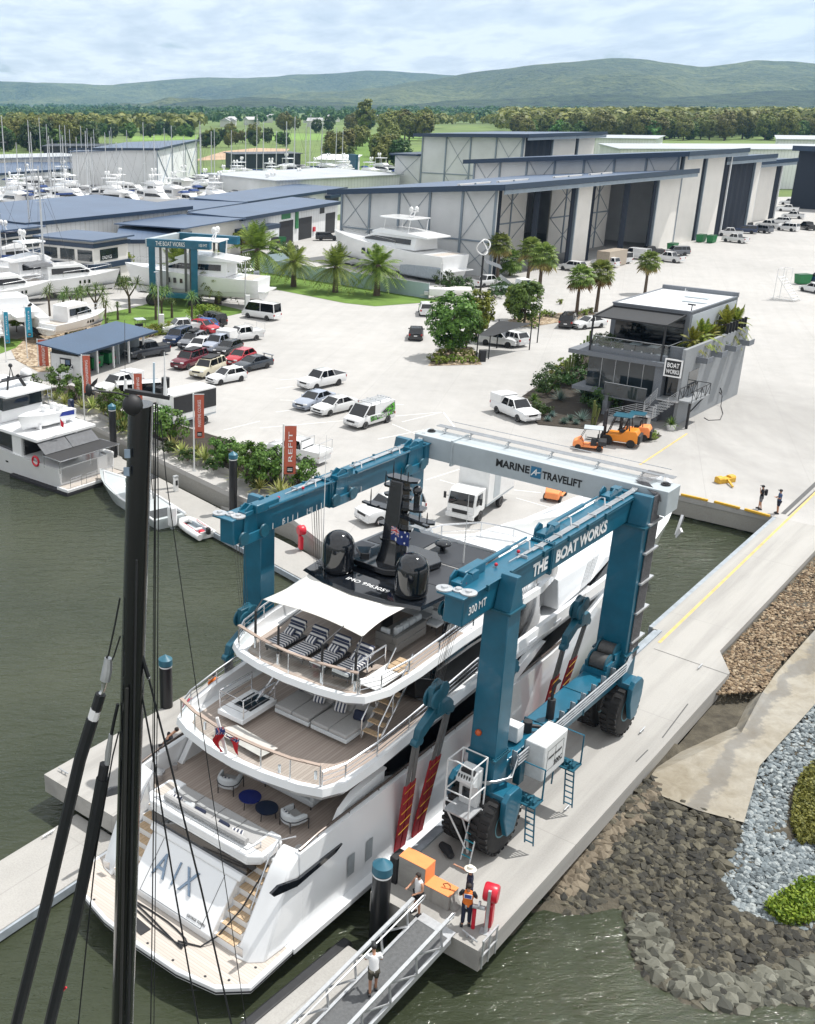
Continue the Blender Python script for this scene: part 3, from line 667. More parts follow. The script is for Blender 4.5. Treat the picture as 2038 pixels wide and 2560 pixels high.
# side stairs and stern quarters
for s in (-1,1):
    b = MB()
    n_ = 8
    for k in range(n_):
        z0 = -.5+.31*k; y0 = 1.3+.31*k
        b.bx(min(s*2.02,s*3.05),max(s*2.02,s*3.05), y0, 3.75, z0, z0+.31 if k < n_-1 else z0+.3)
    st_ = Y_('stairway', b, m_hull)
    for k in range(1,n_):
        z0 = -.5+.31*k; y0 = 1.3+.31*(k-1); obj('step', MB().bx(min(s*2.12,s*2.98),max(s*2.12,s*2.98), y0-.03, y0+.3, z0+.003, z0+.04), m_step, st_)
    b = MB()
    def qr(y0,sl,xi,xo,zt,zb=-.5):
        return [(s*xi,y0,zb),(s*xo,y0+.1,zb),(s*(xo-.02),y0+.1+sl*.5,zb+(zt-zb)*.5),(s*(xo-.12),y0+.1+sl,zt),(s*(xi+.1),y0+sl,zt)]
    b.loft([qr(1.15,1.5,3.06,3.6,2.0),qr(1.55,1.35,3.06,4.0,2.35),qr(2.4,.9,3.06,4.06,2.75),qr(3.6,.0,3.06,4.03,2.85)]); q_ = Y_('stern_quarter', b, m_hull, bevel=.06)
    b = MB(); b.prof([(1.95,2.15),(1.8,2.35),(2.2,2.42),(3.3,2.02),(5.8,2.0),(5.4,1.84),(3.2,1.78)], s*4.02 if s>0 else s*4.12, s*4.12 if s>0 else s*4.02); Y_('fairlead_window', b, m_black)
    b = MB(); b.bx(s*3.3-.16,s*3.3+.16,1.14,1.17,-.25,.1); Y_('fairlead', b, m_steel)
    b = MB(); b.tube([(s*3.0,2.1,.9),(s*3.02,3.0,2.5),(s*3.05,3.5,2.95),(s*3.4,4.0,3.0)],.028,8); b.tube([(s*3.0,2.1,.9),(s*3.0,2.1,.4)],.024,6); b.tube([(s*3.05,3.5,2.95),(s*3.05,3.5,2.1)],.024,6); Y_('stair_handrail', b, m_steel)
    b = MB(); b.tube([(s*(interp(HT,y)[0]-.12),y,z) for y,z in ((3.6,2.9),(4.6,3.02),(9,3.04),(14,3.08),(17,3.08),(24,3.15))], .055, 8)
    for y in (4.6,6.4,8.2,10,11.8,13.6): b.tube([(s*(interp(HT,y)[0]-.12),y,2.85),(s*(interp(HT,y)[0]-.12),y,3.03)], .02, 6)
    Y_('cap_rail', b, pm('cap_rail_bronze', (.09,.07,.06), .25, .3, .2, 3))
    b = MB(); b.prof([(5.6,2.0),(6.3,2.9),(7.0,3.2),(9.0,3.3),(9.0,2.0)], s*3.62-.05, s*3.62+.05); b.prof([(5.5,2.02),(6.25,2.95),(7.0,3.28),(9.0,3.38),(9.0,3.3),(7.0,3.2),(6.3,2.86),(5.62,2.0)], s*3.62-.12, s*3.62+.12); Y_('side_wing', b, m_hull)
    for y in (9.4,10.6):
        pass
    b = MB()
    for yy_ in (6.2,7.35):
        b.add([(s*4.105,yy_,.25),(s*4.105,yy_+.42,.25),(s*4.105,yy_+.42,1.15),(s*4.105,yy_,1.15)],[(0,1,2,3)])
    Y_('hull_port', b, pm('port_recess_grey', (.28,.31,.33), .4))
    b = MB(); b.cyl(s*3.45,4.2,2.0,2.35,.14,12); b.cyl(s*3.45,4.2,2.35,2.42,.22,12,.2); b.cyl(s*3.5,5.1,2.0,2.25,.1,10); Y_('capstan', b, m_steel)
# cockpit deck and saloon
b = MB(); b.sheet([(-3.74,3.7),(3.74,3.7),(3.82,9),(3.84,17.5),(-3.84,17.5),(-3.82,9)], 2.006); Y_('cockpit_deck', b, m_teak)
b = MB(); b.loft([[(-x,y,2.0),(x,y,2.0),(x*.97,y,3.7),(-x*.97,y,3.7)] for y,x in ((9.6,3.0),(10.2,3.35),(19,3.4),(26,3.3))]); Y_('saloon', b, m_dglass, bevel=.03)
b = MB(); b.prof([(9.0,2.0),(9.0,2.25),(11.2,2.25),(11.2,2.0)],2.8,3.5); b.prof([(9.0,2.0),(9.0,2.25),(11.2,2.25),(11.2,2.0)],-3.5,-2.8); Y_('saloon_sill', b, m_hull)
# side strip: black window band and white structure amidships
for s in (-1,1):
    b = MB(); b.loft([[(s*3.4,y,z0),(s*4.02,y,z0),(s*3.95,y,z1),(s*3.4,y,z1)] for y,z0,z1 in ((17.6,3.25,3.3),(19,2.8,3.55),(20,3.85,3.9))]); 
    b2 = MB(); b2.loft([[(s*(x-.6),y,zl),(s*x,y,zl),(s*(x-.05),y,zh),(s*(x-.6),y,zh)] for y,x,zl,zh in ((26,3.3,3.0,3.9),(30,3.2,3.4,4.1),(32,3.0,3.6,4.2))]); Y_('side_windows', b2, m_dglass)
    b = MB(); b.prof([(16.8,2.9),(19.6,3.95),(21.2,3.95),(18.2,2.9)], s*3.98-.12, s*3.98+.1); Y_('side_strut', b, m_hull)
def deck(name, out, zb, zt, rise, floor, inset, m=m_hull, fl=m_teak, tk=99.):
    """a superstructure deck: fascia ring with bulwark and teak floor; out = half outline from aft centre to bow centre"""
    full = [(-x,y) for x,y in out[::-1] if x > 0]+[(x,y) for x,y in out]
    def ins(d):
        res = []
        n = len(full)
        for i,(x,y) in enumerate(full):
            p = Vector(full[i-1]); q = Vector(full[(i+1)%n]); t_ = (q-p).normalized(); nn = Vector((-t_.y,t_.x)); res.append((x+nn.x*d, y+nn.y*d))
        return res
    r = lambda y: rise(y)
    lv = [(inset*1.35, lambda y: zb+rise(y)*.35), (inset*.45, lambda y: zb+.12+rise(y)*.45), (0, lambda y: (zb+zt)/2+.05+rise(y)*.8), (.06, lambda y: zt+rise(y)), (.26, lambda y: zt+rise(y)), (.30, lambda y: floor)]
    b = MB(); b.loft([[(x,y,f(y0)) for (x,y),(x0,y0) in zip(ins(d), full)] for d,f in lv]); o = Y_(name, b, m, 28)
    b = MB(); b.sheet([(x,min(y,tk)) for x,y in ins(.62)], floor+.012); obj('deck_teak', b, fl, o); return o, ins
def ramp_(y0,y1,h): return lambda y: h*min(1,max(0,(y-y0)/(y1-y0)))
d2, ins2 = deck('upper_deck', [(0,4.5),(1.3,4.6),(2.7,4.88),(3.55,5.25),(3.98,6.1),(4.15,8),(4.2,12),(4.2,17),(4.2,22),(4.1,27),(3.7,32),(2.8,36.),(1.4,38.),(0,38.5)], 3.58, 4.28, lambda y: .75*min(1,max(0,(y-6)/9))-.85*min(1,max(0,(y-25)/10)), 4.0, .55, tk=13.)
d3, ins3 = deck('sun_deck', [(0,7.4),(1.4,7.5),(2.6,7.75),(3.2,8.15),(3.6,9.2),(3.78,11),(3.85,14),(3.85,18),(3.75,21),(3.3,23.5),(2.0,25.3),(0,25.9)], 5.92, 6.52, lambda y: .4*min(1,max(0,(y-9)/6))-.62*min(1,max(0,(y-16)/9)), 6.2, .6, tk=15.5)
b = MB(); b.loft([[(-x,y,4.25),(x,y,4.25),(x*.93,y+.2,5.95),(-x*.93,y+.2,5.95)] for y,x in ((12.6,2.6),(13.2,3.25),(19,3.5),(22,3.3),(24.5,2.4),(25.5,1.4))]); Y_('upper_saloon', b, m_dglass, bevel=.03)
b = MB(); b.loft([[(-3.9,y0,4.3),(3.9,y0,4.3),(3.75,y0,zt),(3.2,y0,zt+.2),(-3.2,y0,zt+.2),(-3.75,y0,zt)] if y0<24 else [(-w_,y0,4.2),(w_,y0,4.2),(w_*.95,y0,zt),(w_*.8,y0,zt+.15),(-w_*.8,y0,zt+.15),(-w_*.95,y0,zt)] for y0,zt,w_ in ((24,5.7,3.3),(28,5.35,3.1),(32,4.85,2.6),(36,4.3,1.7))]); Y_('coachroof', b, m_hull, 30, .05)
b = MB(); b.sheet([(-2.4,36),(2.4,36),(1.6,40),(.5,43.5),(-.5,43.5),(-1.6,40)], 3.85); Y_('foredeck_panel', b, m_whitep)
b = MB(); b.tube([(0,39.6,3.6),(0,39.6,5.5)], .09, 10); b.tube([(0,39.6,5.5),(0,39.6,5.6)], .12, 10); Y_('jack_staff', b, m_whitep)
b = MB(); b.cyl(.5,40.2,3.6,4.1,.12,10); b.cyl(-.5,40.2,3.6,4.1,.12,10); b.lathe([(.05,-.3),(.22,-.3),(.12,0),(.22,.3),(.05,.3)],12,(0,41,4.0),'x'); Y_('windlass', b, m_steel)
b = MB(); b.bar((2.0,43.6,1.6),(1.9,44.6,2.6),.16,.4); b.bar((2.0,43.6,1.6),(2.35,43.3,2.2),.12,.3); Y_('anchor', b, m_steel)
# guard rails
def rail(name, pts, h, n_mid=1, r=.032, posts=None, par=None, m=m_steel, glass=False, cap=None):
    b = MB(); top = [Vector(p)+Vector((0,0,h)) for p in pts]; b.tube(top, r*1.3 if cap is None else r, 8)
    for k in range(n_mid): b.tube([Vector(p)+Vector((0,0,h*(k+1)/(n_mid+1))) for p in pts], r*.5, 5)
    for p in (posts if posts is not None else pts): b.tube([Vector(p), Vector(p)+Vector((0,0,h))], r*.9, 6)
    o = Y_(name, b, m, par=par)
    if glass:
        g = MB()
        for p,q in zip(pts, pts[1:]):
            p,q = Vector(p),Vector(q); g.add([p+Vector((0,0,.08)),q+Vector((0,0,.08)),q+Vector((0,0,h-.06)),p+Vector((0,0,h-.06))],[(0,1,2,3)])
        obj('glass_panels', g, m_clear, o)
    if cap:
        c = MB(); 
        for p,q in zip(top, top[1:]): c.bar(p+Vector((0,0,.03)),q+Vector((0,0,.03)),.14,.05)
        obj('wooden_cap', c, cap, o)
    return o
m_capw = planks('rail_cap_wood', (.32,.25,.21), (.40,.32,.27), 1, .3)
rail('aft_rail', [(-3.35,5.35,4.28),(-2.3,5.0,4.28),(-1.1,4.83,4.28),(0,4.78,4.28),(1.1,4.83,4.28),(2.3,5.0,4.28),(3.35,5.35,4.28)], .85, 0, glass=True, cap=m_capw)
rail('aft_rail', [(-2.85,8.15,6.52),(-1.5,7.85,6.52),(0,7.72,6.52),(1.5,7.85,6.52),(2.85,8.15,6.52)], .85, 0, glass=True, cap=m_capw)
for s in (-1,1):
    rail('side_rail', [(s*3.4,5.4,4.28),(s*3.75,6.3,4.3),(s*3.92,8,4.42),(s*3.98,10,4.58),(s*4.0,12.5,4.8),(s*4.0,15,5.0)], .62, 2)
    rail('side_rail', [(s*2.9,8.2,6.5),(s*3.3,9.0,6.52),(s*3.52,10.5,6.6),(s*3.6,12.5,6.75),(s*3.65,15,6.95)], .62, 2)
rail('fore_rail', [(s_*x,y,6.3) for s_,x,y in ((-1,3.5,20.8),(-1,2.9,23.5),(-1,1.6,25.1),(1,0,25.4),(1,1.6,25.1),(1,2.9,23.5),(1,3.5,20.8))], .75, 1)
# sundeck side stair well and sun deck forward console
rail('stair_rail', [(2.2,8.75,6.45),(2.2,9.7,6.45),(2.2,10.9,6.45)], .75, 1)
b = MB(); b.bx(2.35,3.2,8.9,10.9,6.47,6.50); Y_('stair_opening', b, m_whitep)
for k in range(3): Y_('step', MB().bx(2.5,3.1,11.2-.35*k,11.5-.35*k,6.5+.0*k,6.56), m_step)
b = MB(); b.loft([[(-w_,y,6.45),(w_,y,6.45),(w_*.92,y,zt),(-w_*.92,y,zt)] for y,w_,zt in ((16.2,2.5,7.3),(19.2,2.6,7.35),(20.8,2.2,7.2))]); Y_('helm_console', b, m_hull, bevel=.08)
b = MB(); b.loft([[(-w_,y,7.3),(w_,y,7.3),(w_*.9,y-.5,7.95),(-w_*.9,y-.5,7.95)] for y,w_ in ((20.0,2.5),(20.1,2.5))]); Y_('windscreen', b, m_dglass)
for s in (-1,1):
    b = MB(); b.prof([(14.2,6.5),(15.6,8.4),(17.4,8.4),(18.6,6.5)], s*2.75-.06, s*2.75+.06); Y_('hardtop_support', b, m_black)
    b = MB(); b.prof([(18.9,6.5),(20.4,7.8),(22.5,7.4),(23.2,6.7),(23.2,6.4)], s*3.1-.1, s*3.3+.1); Y_('side_screen', b, m_hull)
# hardtop with domes and radar mast
ho = [(-2.2,19.1),(-2.6,18.5),(-2.95,14.2),(-2.75,12.25),(-1.5,11.85),(0,11.7),(1.5,11.85),(2.8,12.25),(3.0,14.2),(2.65,18.5),(2.25,19.1)]
b = MB(); b.loft([[(x*.94,(y-15.5)*.94+15.5,8.28) for x,y in ho],[(x*1.03,(y-15.5)*1.03+15.5,8.42) for x,y in ho],[(x,y,8.52) for x,y in ho],[(x*.985,(y-15.5)*.985+15.5,8.53) for x,y in ho]]); ht = Y_('hardtop', b, m_black, 25)
t = NT('hardtop_panel'); t.col((.035,.038,.045)); t.b.inputs['Roughness'].default_value = .38; m_htp = t.m
for x0,x1,y0,y1 in ((-2.55,-.2,16.4,18.7),(.15,2.4,16.4,18.7),(-2.7,-2.0,12.9,16.2),(1.3,2.7,14.3,16.2)): obj('roof_panel', MB().bx(x0,x1,y0,y1,8.532,8.542), m_htp, ht)
b = MB(); b.bx(-.14,.1,16.4,18.8,8.532,8.54); b.bx(.1,2.6,16.25,16.36,8.532,8.54); obj('panel_seam', b, pm('seam_grey', (.2,.2,.2), .5), ht)
text('lettering', 'IMO 9963059', 2.0, .26, m_wink, ht, frame((.15,12.55,8.537),(1,0,0),(0,1,0)), .003)
for x in (-1.62,1.91):
    b = MB(); b.lathe([(.55,8.52),(.62,8.6),(.66,8.75),(.66,9.62)]+[(.66*math.cos(R(a)),9.62+.66*math.sin(R(a))) for a in (12,24,36,48,60,72,82,89)], 28, (x,12.95,0)); Y_('satellite_dome', b, m_black, 60)
b = MB(); b.cyl(.55,17.6,8.53,8.75,.12,12); b.ball((.55,17.6,8.86),.38,16,8,(1,1,.36)); Y_('radome', b, m_black, 60)
b = MB(); b.prism([(-1.5,13.7),(-1.2,14.3),(-1.6,15.0),(-.6,16.6),(.9,16.6),(1.5,15.9),(1.2,14.2),(.2,13.6)], 8.6, 8.85); b.prism([(-1.9,14.6),(-1.3,14.1),(-1.0,14.3),(-1.4,15.0)], 8.8, 9.0); Y_('mast_base', b, m_black, bevel=.03)
b = MB(); b.loft([[(x*w_-.12,14.7+y*l_+o_,z) for x,y in ((-1,-1),(1,-1),(1,1),(-1,1))] for z,w_,l_,o_ in ((8.8,.5,.55,0),(9.5,.38,.42,.05),(10.6,.36,.38,.15),(12.3,.30,.3,.25))]); ms = Y_('radar_mast', b, m_black, bevel=.04)
for z,x0,x1,y0,y1 in ((9.75,-.65,.5,14.3,15.2),(10.3,-.9,.7,14.5,15.0),(10.75,-.7,1.6,14.75,15.2),(10.95,-1.6,.4,14.6,15.1),(11.2,-.6,1.1,14.6,15.3),(11.55,-.8,.5,14.7,15.2),(11.9,-.9,.4,14.8,15.2),(12.3,-.75,.7,14.75,15.3)):
    obj('mast_platform', MB().prism([(x0,y0+.15),(x0+.15,y0),(x1-.25,y0),(x1,y0+.2),(x1-.1,y1),(x0+.1,y1)], z, z+.09), m_black, ms)
b = MB(); b.bar((.3,14.5,10.95),(1.75,14.2,10.95),.16,.1); b.cyl(.9,14.4,10.8,10.95,.1,8); obj('radar_scanner', b, m_black, ms)
b = MB(); b.ball((.62,15.1,11.95),.2,12,8,(1,1,1.15)); b.cyl(.62,15.1,11.3,11.8,.13,10); obj('small_dome', b, m_black, ms)
b = MB(); b.bar((-.9,14.6,11.04),(-1.7,14.7,11.05),.2,.08); obj('sensor_wing', b, m_black, ms)
b = MB()
for x,y,z,h in ((-.5,15,12.39,.6),(-.2,15.1,12.39,.35),(.2,15,12.39,.3),(-.85,15,11.99,.5),(-1.4,14.8,11.05,.6),(1.2,15,10.84,.35),(.9,14.9,10.84,.3)):
    b.tube([(x,y,z),(x,y,z+h*.4),(x,y,z+h)], [.02,.03,.012], 5)
obj('aerials', b, m_blackm, ms)
for x,y,z0,h in ((.42,14.9,8.85,2.5),(1.9,17.0,8.53,3.4),(-2.75,13.4,8.5,5.5)): Y_('whip_aerial', MB().tube([(x,y,z0),(x,y,z0+h*.3),(x,y,z0+h)], [.035,.02,.008], 6), m_whitep)
# Australian courtesy flag on the mast
t = NT('blue_ensign'); v = t.co('Generated'); x_, y_, _ = t.sep(v)
lt = lambda a,bv: t.math('LESS_THAN', a, bv); gt = lambda a,bv: t.math('GREATER_THAN', a, bv)
can = t.math('MULTIPLY', lt(x_, .5), gt(_, .5))
dd = lambda cx,cz: t.math('ADD', t.math('POWER', t.math('SUBTRACT', x_, cx), 2.), t.math('POWER', t.math('MULTIPLY', t.math('SUBTRACT', _, cz), .55), 2.))
stars = lt(dd(.25,.25), .004)
for c_ in ((.75,.83),(.75,.17),(.63,.55),(.87,.62)): stars = t.math('MAXIMUM', stars, lt(dd(*c_), .0012))
u_ = t.math('ABSOLUTE', t.math('SUBTRACT', x_, .25)); w_ = t.math('ABSOLUTE', t.math('SUBTRACT', _, .75))
dg = t.math('ABSOLUTE', t.math('SUBTRACT', u_, w_))
wc = t.math('MAXIMUM', t.math('MAXIMUM', lt(u_, .05), lt(w_, .08)), lt(dg, .045)); rc = t.math('MAXIMUM', t.math('MAXIMUM', lt(u_, .028), lt(w_, .045)), lt(dg, .016))
k = t.mix(t.math('MULTIPLY', can, wc), (.012,.03,.16), (.75,.75,.75)); k = t.mix(t.math('MULTIPLY', can, rc), k, (.5,.02,.03)); t.col(t.mix(stars, k, (.8,.8,.8))); t.b.inputs['Roughness'].default_value = .8
def cloth(nx, nz, f):
    b = MB(); vs = [f(i/nx, j/nz) for j in range(nz+1) for i in range(nx+1)]
    return b.add(vs, [(j*(nx+1)+i, j*(nx+1)+i+1, (j+1)*(nx+1)+i+1, (j+1)*(nx+1)+i) for j in range(nz) for i in range(nx)])
b = cloth(12,6, lambda u,v: (.05+u*.85, 14.2+.07*math.sin(u*9), 9.95+v*.6-.12*u)); o = obj('flag', b, t.m, YT, 60); o.name = 'flag'
# awning over the sunbeds and its poles
b = cloth(14,14, lambda u,v: ((-2.45+4.75*u)*(1-.06*math.sin(math.pi*v)), 9.12+3.05*v+.28*math.sin(math.pi*u)*(1-v)-.28*math.sin(math.pi*u)*v, 8.3+.12*v-.1*math.sin(math.pi*u)*math.sin(math.pi*v)))
aw = Y_('awning', b, m_cream, 60); sm = aw.modifiers.new('thick','SOLIDIFY'); sm.thickness = .012
for x,y,xt,yt in ((-2.25,8.45,-2.45,9.12),(-.75,8.02,-.75,9.35),(1.35,7.98,1.3,9.35),(2.62,8.3,2.3,9.14)):
    b = MB(); b.tube([(x,y,6.5),(x,y,6.95)], .05, 8); Y_('pole_socket', b, m_steel); b = MB(); b.tube([(x,y,6.95),(x,y,8.1),(xt,yt,8.32)], [.055,.05,.02], 8); Y_('awning_pole', b, m_blackm)
# upper deck hatch with rail, stairs to the sun deck
b = MB(); b.bx(-2.6,-1.3,6.6,8.7,4.21,4.42); Y_('hatch_coaming', b, m_hull, bevel=.02); b = MB(); b.bx(-2.35,-1.5,7.3,8.5,4.42,4.43); Y_('hatch_well', b, m_black)
rail('hatch_rail', [(-1.35,8.6,4.42),(-1.35,6.7,4.42),(-2.55,6.7,4.42),(-2.55,8.6,4.42)], .8, 2)
for y in (8.0,8.9): Y_('strut', MB().tube([(-1.9,y,4.3),(-1.2,y+.9,6.0)], .04, 6), m_steel)
b = MB()
for x in (2.6,3.35): b.tube([(x,8.9,4.25),(x,11.2,6.5)], .04, 6); b.tube([(x,8.9,4.25),(x,8.9,5.0),(x,11.0,7.2)], .028, 6); b.tube([(x,9.8,5.1),(x,9.8,5.9)], .022, 6)
sw = Y_('deck_stairs', b, m_steel)
for k in range(7): obj('step', MB().bx(2.62,3.33,8.95+.31*k,9.2+.31*k,4.5+.29*k,4.55+.29*k), m_step, sw)
# red ensign draped on the aft rail staff, deck fittings
b = MB(); b.bar((-.45,4.72,4.3),(-.75,4.55,5.75),.1,.1); Y_('ensign_staff', b, m_whitep)
b = cloth(8,10, lambda u,v: (-.72+.35*u+.1*math.sin(v*7), 4.5-.1*math.sin(u*5+v*4)-.08, 5.45-.95*v+.08*u)); 
t = NT('red_ensign_cloth'); x_,y_,z_ = t.sep(t.co('Generated')); n_ = t.noise(4,2,.5,t.co('Generated'))
k = t.ramp(n_, [(.42,(.02,.03,.16)),(.5,(.7,.7,.7)),(.56,(.5,.02,.03))], 'CONSTANT'); t.col(t.mix(t.math('GREATER_THAN', z_, .68), (.45,.012,.02), k)); t.b.inputs['Roughness'].default_value = .85
Y_('ensign', b, t.m, 60); b = cloth(6,6, lambda u,v: (-.35+.6*u, 4.62-.07*math.sin(u*6+v*3), 5.2-.55*v*u-.1*v)); Y_('ensign', b, t.m, 60)
for x,y in ((-2.2,5.45),(1.7,5.15),(2.9,5.7)): Y_('deck_light', MB().cyl(x,y,4.22,4.52,.06,10), m_steel)
b = MB(); b.sheet([(-1.9,5.6),(.6,5.45),(.7,6.3),(-1.5,6.5)], 4.222); Y_('deck_mat', b, pm('beige_deck_mat', (.50,.48,.45), .8))
for z,y,x0,x1 in ((5.35,13.4,-2.4,2.4),): Y_('window_mullion', MB().bx(-.05,.05,12.5,12.7,4.3,5.9), m_blackm)
for s in (-1,1):
    for yy_ in (16.8,19.2,21.6): Y_('fascia_vent', MB().bx(s*4.15-.06,s*4.15+.06,yy_,yy_+.75,4.55,4.72), pm('vent_recess', (.5,.52,.55), .4))
# mooring line coil and mat on the swim platform
b = MB(); pts = []
for k in range(30):
    t_ = k/29; pts.append((-1.6+3.1*abs(math.sin(t_*5.2)), .62-.28*math.sin(t_*9)-.1*t_, -.46+.01*(k%3)))
pts += [(1.9,.75,-.46),(2.2,1.3,-.2),(2.6,2.1,.7),(3.0,3.0,2.2)]
tag(obj('mooring_rope', MB().tube(pts,.03,6), m_cable), 'black mooring rope coiled on the yacht swim platform', 'rope', None)
bpy.data.objects['mooring_rope'].location = YT.location; bpy.data.objects['mooring_rope'].rotation_euler = YT.rotation_euler
# ---------------------------------------------------------------- furniture on the yacht
def yloc(x,y,z=0): c_, s_ = math.cos(AZ), math.sin(AZ); return Vector((YT.location.x+x*c_+y*s_, YT.location.y-x*s_+y*c_, z))
def ything(name,label,cat,x,y,z,rz=0,group=None): return thing(name,label,cat,yloc(x,y,z),-AZ+rz,group)
m_stripe = stripes('navy_white_stripe', (.62,.62,.62), (.03,.04,.08), 1, .16, .5, .9)
m_stripeb = stripes('cushion_stripe', (.62,.62,.62), (.05,.06,.10), 0, .14, .5, .9)
m_frame = pm('charcoal_frame', (.03,.03,.034), .5)
labs = ['striped sun lounger farthest from the deck stairs','striped sun lounger second from the hatch side of the sun deck','striped sun lounger next to the middle awning pole','striped sun lounger beside the sun deck stair rail']
for k,x in enumerate((-1.5,-.42,.66,1.72)):
    L_ = ything('sun_lounger', labs[k], 'sun lounger', x, 9.45, 6.46, 0, 'striped loungers on the sun deck')
    b = MB(); b.bx(-.38,.38,-.85,.85,.14,.24)
    for sx in (-.33,.33):
        for sy in (-.78,.78): b.bx(sx-.025,sx+.025,sy-.025,sy+.025,0,.15)
    obj('frame', b, m_frame, L_)
    b = MB(); b.bx(-.38,.38,-.86,.35,.25,.40); obj('mattress', b, m_stripe, L_, bevel=.05)
    b = MB(); b.prof([(.33,.25),(.30,.40),(.82,.72),(.92,.60)],-.38,.38); obj('backrest', b, m_stripe, L_, bevel=.05)
    b = MB(); b.prof([(.72,.66),(.66,.76),(.88,.9),(.95,.8)],-.36,.36); obj('headrest', b, m_stripe, L_, bevel=.04)
    b = MB(); b.prof([(.12,.40),(.1,.5),(.36,.66),(.42,.55)],-.25,.2); obj('cushion', b, m_stripeb, L_, bevel=.05)
S_ = ything('sofa', 'grey woven sofa with pale cushions on the sun deck', 'sofa', 1.7, 12.75, 6.46)
b = MB(); b.bx(-.5,.5,-1.1,1.1,.08,.42); b.bx(.3,.5,-1.1,1.1,.42,.72); b.bx(-.5,.3,-1.1,-.95,.42,.72); obj('frame', b, pm('grey_weave', (.16,.16,.155), .9, 0, .25, 40, .3), S_, bevel=.03)
b = MB(); b.bx(-.5,.25,-.93,1.08,.43,.52); obj('seat', b, m_fabg, S_, bevel=.03)
for k in range(4): obj('cushion', MB().bx(.05,.28,-.7+.46*k,-.28+.46*k,.5,.92), m_fabl, S_, bevel=.07)
obj('cushion', MB().bx(-.4,.0,-.92,-.72,.5,.85), m_fabl, S_, bevel=.07)
T_ = ything('dining_table', 'long table under the black hardtop', 'table', .2, 13.4, 6.46)
obj('tabletop', MB().bx(-1.0,.5,-.5,.5,.7,.75), m_teakx, T_); 
for x in (-.9,.4): obj('leg', MB().bx(x-.04,x+.04,-.4,.4,0,.7), m_frame, T_)
for k,(x,y) in enumerate(((2.3,14.3),(1.6,14.6),(-1.4,13.2))):
    A_ = ything('dining_chair', ['pale chair behind the grey sofa near the side rail','pale chair behind the grey sofa by the table','pale chair at the far end of the sun deck table'][k], 'chair', x, y, 6.46, 0, 'chairs under the hardtop')
    obj('seat', MB().bx(-.28,.28,-.28,.28,.38,.48), m_fabl, A_, bevel=.03); obj('backrest', MB().bx(-.28,.28,.22,.3,.48,.85), m_fabl, A_, bevel=.03)
    for sx in (-.25,.25):
        for sy in (-.25,.25): obj('leg', MB().bx(sx-.02,sx+.02,sy-.02,sy+.02,0,.38), m_frame, A_)
for k,x in enumerate((-.15,1.62)):
    A_ = ything('sunpad', ['double grey sunpad beside the stair hatch','double grey sunpad beside the deck stairs'][k], 'sunpad', x, 9.1, 4.21, 0, 'sunpads on the upper deck')
    obj('base', MB().bx(-.84,.84,-.95,.95,.02,.2), m_fabl, A_, bevel=.03)
    for sx in (-.42,.42):
        obj('mattress', MB().bx(sx-.41,sx+.41,-.95,.55,.21,.38), m_fabg, A_, bevel=.05)
        obj('backrest', MB().prof([(.5,.22),(.55,.4),(.95,.75),(1.02,.55)],sx-.41,sx+.41), m_fabg, A_, bevel=.05)
    for (cx,cy_,mm) in (((-.55,.62,m_navy),(.4,.3,m_stripeb)) if k == 0 else ((-.35,.3,m_stripeb),(.55,.3,m_navy))):
        o = obj('cushion', MB().bx(-.24,.24,-.09,.09,-.2,.2), mm, A_, bevel=.07); o.location = (cx,cy_,.58); o.rotation_euler = (R(-35),0,R(12))
# cockpit
A_ = ything('sunbed', 'grey upholstered sunbed built along the transom', 'sunbed', 0, 3.65, 2.2)
for k in range(4): obj('mattress', MB().bx(-2.05+1.04*k,-1.03+1.04*k,-.42,.52,.0,.24), m_fabg, A_, bevel=.03)
b = MB(); b.tube([(-1.95,-.62,.42),(-1,-.66,.44),(0,-.66,.44),(1,-.66,.44),(2.0,-.62,.42)], .13, 10); obj('bolster', b, m_fabg, A_)
for x,mm,r_ in ((-1.55,m_stripeb,10),(-.95,m_fabl,20),(-.4,m_navy,5),(.75,m_navy,0),(1.4,m_stripeb,15)):
    o = obj('cushion', MB().bx(-.24,.24,-.08,.08,-.18,.18), mm, A_, bevel=.06); o.location = (x,-.48,.36); o.rotation_euler = (R(-60),0,R(r_))
for k,(x,y,rz) in enumerate(((-1.0,5.45,R(200)),(2.15,5.35,R(165)))):
    A_ = ything('armchair', ['pale rounded armchair with a striped cushion, by the capstan side','pale rounded armchair with striped cushion, nearest the cockpit steps'][k], 'armchair', x, y, 2.01, rz, 'cockpit armchairs')
    b = MB()
    arc_ = [(math.cos(R(a))*.42, math.sin(R(a))*.40) for a in (-20,0,20,45,70,90,110,135,160,180,200)]
    arc_ = [(.42,-.42)]+arc_[1:10]+[(-.42,-.42)]
    b.loft([[(x_*1.0,y_,.3),(x_*1.02,y_,.62+(.1 if i in range(3,8) else 0)),(x_*.72,y_*.72,.66+(.1 if i in range(3,8) else 0)),(x_*.7,y_*.7,.3)] for i,(x_,y_) in enumerate(arc_)]); obj('shell', b, m_fabl, A_, 50, .04)
    obj('seat', MB().bx(-.32,.32,-.42,.32,.26,.44), m_fabg, A_, bevel=.04)
    b = MB(); b.tube([(x_*1.05,y_*1.05,.46) for x_,y_ in arc_], .02, 6)
    for i in (0,3,7,10): b.tube([(arc_[i][0]*1.05,arc_[i][1]*1.05,.46),(arc_[i][0]*1.05,arc_[i][1]*1.05,0)], .02, 6)
    obj('frame', b, m_frame, A_)
    o = obj('cushion', MB().bx(-.22,.22,-.06,.06,-.15,.15), m_stripeb, A_, bevel=.05); o.location = (0,.18,.58); o.rotation_euler = (R(-20),0,0)
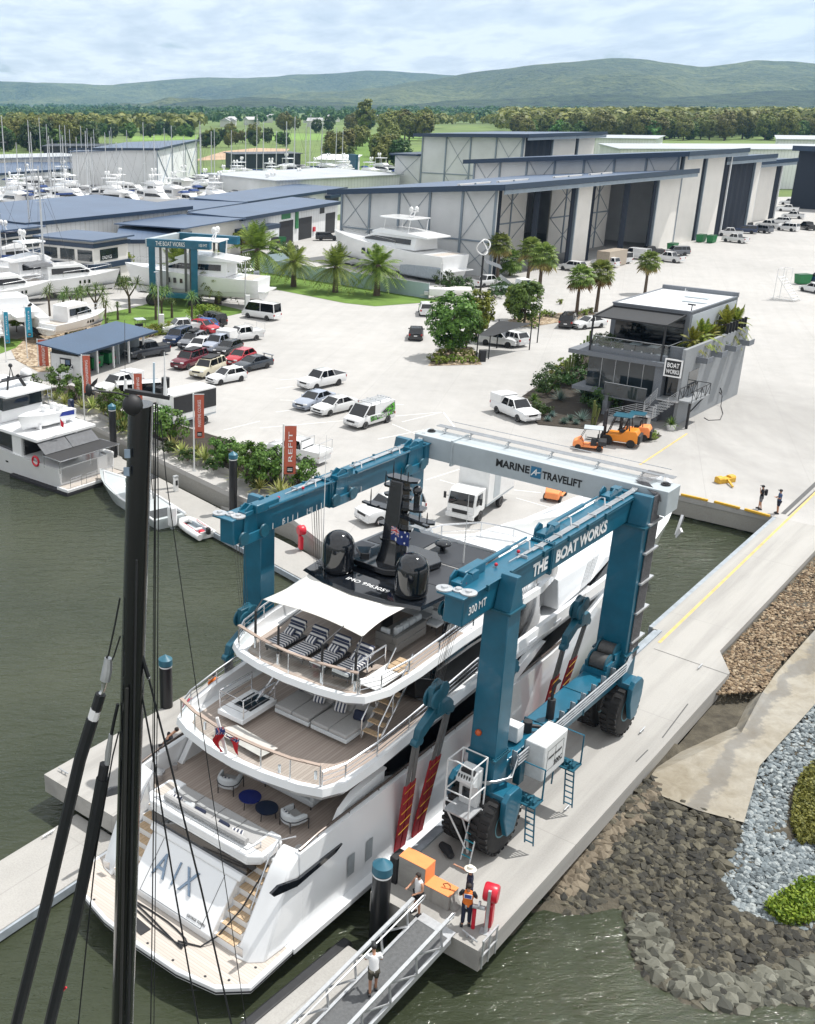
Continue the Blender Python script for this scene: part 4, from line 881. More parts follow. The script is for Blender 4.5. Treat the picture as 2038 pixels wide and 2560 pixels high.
for k,(x,y) in enumerate(((.25,5.25),(1.15,5.15))):
    A_ = ything('coffee_table', ['round glossy blue coffee table between the armchairs, hatch side','round dark navy coffee table next to the near armchair'][k], 'table', x, y, 2.01, 0, 'round tables in the cockpit')
    obj('tabletop', MB().cyl(0,0,.4,.44,.43,28), pm('blue_gloss' if k == 0 else 'navy_gloss', (.004,.012,.12) if k == 0 else (.004,.012,.035), .12, 0, .1, 2, coat=.5), A_)
    for a in (30,150,270): obj('leg', MB().tube([(.3*math.cos(R(a)),.3*math.sin(R(a)),.4),(.34*math.cos(R(a)),.34*math.sin(R(a)),0)], .018, 6), m_frame, A_)
A_ = ything('sofa', 'pale sofa half hidden under the upper deck overhang', 'sofa', 1.0, 6.9, 2.01)
b = MB(); b.bx(-1.2,1.2,-.4,.4,.15,.42); obj('seat', b, m_fabl, A_, bevel=.06); obj('backrest', MB().bx(-1.2,1.2,.2,.42,.42,.8), m_fabl, A_, bevel=.06)
for sx in (-1.15,1.15): obj('armrest', MB().bx(sx-.1,sx+.1,-.4,.4,.42,.62), m_fabl, A_, bevel=.05)
for sx in (-1.1,1.1): obj('leg', MB().bx(sx-.02,sx+.02,-.36,-.32,0,.16), m_frame, A_)
A_ = obj('boarding_mat', MB().bx(-.55,.55,-.22,.22,0,.02), m_blackm); A_.location = yloc(-.55,.05,-.49); A_.rotation_euler = (0,0,-AZ-R(6)); tag(A_, 'black rubber mat lying on the swim platform', 'mat')
# ================================================================ generators: plants and people
m_bark = pm('bark', (.11,.085,.06), .9, 0, .3, 6, .5); m_pbark = pm('palm_bark', (.10,.075,.055), .95, 0, .35, 9, .6)
m_leaf = foliage('leaf_green', (.025,.065,.010), (.15,.26,.045)); m_leafd = foliage('leaf_dark', (.018,.045,.012), (.08,.14,.035)); m_leafy = foliage('leaf_yellowgreen', (.06,.12,.012), (.28,.34,.04))
m_olive = foliage('eucalypt_green', (.055,.075,.018), (.27,.27,.065)); m_frond = foliage('frond_green', (.05,.085,.012), (.24,.29,.05)); m_spike = foliage('variegated_leaf', (.13,.17,.03), (.52,.52,.20))
m_blueg = foliage('bluegrey_leaf', (.07,.12,.10), (.22,.31,.28)); m_pand = foliage('pandanus_leaf', (.03,.07,.02), (.18,.26,.07)); m_fan = foliage('fan_palm_leaf', (.045,.085,.014), (.24,.30,.07)); m_deadf = foliage('dead_frond', (.12,.08,.03), (.32,.24,.10))
def rv(r): 
    while True:
        v = Vector((r.uniform(-1,1), r.uniform(-1,1), r.uniform(-1,1)))
        if .01 < v.length < 1: return v
def leaf(b, c, n, u, l, w):
    n = Vector(n).normalized(); u = Vector(u); u = (u-n*u.dot(n)); u = u.normalized() if u.length > 1e-3 else n.orthogonal().normalized(); s = n.cross(u)
    b.add([c-u*l*.5, c+s*w*.5, c+u*l*.5, c-s*w*.5], [(0,1,2,3)])
def crown_mb(seed, n_clump, per, rx, rz, z0, size, holes=.15, flat=1., shape=0):
    r = random.Random(seed); b = MB(); cl = []
    for _ in range(n_clump):
        v = rv(r); v = v.normalized()*(v.length**.45)
        if shape == 1: k = 1-.55*(v.z*.5+.5); v = Vector((v.x*k, v.y*k, v.z))
        if shape == 2 and v.z < -.35: v.z *= .4
        cl.append(Vector((v.x*rx, v.y*rx, z0+v.z*rz))*1)
    for c in cl:
        cr = r.uniform(.55,1.15)*rx*.30
        for _ in range(per):
            d = rv(r); p = c+Vector((d.x*cr, d.y*cr, d.z*cr*.8*flat))
            n = (p-Vector((0,0,z0-rz*.4))).normalized()+rv(r)*.8
            leaf(b, p, n, rv(r), size*r.uniform(.7,1.3), size*r.uniform(.5,.8))
    return b, cl
def mesh_of(b, m, ang=0):
    me = b.mesh('mesh', ang, False); me.materials.append(m); return me
def tree_kind(seed, h, rx, rz, m, n_clump=60, per=38, size=.34, trunk=.22, shape=0, lean=0., bark=None):
    zc = h-rz; b, cl = crown_mb(seed, n_clump, per, rx, rz, zc, size, shape=shape); cm = mesh_of(b, m)
    r = random.Random(seed+9); t = MB(); top = zc+rz*.3
    t.tube([(0,0,-.2),(.05,0,zc*.3),(lean*.5,.05,zc*.7),(lean,.0,top)], [trunk*1.25,trunk,trunk*.75,trunk*.3], 8)
    for c in r.sample(cl, min(9,len(cl))):
        s = Vector((lean*.4,0,zc*r.uniform(.45,.8))); t.tube([s, s.lerp(c,.5)+Vector((0,0,.15*rz)), c], [trunk*.4,trunk*.25,trunk*.08], 5)
    return cm, mesh_of(t, bark or m_bark, 40)
def plant(name, label, cat, loc, kind, group, rz=None, sc=1., cr='crown', tr='trunk'):
    t = thing(name, label, cat, loc, rnd.uniform(0,6.28) if rz is None else rz, group); t.scale = (sc,)*3
    obj(cr, kind[0], None, t)
    if kind[1]: obj(tr, kind[1], None, t)
    return t
def shrub_kind(seed, rx, rz, m, n=26, per=34, size=.16):
    b, cl = crown_mb(seed, n, per, rx, rz, rz*.85, size, shape=2); t = MB(); r = random.Random(seed)
    for c in r.sample(cl, 6): t.tube([(r.uniform(-.1,.1),r.uniform(-.1,.1),-.1), c*.5, c], [.05,.035,.012], 5)
    return mesh_of(b, m), mesh_of(t, m_bark, 40)
def rosette_kind(seed, n, L, w, m, up=.55, stem=0., droop=.25):
    r = random.Random(seed); b = MB()
    for k in range(n):
        a = 2.399*k; e = R(12+ 74*(1-k/n)**1.0*up*1.6) if up else 0
        e = R(8)+(R(82)-R(8))*(k/n)
        l = L*r.uniform(.8,1.1); d = Vector((math.cos(a)*math.cos(e), math.sin(a)*math.cos(e), math.sin(e))); s = Vector((-math.sin(a), math.cos(a), 0)); pts = []
        for i in range(4):
            f = i/3; p = d*l*f+Vector((0,0,stem-droop*l*f*f*math.cos(e))); ww = w*(.7,1.,.75,.05)[i]/2; pts.append((p-s*ww+Vector((0,0,.02)), p+s*ww+Vector((0,0,.02))))
        vs = [q for pr in pts for q in pr]; b.add(vs, [(0,1,3,2),(2,3,5,4),(4,5,7,6)])
    return mesh_of(b, m), None
def feather_palm_kind(seed, h, n, L, m):
    r = random.Random(seed); b = MB()
    for k in range(n):
        a = 2.399*k; e = R(r.uniform(-28,-5) if k < n*.3 else r.uniform(0,80)); l = L*r.uniform(.85,1.1)
        d = Vector((math.cos(a)*math.cos(e), math.sin(a)*math.cos(e), math.sin(e))); s = Vector((-math.sin(a), math.cos(a), 0)); prev = None; N = 15
        for i in range(N+1):
            f = i/N; p = Vector((0,0,h))+d*l*f+Vector((0,0,-.55*l*f*f*max(.25,math.cos(e))))
            if prev is not None:
                t = (p-prev).normalized(); upv = s.cross(t).normalized(); b.add([prev-s*.03,prev+s*.03,p+s*.02,p-s*.02],[(0,1,2,3)])
                if f > .12:
                    ll = .62*math.sin(math.pi*min(1,f*.85+.12))**.6*l/3
                    for sg in (-1,1):
                        q = p+(s*sg*.82+t*.55-upv*(-.12)+Vector((0,0,-.22))).normalized()*ll; b.add([p-t*.07,p+t*.07,q+t*.012,q-t*.012],[(0,1,2,3)])
            prev = p
    t = MB(); t.tube([(0,0,-.2),(0,0,.4),(0,0,h*.6),(0,0,h-.2),(0,0,h+.25)], [.42,.36,.27,.34,.16], 12)
    return mesh_of(b, m), mesh_of(t, m_pbark, 40)
def fan_palm_kind(seed, h, n, m, rad=1.0, tr=.2, skirt=True):
    r = random.Random(seed); b = MB(); b2 = MB()
    def fan(bb, p, d, rr):
        s = d.cross(Vector((0,0,1)));  s = s.normalized() if s.length > .05 else Vector((1,0,0)); u = s.cross(d)
        for j in range(13):
            t = R(-118+236*j/12); q = d*math.cos(t)+s*math.sin(t); tip = p+q*rr*r.uniform(.85,1.05)+Vector((0,0,-.25*rr)); w = (s*math.cos(t)-d*math.sin(t))*rr*.10
            bb.add([p, p+q*rr*.6-w+u*.03, tip, p+q*rr*.6+w-u*.03],[(0,1,2,3)])
    for k in range(n):
        a = 2.399*k; e = R(-45+130*(k/n)); d = Vector((math.cos(a)*math.cos(e), math.sin(a)*math.cos(e), math.sin(e))); l = rad*r.uniform(.9,1.15)
        p = Vector((0,0,h))+d*l; b.bar((0,0,h), p, .035,.03); fan(b2 if (skirt and k < n*.18) else b, p, (d+Vector((0,0,-.35))).normalized(), rad*.85)
    t = MB(); t.tube([(0,0,-.2),(0,0,.3),(.03,0,h*.5),(0,0,h)], [tr*1.5,tr*1.15,tr,tr*.85], 10)
    return mesh_of(b, m), mesh_of(t, m_pbark, 40), (mesh_of(b2, m_deadf) if b2.v else None)
def pandanus_kind(seed, h, nb, m):
    r = random.Random(seed); b = MB(); t = MB(); t.tube([(0,0,-.2),(.05,0,h*.45)],[.17,.13],8)
    for j in range(nb):
        a = 6.283*j/nb+r.random(); p1 = Vector((.05,0,h*.42)); p2 = Vector((math.cos(a)*h*.22*(nb>1), math.sin(a)*h*.22*(nb>1), h*r.uniform(.72,.85))); t.tube([p1,p1.lerp(p2,.5)+Vector((0,0,-.05)),p2],[.11,.09,.07],6)
        for k in range(46):
            aa = 2.399*k; e = R(-35+115*k/46); d = Vector((math.cos(aa)*math.cos(e), math.sin(aa)*math.cos(e), math.sin(e))); s = Vector((-math.sin(aa), math.cos(aa), 0)); l = h*.30*r.uniform(.8,1.15)
            q1 = p2+d*l*.55; q2 = p2+d*l+Vector((0,0,-.35*l)); b.add([p2-s*.03,p2+s*.03,q1+s*.045,q1-s*.045],[(0,1,2,3)]); b.add([q1-s*.045,q1+s*.045,q2],[(0,1,2)])
    return mesh_of(b, m), mesh_of(t, m_pbark, 40)
# ---------------------------------------------------------------- people
def skin_obj(name, V, E_, Rr, m, parent, root=0, sub=1):
    me = bpy.data.meshes.new(name); me.from_pydata([tuple(v) for v in V], E_, []); me.materials.append(m)
    o = bpy.data.objects.new(name, me); link(o, parent); md = o.modifiers.new('skin','SKIN'); md.use_smooth_shade = True; md.branch_smoothing = .6
    sv = me.skin_vertices[0].data
    for i,r in enumerate(Rr): sv[i].radius = (r,r) if not isinstance(r,tuple) else r; sv[i].use_root = i == root
    s = o.modifiers.new('sub','SUBSURF'); s.levels = s.render_levels = sub; return o
m_hair = pm('dark_hair', (.02,.013,.01), .7, 0, .3, 20); 
def person(label, loc, rz, shirt, legs, long_legs=False, arms=None, lean=0., hat=None, vest=None, head=(0,0), step=.0, h=1., extra=None, skin=None, sleeves=True, group=None):
    """arms: {'L':(elbow,wrist),'R':(elbow,wrist)} in body space; x right, y forward"""
    P0 = thing('person', label, 'person', loc, rz, group); P0.scale = (h,)*3; sk = skin or m_skin
    ln = lambda z: lean*max(0,(z-.95))
    A = dict(L=((-.25,-.02,1.16),(-.24,.08,.93)), R=((.25,-.02,1.16),(.24,.08,.93))); A.update(arms or {})
    J = {}; J['pel']=(0,0,.95); J['wai']=(0,ln(1.12),1.12); J['che']=(0,ln(1.33)+.01,1.33); J['nek']=(0,ln(1.5),1.49); hx,hy = head
    J['hd1']=(hx*.4,ln(1.58)+.02+hy*.4,1.575); J['hd2']=(hx,ln(1.66)+.03+hy,1.655); J['hd3']=(hx,ln(1.73)+.015+hy,1.725); J['nose']=(hx,ln(1.65)+.135+hy,1.64)
    V=[];E_=[];Rr=[];ix={}
    def a(k,p,r,par=None):
        ix[k]=len(V); V.append(Vector(p)); Rr.append(r)
        if par: E_.append((ix[par],ix[k]))
    a('pel',J['pel'],.10); a('wai',J['wai'],.095,'pel'); a('che',J['che'],.105,'wai'); a('nek',J['nek'],.055,'che'); a('hd1',J['hd1'],.062,'nek'); a('hd2',J['hd2'],(.082,.098),'hd1'); a('hd3',J['hd3'],.075,'hd2'); a('nose',J['nose'],.014,'hd2')
    for sd,sx in (('L',-1),('R',1)):
        a('ear'+sd,(hx+sx*.095,ln(1.65)+.02+hy,1.65),.014,'hd2')
        a('sh'+sd,(sx*.185,ln(1.43),1.425),.062,'che'); e,w_ = A[sd]; e=Vector(e);w_=Vector(w_); a('el'+sd,e,.045,'sh'+sd); a('wr'+sd,w_,.030,'el'+sd)
        d=(w_-e).normalized(); pal=w_+d*.075; a('pa'+sd,pal,(.038,.026),'wr'+sd)
        sdv=d.cross(Vector((0,0,1)) if abs(d.z)<.8 else Vector((0,1,0))).normalized(); cu=d.cross(sdv)*(.3)
        for q,(of,l) in enumerate(((-.030,.062),(-.010,.075),(.011,.070),(.031,.055))):
            m1=pal+d*l*.5+sdv*of*1.15; m2=pal+(d+cu).normalized()*l+sdv*of*1.2; a(f'f{sd}{q}a',m1,.0095,'pa'+sd); a(f'f{sd}{q}b',m2,.008,f'f{sd}{q}a')
        a('th'+sd,w_+d*.05-sdv*.055,.011,'wr'+sd)
        a('hi'+sd,(sx*.095,0,.90),.08,'pel'); kn=(sx*.105,.03+sx*step*.5,.50); an=(sx*.11,sx*step-.01,.09); a('kn'+sd,kn,.060,'hi'+sd); a('an'+sd,an,.042,'kn'+sd); a('to'+sd,(sx*.125,sx*step+.13,.045),.036,'an'+sd)
    skin_obj('body',V,E_,Rr,sk,P0)
    def sub(keys,edges,rad,m,nm,root=0):
        return skin_obj(nm,[V[ix[k]] if isinstance(k,str) else Vector(k) for k in keys],edges,rad,m,P0,root)
    mid = lambda p,q,f: tuple(V[ix[p]].lerp(V[ix[q]],f))
    def torso(nm, m, g, z0=.93, zs=None):
        b = MB(); N = 14; rr = []
        for z,rx,ry in ((z0,.168,.118),(1.12,.152,.108),(1.30,.180,.122),(1.40,.190,.112),(1.455,.150,.088),(1.485,.066,.064)):
            rr.append([((rx+g)*math.cos(6.2832*q/N), ln(z)+.005+(ry+g)*math.sin(6.2832*q/N), z-.12*ln(z)) for q in range(N)])
        b.loft(rr)
        if zs:
            for sd,sx in (('L',-1),('R',1)): b.tube([mid('che','sh'+sd,.55), V[ix['sh'+sd]]+Vector((0,0,.005)), mid('sh'+sd,'el'+sd,.62)], [.085,.083,.068], 9)
        return obj(nm, b, m, P0, 60)
    torso('shirt', shirt, 0, zs=sleeves)
    f = .96 if long_legs else .0
    if long_legs: ks=['pel','hiL','knL',mid('knL','anL',.9),'hiR','knR',mid('knR','anR',.9)]; rd=[.13,.108,.08,.072,.108,.08,.072]
    else: ks=['pel','hiL',mid('hiL','knL',.5),mid('hiL','knL',.88),'hiR',mid('hiR','knR',.5),mid('hiR','knR',.88)]; rd=[.13,.112,.10,.092,.112,.10,.092]
    sub(ks,[(0,1),(1,2),(2,3),(0,4),(4,5),(5,6)],rd,legs,'trousers' if long_legs else 'shorts')
    for sd in 'LR':
        t_=V[ix['to'+sd]]; an=V[ix['an'+sd]]; b=MB(); b.loft([[(t_.x-.045,an.y-.07,0),(t_.x+.045,an.y-.07,0),(t_.x+.045,an.y-.07,.09),(t_.x-.045,an.y-.07,.09)],[(t_.x-.05,an.y+.05,0),(t_.x+.05,an.y+.05,0),(t_.x+.045,an.y+.05,.115),(t_.x-.045,an.y+.05,.115)],[(t_.x-.045,t_.y+.06,0),(t_.x+.045,t_.y+.06,0),(t_.x+.04,t_.y+.06,.06),(t_.x-.04,t_.y+.06,.06)]]); obj('shoe',b,m_blackm,P0,bevel=.01)
    hc=V[ix['hd2']]; b=MB(); b.ball((hc.x,hc.y-.015,hc.z+.035),.108,12,7,(.92,1.02,.86)); o=obj('hair',b,m_hair,P0,60)
    for v in o.data.vertices:
        if v.co.y > hc.y+.045 and v.co.z < hc.z+.06: v.co.y = hc.y+.045
    if hat == 'brim': b=MB(); b.lathe([(.02,.15),(.09,.145),(.115,.06),(.21,.03),(.21,.02),(.11,.035),(.02,.03)],20,(hc.x,hc.y,hc.z+.035)); obj('hat',b,pm('cream_hat',(.72,.69,.6),.8),P0,50)
    if hat == 'cap': b=MB(); b.ball((hc.x,hc.y-.005,hc.z+.05),.115,12,6,(.92,1.0,.8)); b.bx(hc.x-.07,hc.x+.07,hc.y+.08,hc.y+.19,hc.z+.055,hc.z+.07); obj('cap',b,m_blackm,P0,60)
    if vest: torso('vest', vest, .016, .9)
    if extra: extra(P0,V,ix)
    return P0
m_blk = pm('black_cloth',(.014,.015,.02),.9,0,.2,15); m_nvy = pm('navy_cloth',(.015,.02,.045),.9,0,.2,15); m_wht = pm('white_cloth',(.72,.73,.74),.9,0,.04,12); m_vest = pm('orange_vest',(.72,.17,.02),.8,0,.1,10); m_khk = pm('khaki_cloth',(.07,.065,.05),.9,0,.4,14); m_blu = pm('blue_cloth',(.05,.09,.19),.9,0,.15,12)
# ================================================================ right pier: people, block, hose reels, gangway
def pback(P0,V,ix): 
    b=MB(); b.bx(-.14,.14,-.15,-.137,1.28,1.46); obj('badge',b,m_wht,P0); b=MB(); b.bx(-.11,.11,-.156,-.15,1.30,1.44); obj('badge_print',b,pm('badge_blue',(.05,.08,.3),.6),P0)
person('person in a white sleeveless top and black shorts looking down beside the stepped block', W(.15,-2.55,.004), -AZ+R(160), m_wht, m_blk, arms=dict(L=((-.27,.06,1.17),(-.16,.27,1.08)),R=((.27,.10,1.16),(.20,.32,1.14))), head=(.0,.05), sleeves=False)
person('person in a wide cream hat and black polo pointing towards the yacht', W(1.55,-1.35,.004), -AZ+R(115), m_nvy, m_nvy, True, arms=dict(R=((.30,.22,1.40),(.36,.50,1.46))), hat='brim')
person('person in an orange vest with folded arms, back to the camera', W(.76,-.98,.004), -AZ+R(25), m_blk, m_nvy, True, arms=dict(L=((-.30,.06,1.20),(-.06,.24,1.22)),R=((.30,.06,1.20),(.06,.26,1.18))), vest=m_vest, step=.05, extra=pback)
def leanrail(P0,V,ix): pass
BK = thingP('stepped_block', 'stepped concrete block with orange painted top on the pier end', 'concrete block', -2.55, 1.0, .004)
b = MB(); b.profy([(-1.35,0),(-1.35,1.25),(-.25,1.25),(-.25,.60),(.75,.60),(.75,.0)], -.02, .62); b.prof([(.05,0),(.05,.01),(.55,.01),(.55,0)],.75,.8); obj('block', b, m_pier, BK, bevel=.02); obj('wedge', MB().profy([(.752,0),(.752,.45),(1.0,0)],.1,.5), m_pier, BK)
b = MB(); b.bx(-1.36,-.24,-.03,.63,1.25,1.265); b.bx(-.25,.76,-.03,.63,.6,.615); b.bx(-.25,-.238,-.03,.63,.61,1.25); obj('orange_top', b, m_orange, BK)
b = MB(); b.bx(-1.7,-1.37,-.1,.55,-.2,1.1); obj('rubber_pad', b, m_blackm, BK, bevel=.04)
tag(obj('cord', MB().tube([tuple(W(1.32,-2.15,.635)),tuple(W(1.42,-2.3,.64)),tuple(W(1.55,-2.2,.64)),tuple(W(1.5,-2.05,.64)),tuple(W(1.38,-2.0,.64)),tuple(W(1.3,-1.95,.64))],.012,5), m_cable), 'thin cord left lying on the orange block top', 'cord')
tag(obj('fender', MB().tube([tuple(W(3.75,-3.75,.2)),tuple(W(3.65,-3.45,.2)),tuple(W(3.4,-3.1,.2))],[.14,.2,.13],10), m_blackm), 'black fender lying on the pier under the lift', 'fender')
def hose_reel(loc, rz, label, big=True, sc=1.):
    t = thing('hose_reel', label, 'fire hose reel', loc, rz, 'red fire hose reels'); t.scale = (sc,)*3
    b = MB(); b.bx(-.05,.05,-.05,.05,0,1.75); b.bx(-.2,.2,-.16,.16,0,.02); obj('post', b, m_galv, t)
    b = MB(); b.lathe([(.05,-.24),(.29,-.24),(.33,-.19),(.33,.19),(.29,.24),(.05,.24)], 24, (0,.3,1.45), 'x'); obj('reel_cover', b, m_red, t, 40)
    b = MB(); b.profy([(-.1,.12),(-.1,.95),(.0,1.1),(.14,1.05),(.14,.12)],.08,.5); obj('hose_cabinet', b, m_red, t, bevel=.04)
    if big:
        b = MB(); b.cyl(-.45,0,0,.85,.07,12); obj('hydrant_riser', b, m_red, t); b = MB(); b.tube([(-.7,0,.9),(-.1,0,.98)],.08,10); b.lathe([(.03,-.03),(.15,-.03),(.15,.03),(.03,.03)],16,(-.72,0,.9),'x'); b.lathe([(.03,-.03),(.14,-.03),(.14,.03),(.03,.03)],16,(-.3,0,1.05),'x'); obj('hydrant_valve', b, m_galv, t)
    return t
hose_reel(W(.95,-.3,.004), -AZ+R(15), 'red fire hose reel with hydrant valve on the near pier corner')
CL = thingP('cleat', 'steel double-post mooring cleat on the pier corner', 'cleat', -.55, .3, .004, R(-15), 'steel mooring cleats')
def cleat_parts(t, s=1.):
    b = MB()
    for x in (-.13,.13): b.cyl(x*s,0,0,.16*s,.04*s,10)
    obj('posts', b, m_galv, t); obj('crossbar', MB().tube([(-.34*s,0,.14*s),(.34*s,0,.14*s)],.03*s,8), m_galv, t)
cleat_parts(CL)
for k,(px,py,lb) in enumerate(((1418,2023,'small steel cleat on the pier beside the service ladders'),(1605,1830,'small steel cleat on the pier past the far lift wheels'),(1750,1670,'small steel cleat near the pier expansion joint'))):
    dup(CL, at(px,py,.004), -AZ+R(90), lb, 'steel mooring cleats', .9)
ED = thingP('edge_ladder', 'galvanised ladder frame hanging on the pier end corner', 'ladder', .06, .55, 0)
b = MB()
for y in (-.45,.0,.5): b.bar((0,y,.45),(0,y,-.75),.06,.05)
b.bar((0,-.5,.42),(0,.55,.42),.06,.05); b.bar((0,-.5,-.2),(0,.55,-.2),.06,.05); obj('frame', b, m_galv, ED)
# near pile, gangway with its person, floating pontoon
m_cap = pm('pile_cap_teal', (.03,.13,.19), .45, 0, .1, 3)
def pile(loc, top, r, label, lay=-3):
    t = thing('mooring_pile', label, 'mooring pile', loc, 0, 'black mooring piles'); z0 = -5.2-loc[2]
    obj('shaft', MB().cyl(0,0,z0,top,r,24), pm('pile_sleeve_black', (.014,.015,.018), .35, 0, .3, .8), t)
    obj('cap', MB().lathe([(.02,top+.62*r*1.3),(r*.55,top+r*.45),(r*1.08,top+.02),(r*1.1,top-r*.9),(.02,top-r*.9)],24), m_cap, t, 30)
    obj('band', MB().lathe([(r*.9,top-r*1.25),(r*1.015,top-r*1.25),(r*1.015,top-r*1.05),(r*.9,top-r*1.05)],24), m_wink, t)
    return t
pile(W(-.35,-3.75,-1.6), 3.35, .33, 'thick black mooring pile with teal cap between the yacht and the pier end')
GW = thingP('gangway', 'aluminium gangway sloping down from the pier to the pontoon', 'gangway', -1.72, -.12, .02, R(180-4)); GW.rotation_euler.x = R(-9)
gl = 11.0; hw_ = .68
obj('deck', MB().bx(-hw_+.06,hw_-.06,0,gl,-.04,.0), pm('gangway_grip', (.12,.125,.13), .85, 0, .2, 8, .4), GW); obj('threshold_plate', MB().bx(-hw_,hw_,-.35,.02,-.03,.012), m_galv, GW)
for s in (-1,1):
    b = MB(); b.bx(s*hw_-.05,s*hw_+.05,0,gl,-.16,.06); b.bx(s*(hw_+.04)-.06,s*(hw_+.04)+.06,.1,gl,1.0,1.09); obj('chord', b, m_galv, GW)
    b = MB()
    for k in range(8):
        y = .5+1.4*k
        b.bx(s*(hw_+.03)-.03,s*(hw_+.03)+.03,y-.03,y+.03,.06,1.0)
        if k < 7: b.bar((s*(hw_+.03),y,.06),(s*(hw_+.03),y+1.4,1.0),.05,.05)
    obj('truss', b, m_galv, GW)
    b = MB(); b.tube([(s*(hw_-.07),-.3,.92),(s*(hw_-.07),.3,.9),(s*(hw_-.07),gl,.9)],.03,8); b.tube([(s*(hw_-.07),-.3,.92),(s*(hw_-.07),-.42,.84),(s*(hw_-.07),-.3,.76),(s*(hw_-.07),.4,.74)],.03,8); obj('handrail', b, m_galv, GW)
gp = W(-3.25,-2.15,0)
person('person in a white t-shirt and cap leaning on the gangway rail', W(-3.4,-1.95,-.49), -AZ+R(42), m_wht, m_khk, arms=dict(L=((-.27,.18,1.22),(-.10,.36,1.13)),R=((.27,.18,1.22),(.12,.38,1.13))), lean=.32, hat='cap', step=.12)
PT = thingP('pontoon', 'narrow grey pontoon with black edge fender below the gangway', 'pontoon', -3.55, -1.75, -1.15, R(-3))
obj('float', MB().bx(-.55,.75,-16,0,-.5,.12), m_float, PT, bevel=.03); obj('edge_fender', MB().bx(-.95,-.55,-16,.25,-.2,.10), m_blackm, PT, bevel=.08)
# far pier corner: two people, yellow kerbs, steel block
person('person in dark t-shirt and grey shorts wearing a backpack at the dock edge', at(1899,1273,0), R(60), m_blk, pm('grey_shorts',(.16,.17,.2),.9), arms=dict(L=((-.27,.10,1.2),(-.12,.16,1.5))), hat='cap', step=.08, extra=lambda P0,V,ix: obj('backpack', MB().bx(-.16,.16,-.32,-.12,1.08,1.5), m_blk, P0, bevel=.06))
person('person in a blue t-shirt and dark shorts looking at a phone', at(1943,1284,0), R(75), m_blu, m_nvy, arms=dict(L=((-.25,.05,1.16),(-.08,.26,1.2)),R=((.25,.05,1.16),(.05,.28,1.2))), hat='cap')
for k,(p,q) in enumerate((((1703,1236),(1770,1251)),((1786,1254),(1850,1270)),((1862,1273),(1925,1290)))):
    b = MB(); b.bar(at(*p,.08), at(*q,.08), .18, .16); tag(obj('wheel_stop', b, m_yellow, bevel=.02), ['yellow wheel stop nearest the lift at the dock end','middle yellow wheel stop at the dock end','yellow wheel stop by the two people at the dock end'][k], 'wheel stop', 'yellow wheel stops')
YB = thing('steel_chock', 'yellow steel chock with a long handle on the yard', 'chock', at(1812,1205), R(20))
b = MB(); b.bx(-.75,.75,-.3,.3,0,.35); b.prof([(-.3,.35),(-.15,.5),(.15,.5),(.3,.35)],-.8,-.3); b.prof([(-.3,.35),(-.15,.5),(.15,.5),(.3,.35)],.3,.8); obj('body', b, m_yellow, YB, bevel=.03); obj('handle', MB().bar((0,-.3,.25),(-.5,-1.3,.12),.12), m_yellow, YB)
# ================================================================ left pier and harbour
person('person in orange and black workwear with black hat at the left pier edge', W(5.6,-17.2,.004), -AZ+R(-100), m_vest, m_blk, True, hat='cap', arms=dict(L=((-.28,.05,1.2),(-.12,.22,1.15))))
person('person in black workwear with a hat, standing behind the pair at the left pier edge', W(6.6,-16.6,.004), -AZ+R(100), m_blk, m_blk, True, hat='cap', vest=None)
person('person in orange workwear bending forward on the left pier', W(4.6,-16.9,.004), -AZ+R(-60), m_vest, m_blk, True, lean=.7, head=(0,.1), arms=dict(L=((-.25,.45,1.2),(-.2,.6,1.0)),R=((.25,.45,1.2),(.2,.6,1.0))))
person('person in black t-shirt and shorts bent over beside the left hose reel', at(407,1915,.004), R(-70), m_blk, m_blk, lean=.75, head=(0,.12), arms=dict(L=((-.25,.5,1.15),(-.15,.6,.9)),R=((.25,.5,1.15),(.15,.62,.92))))
person('person in dark blue crouching near the left hose reel', W(2.6,-15.4,-.45), -AZ+R(60), m_nvy, m_nvy, True, lean=.9, head=(0,.15), arms=dict(L=((-.25,.5,1.1),(-.15,.6,.9)),R=((.25,.5,1.1),(.15,.62,.9))))
hose_reel(W(3.2,-16.0,.004), -AZ+R(100), 'red fire hose reel on the left pier behind the yacht stern')
pile(at(408,1838,-1.6)+Vector((.2,.0,0)), 4.1, .30, 'black mooring pile with teal cap beside the left pier')
d_ = Vector((.57,-.82,0)).normalized(); n_ = Vector((.82,.57,0)).normalized()
fw0 = at(240,1168,-1.1)-d_*12; fw1 = at(765,1452,-1.1)+d_*3
b = MB(); b.prism([tuple(p[:2]) for p in (fw0,fw1,fw1+n_*2.8,fw0+n_*2.8)], -1.75, -1.1); FW = tag(obj('floating_walkway', b, m_float, bevel=.03), 'long concrete floating walkway beside the quay', 'walkway')
b = MB(); b.prism([tuple(p[:2]) for p in (fw0-n_*.12,fw1-n_*.12,fw1,fw0)], -1.5, -1.16); obj('timber_waler', b, m_strip, FW)
for px,py,lb in ((285,1142,'black mooring pile with teal cap by the flybridge boat'),(583,1281,'black mooring pile with teal cap beside the palm planter')):
    p = at(px,py,-1.1); pile(Vector((p.x,p.y,-1.6)), 4.9, .30, lb)
    q = MB(); q.prism([tuple((p+d_*1.6)[:2]),tuple((p-d_*1.6)[:2]),tuple((p-d_*.5+n_*.5)[:2]),tuple((p+d_*.5+n_*.5)[:2])], -1.6,-1.096); obj('pile_bracket', q, m_float, FW)
hose_reel(at(748,1372,-1.1), R(200), 'red fire hose reel on the floating walkway', False, 1.)
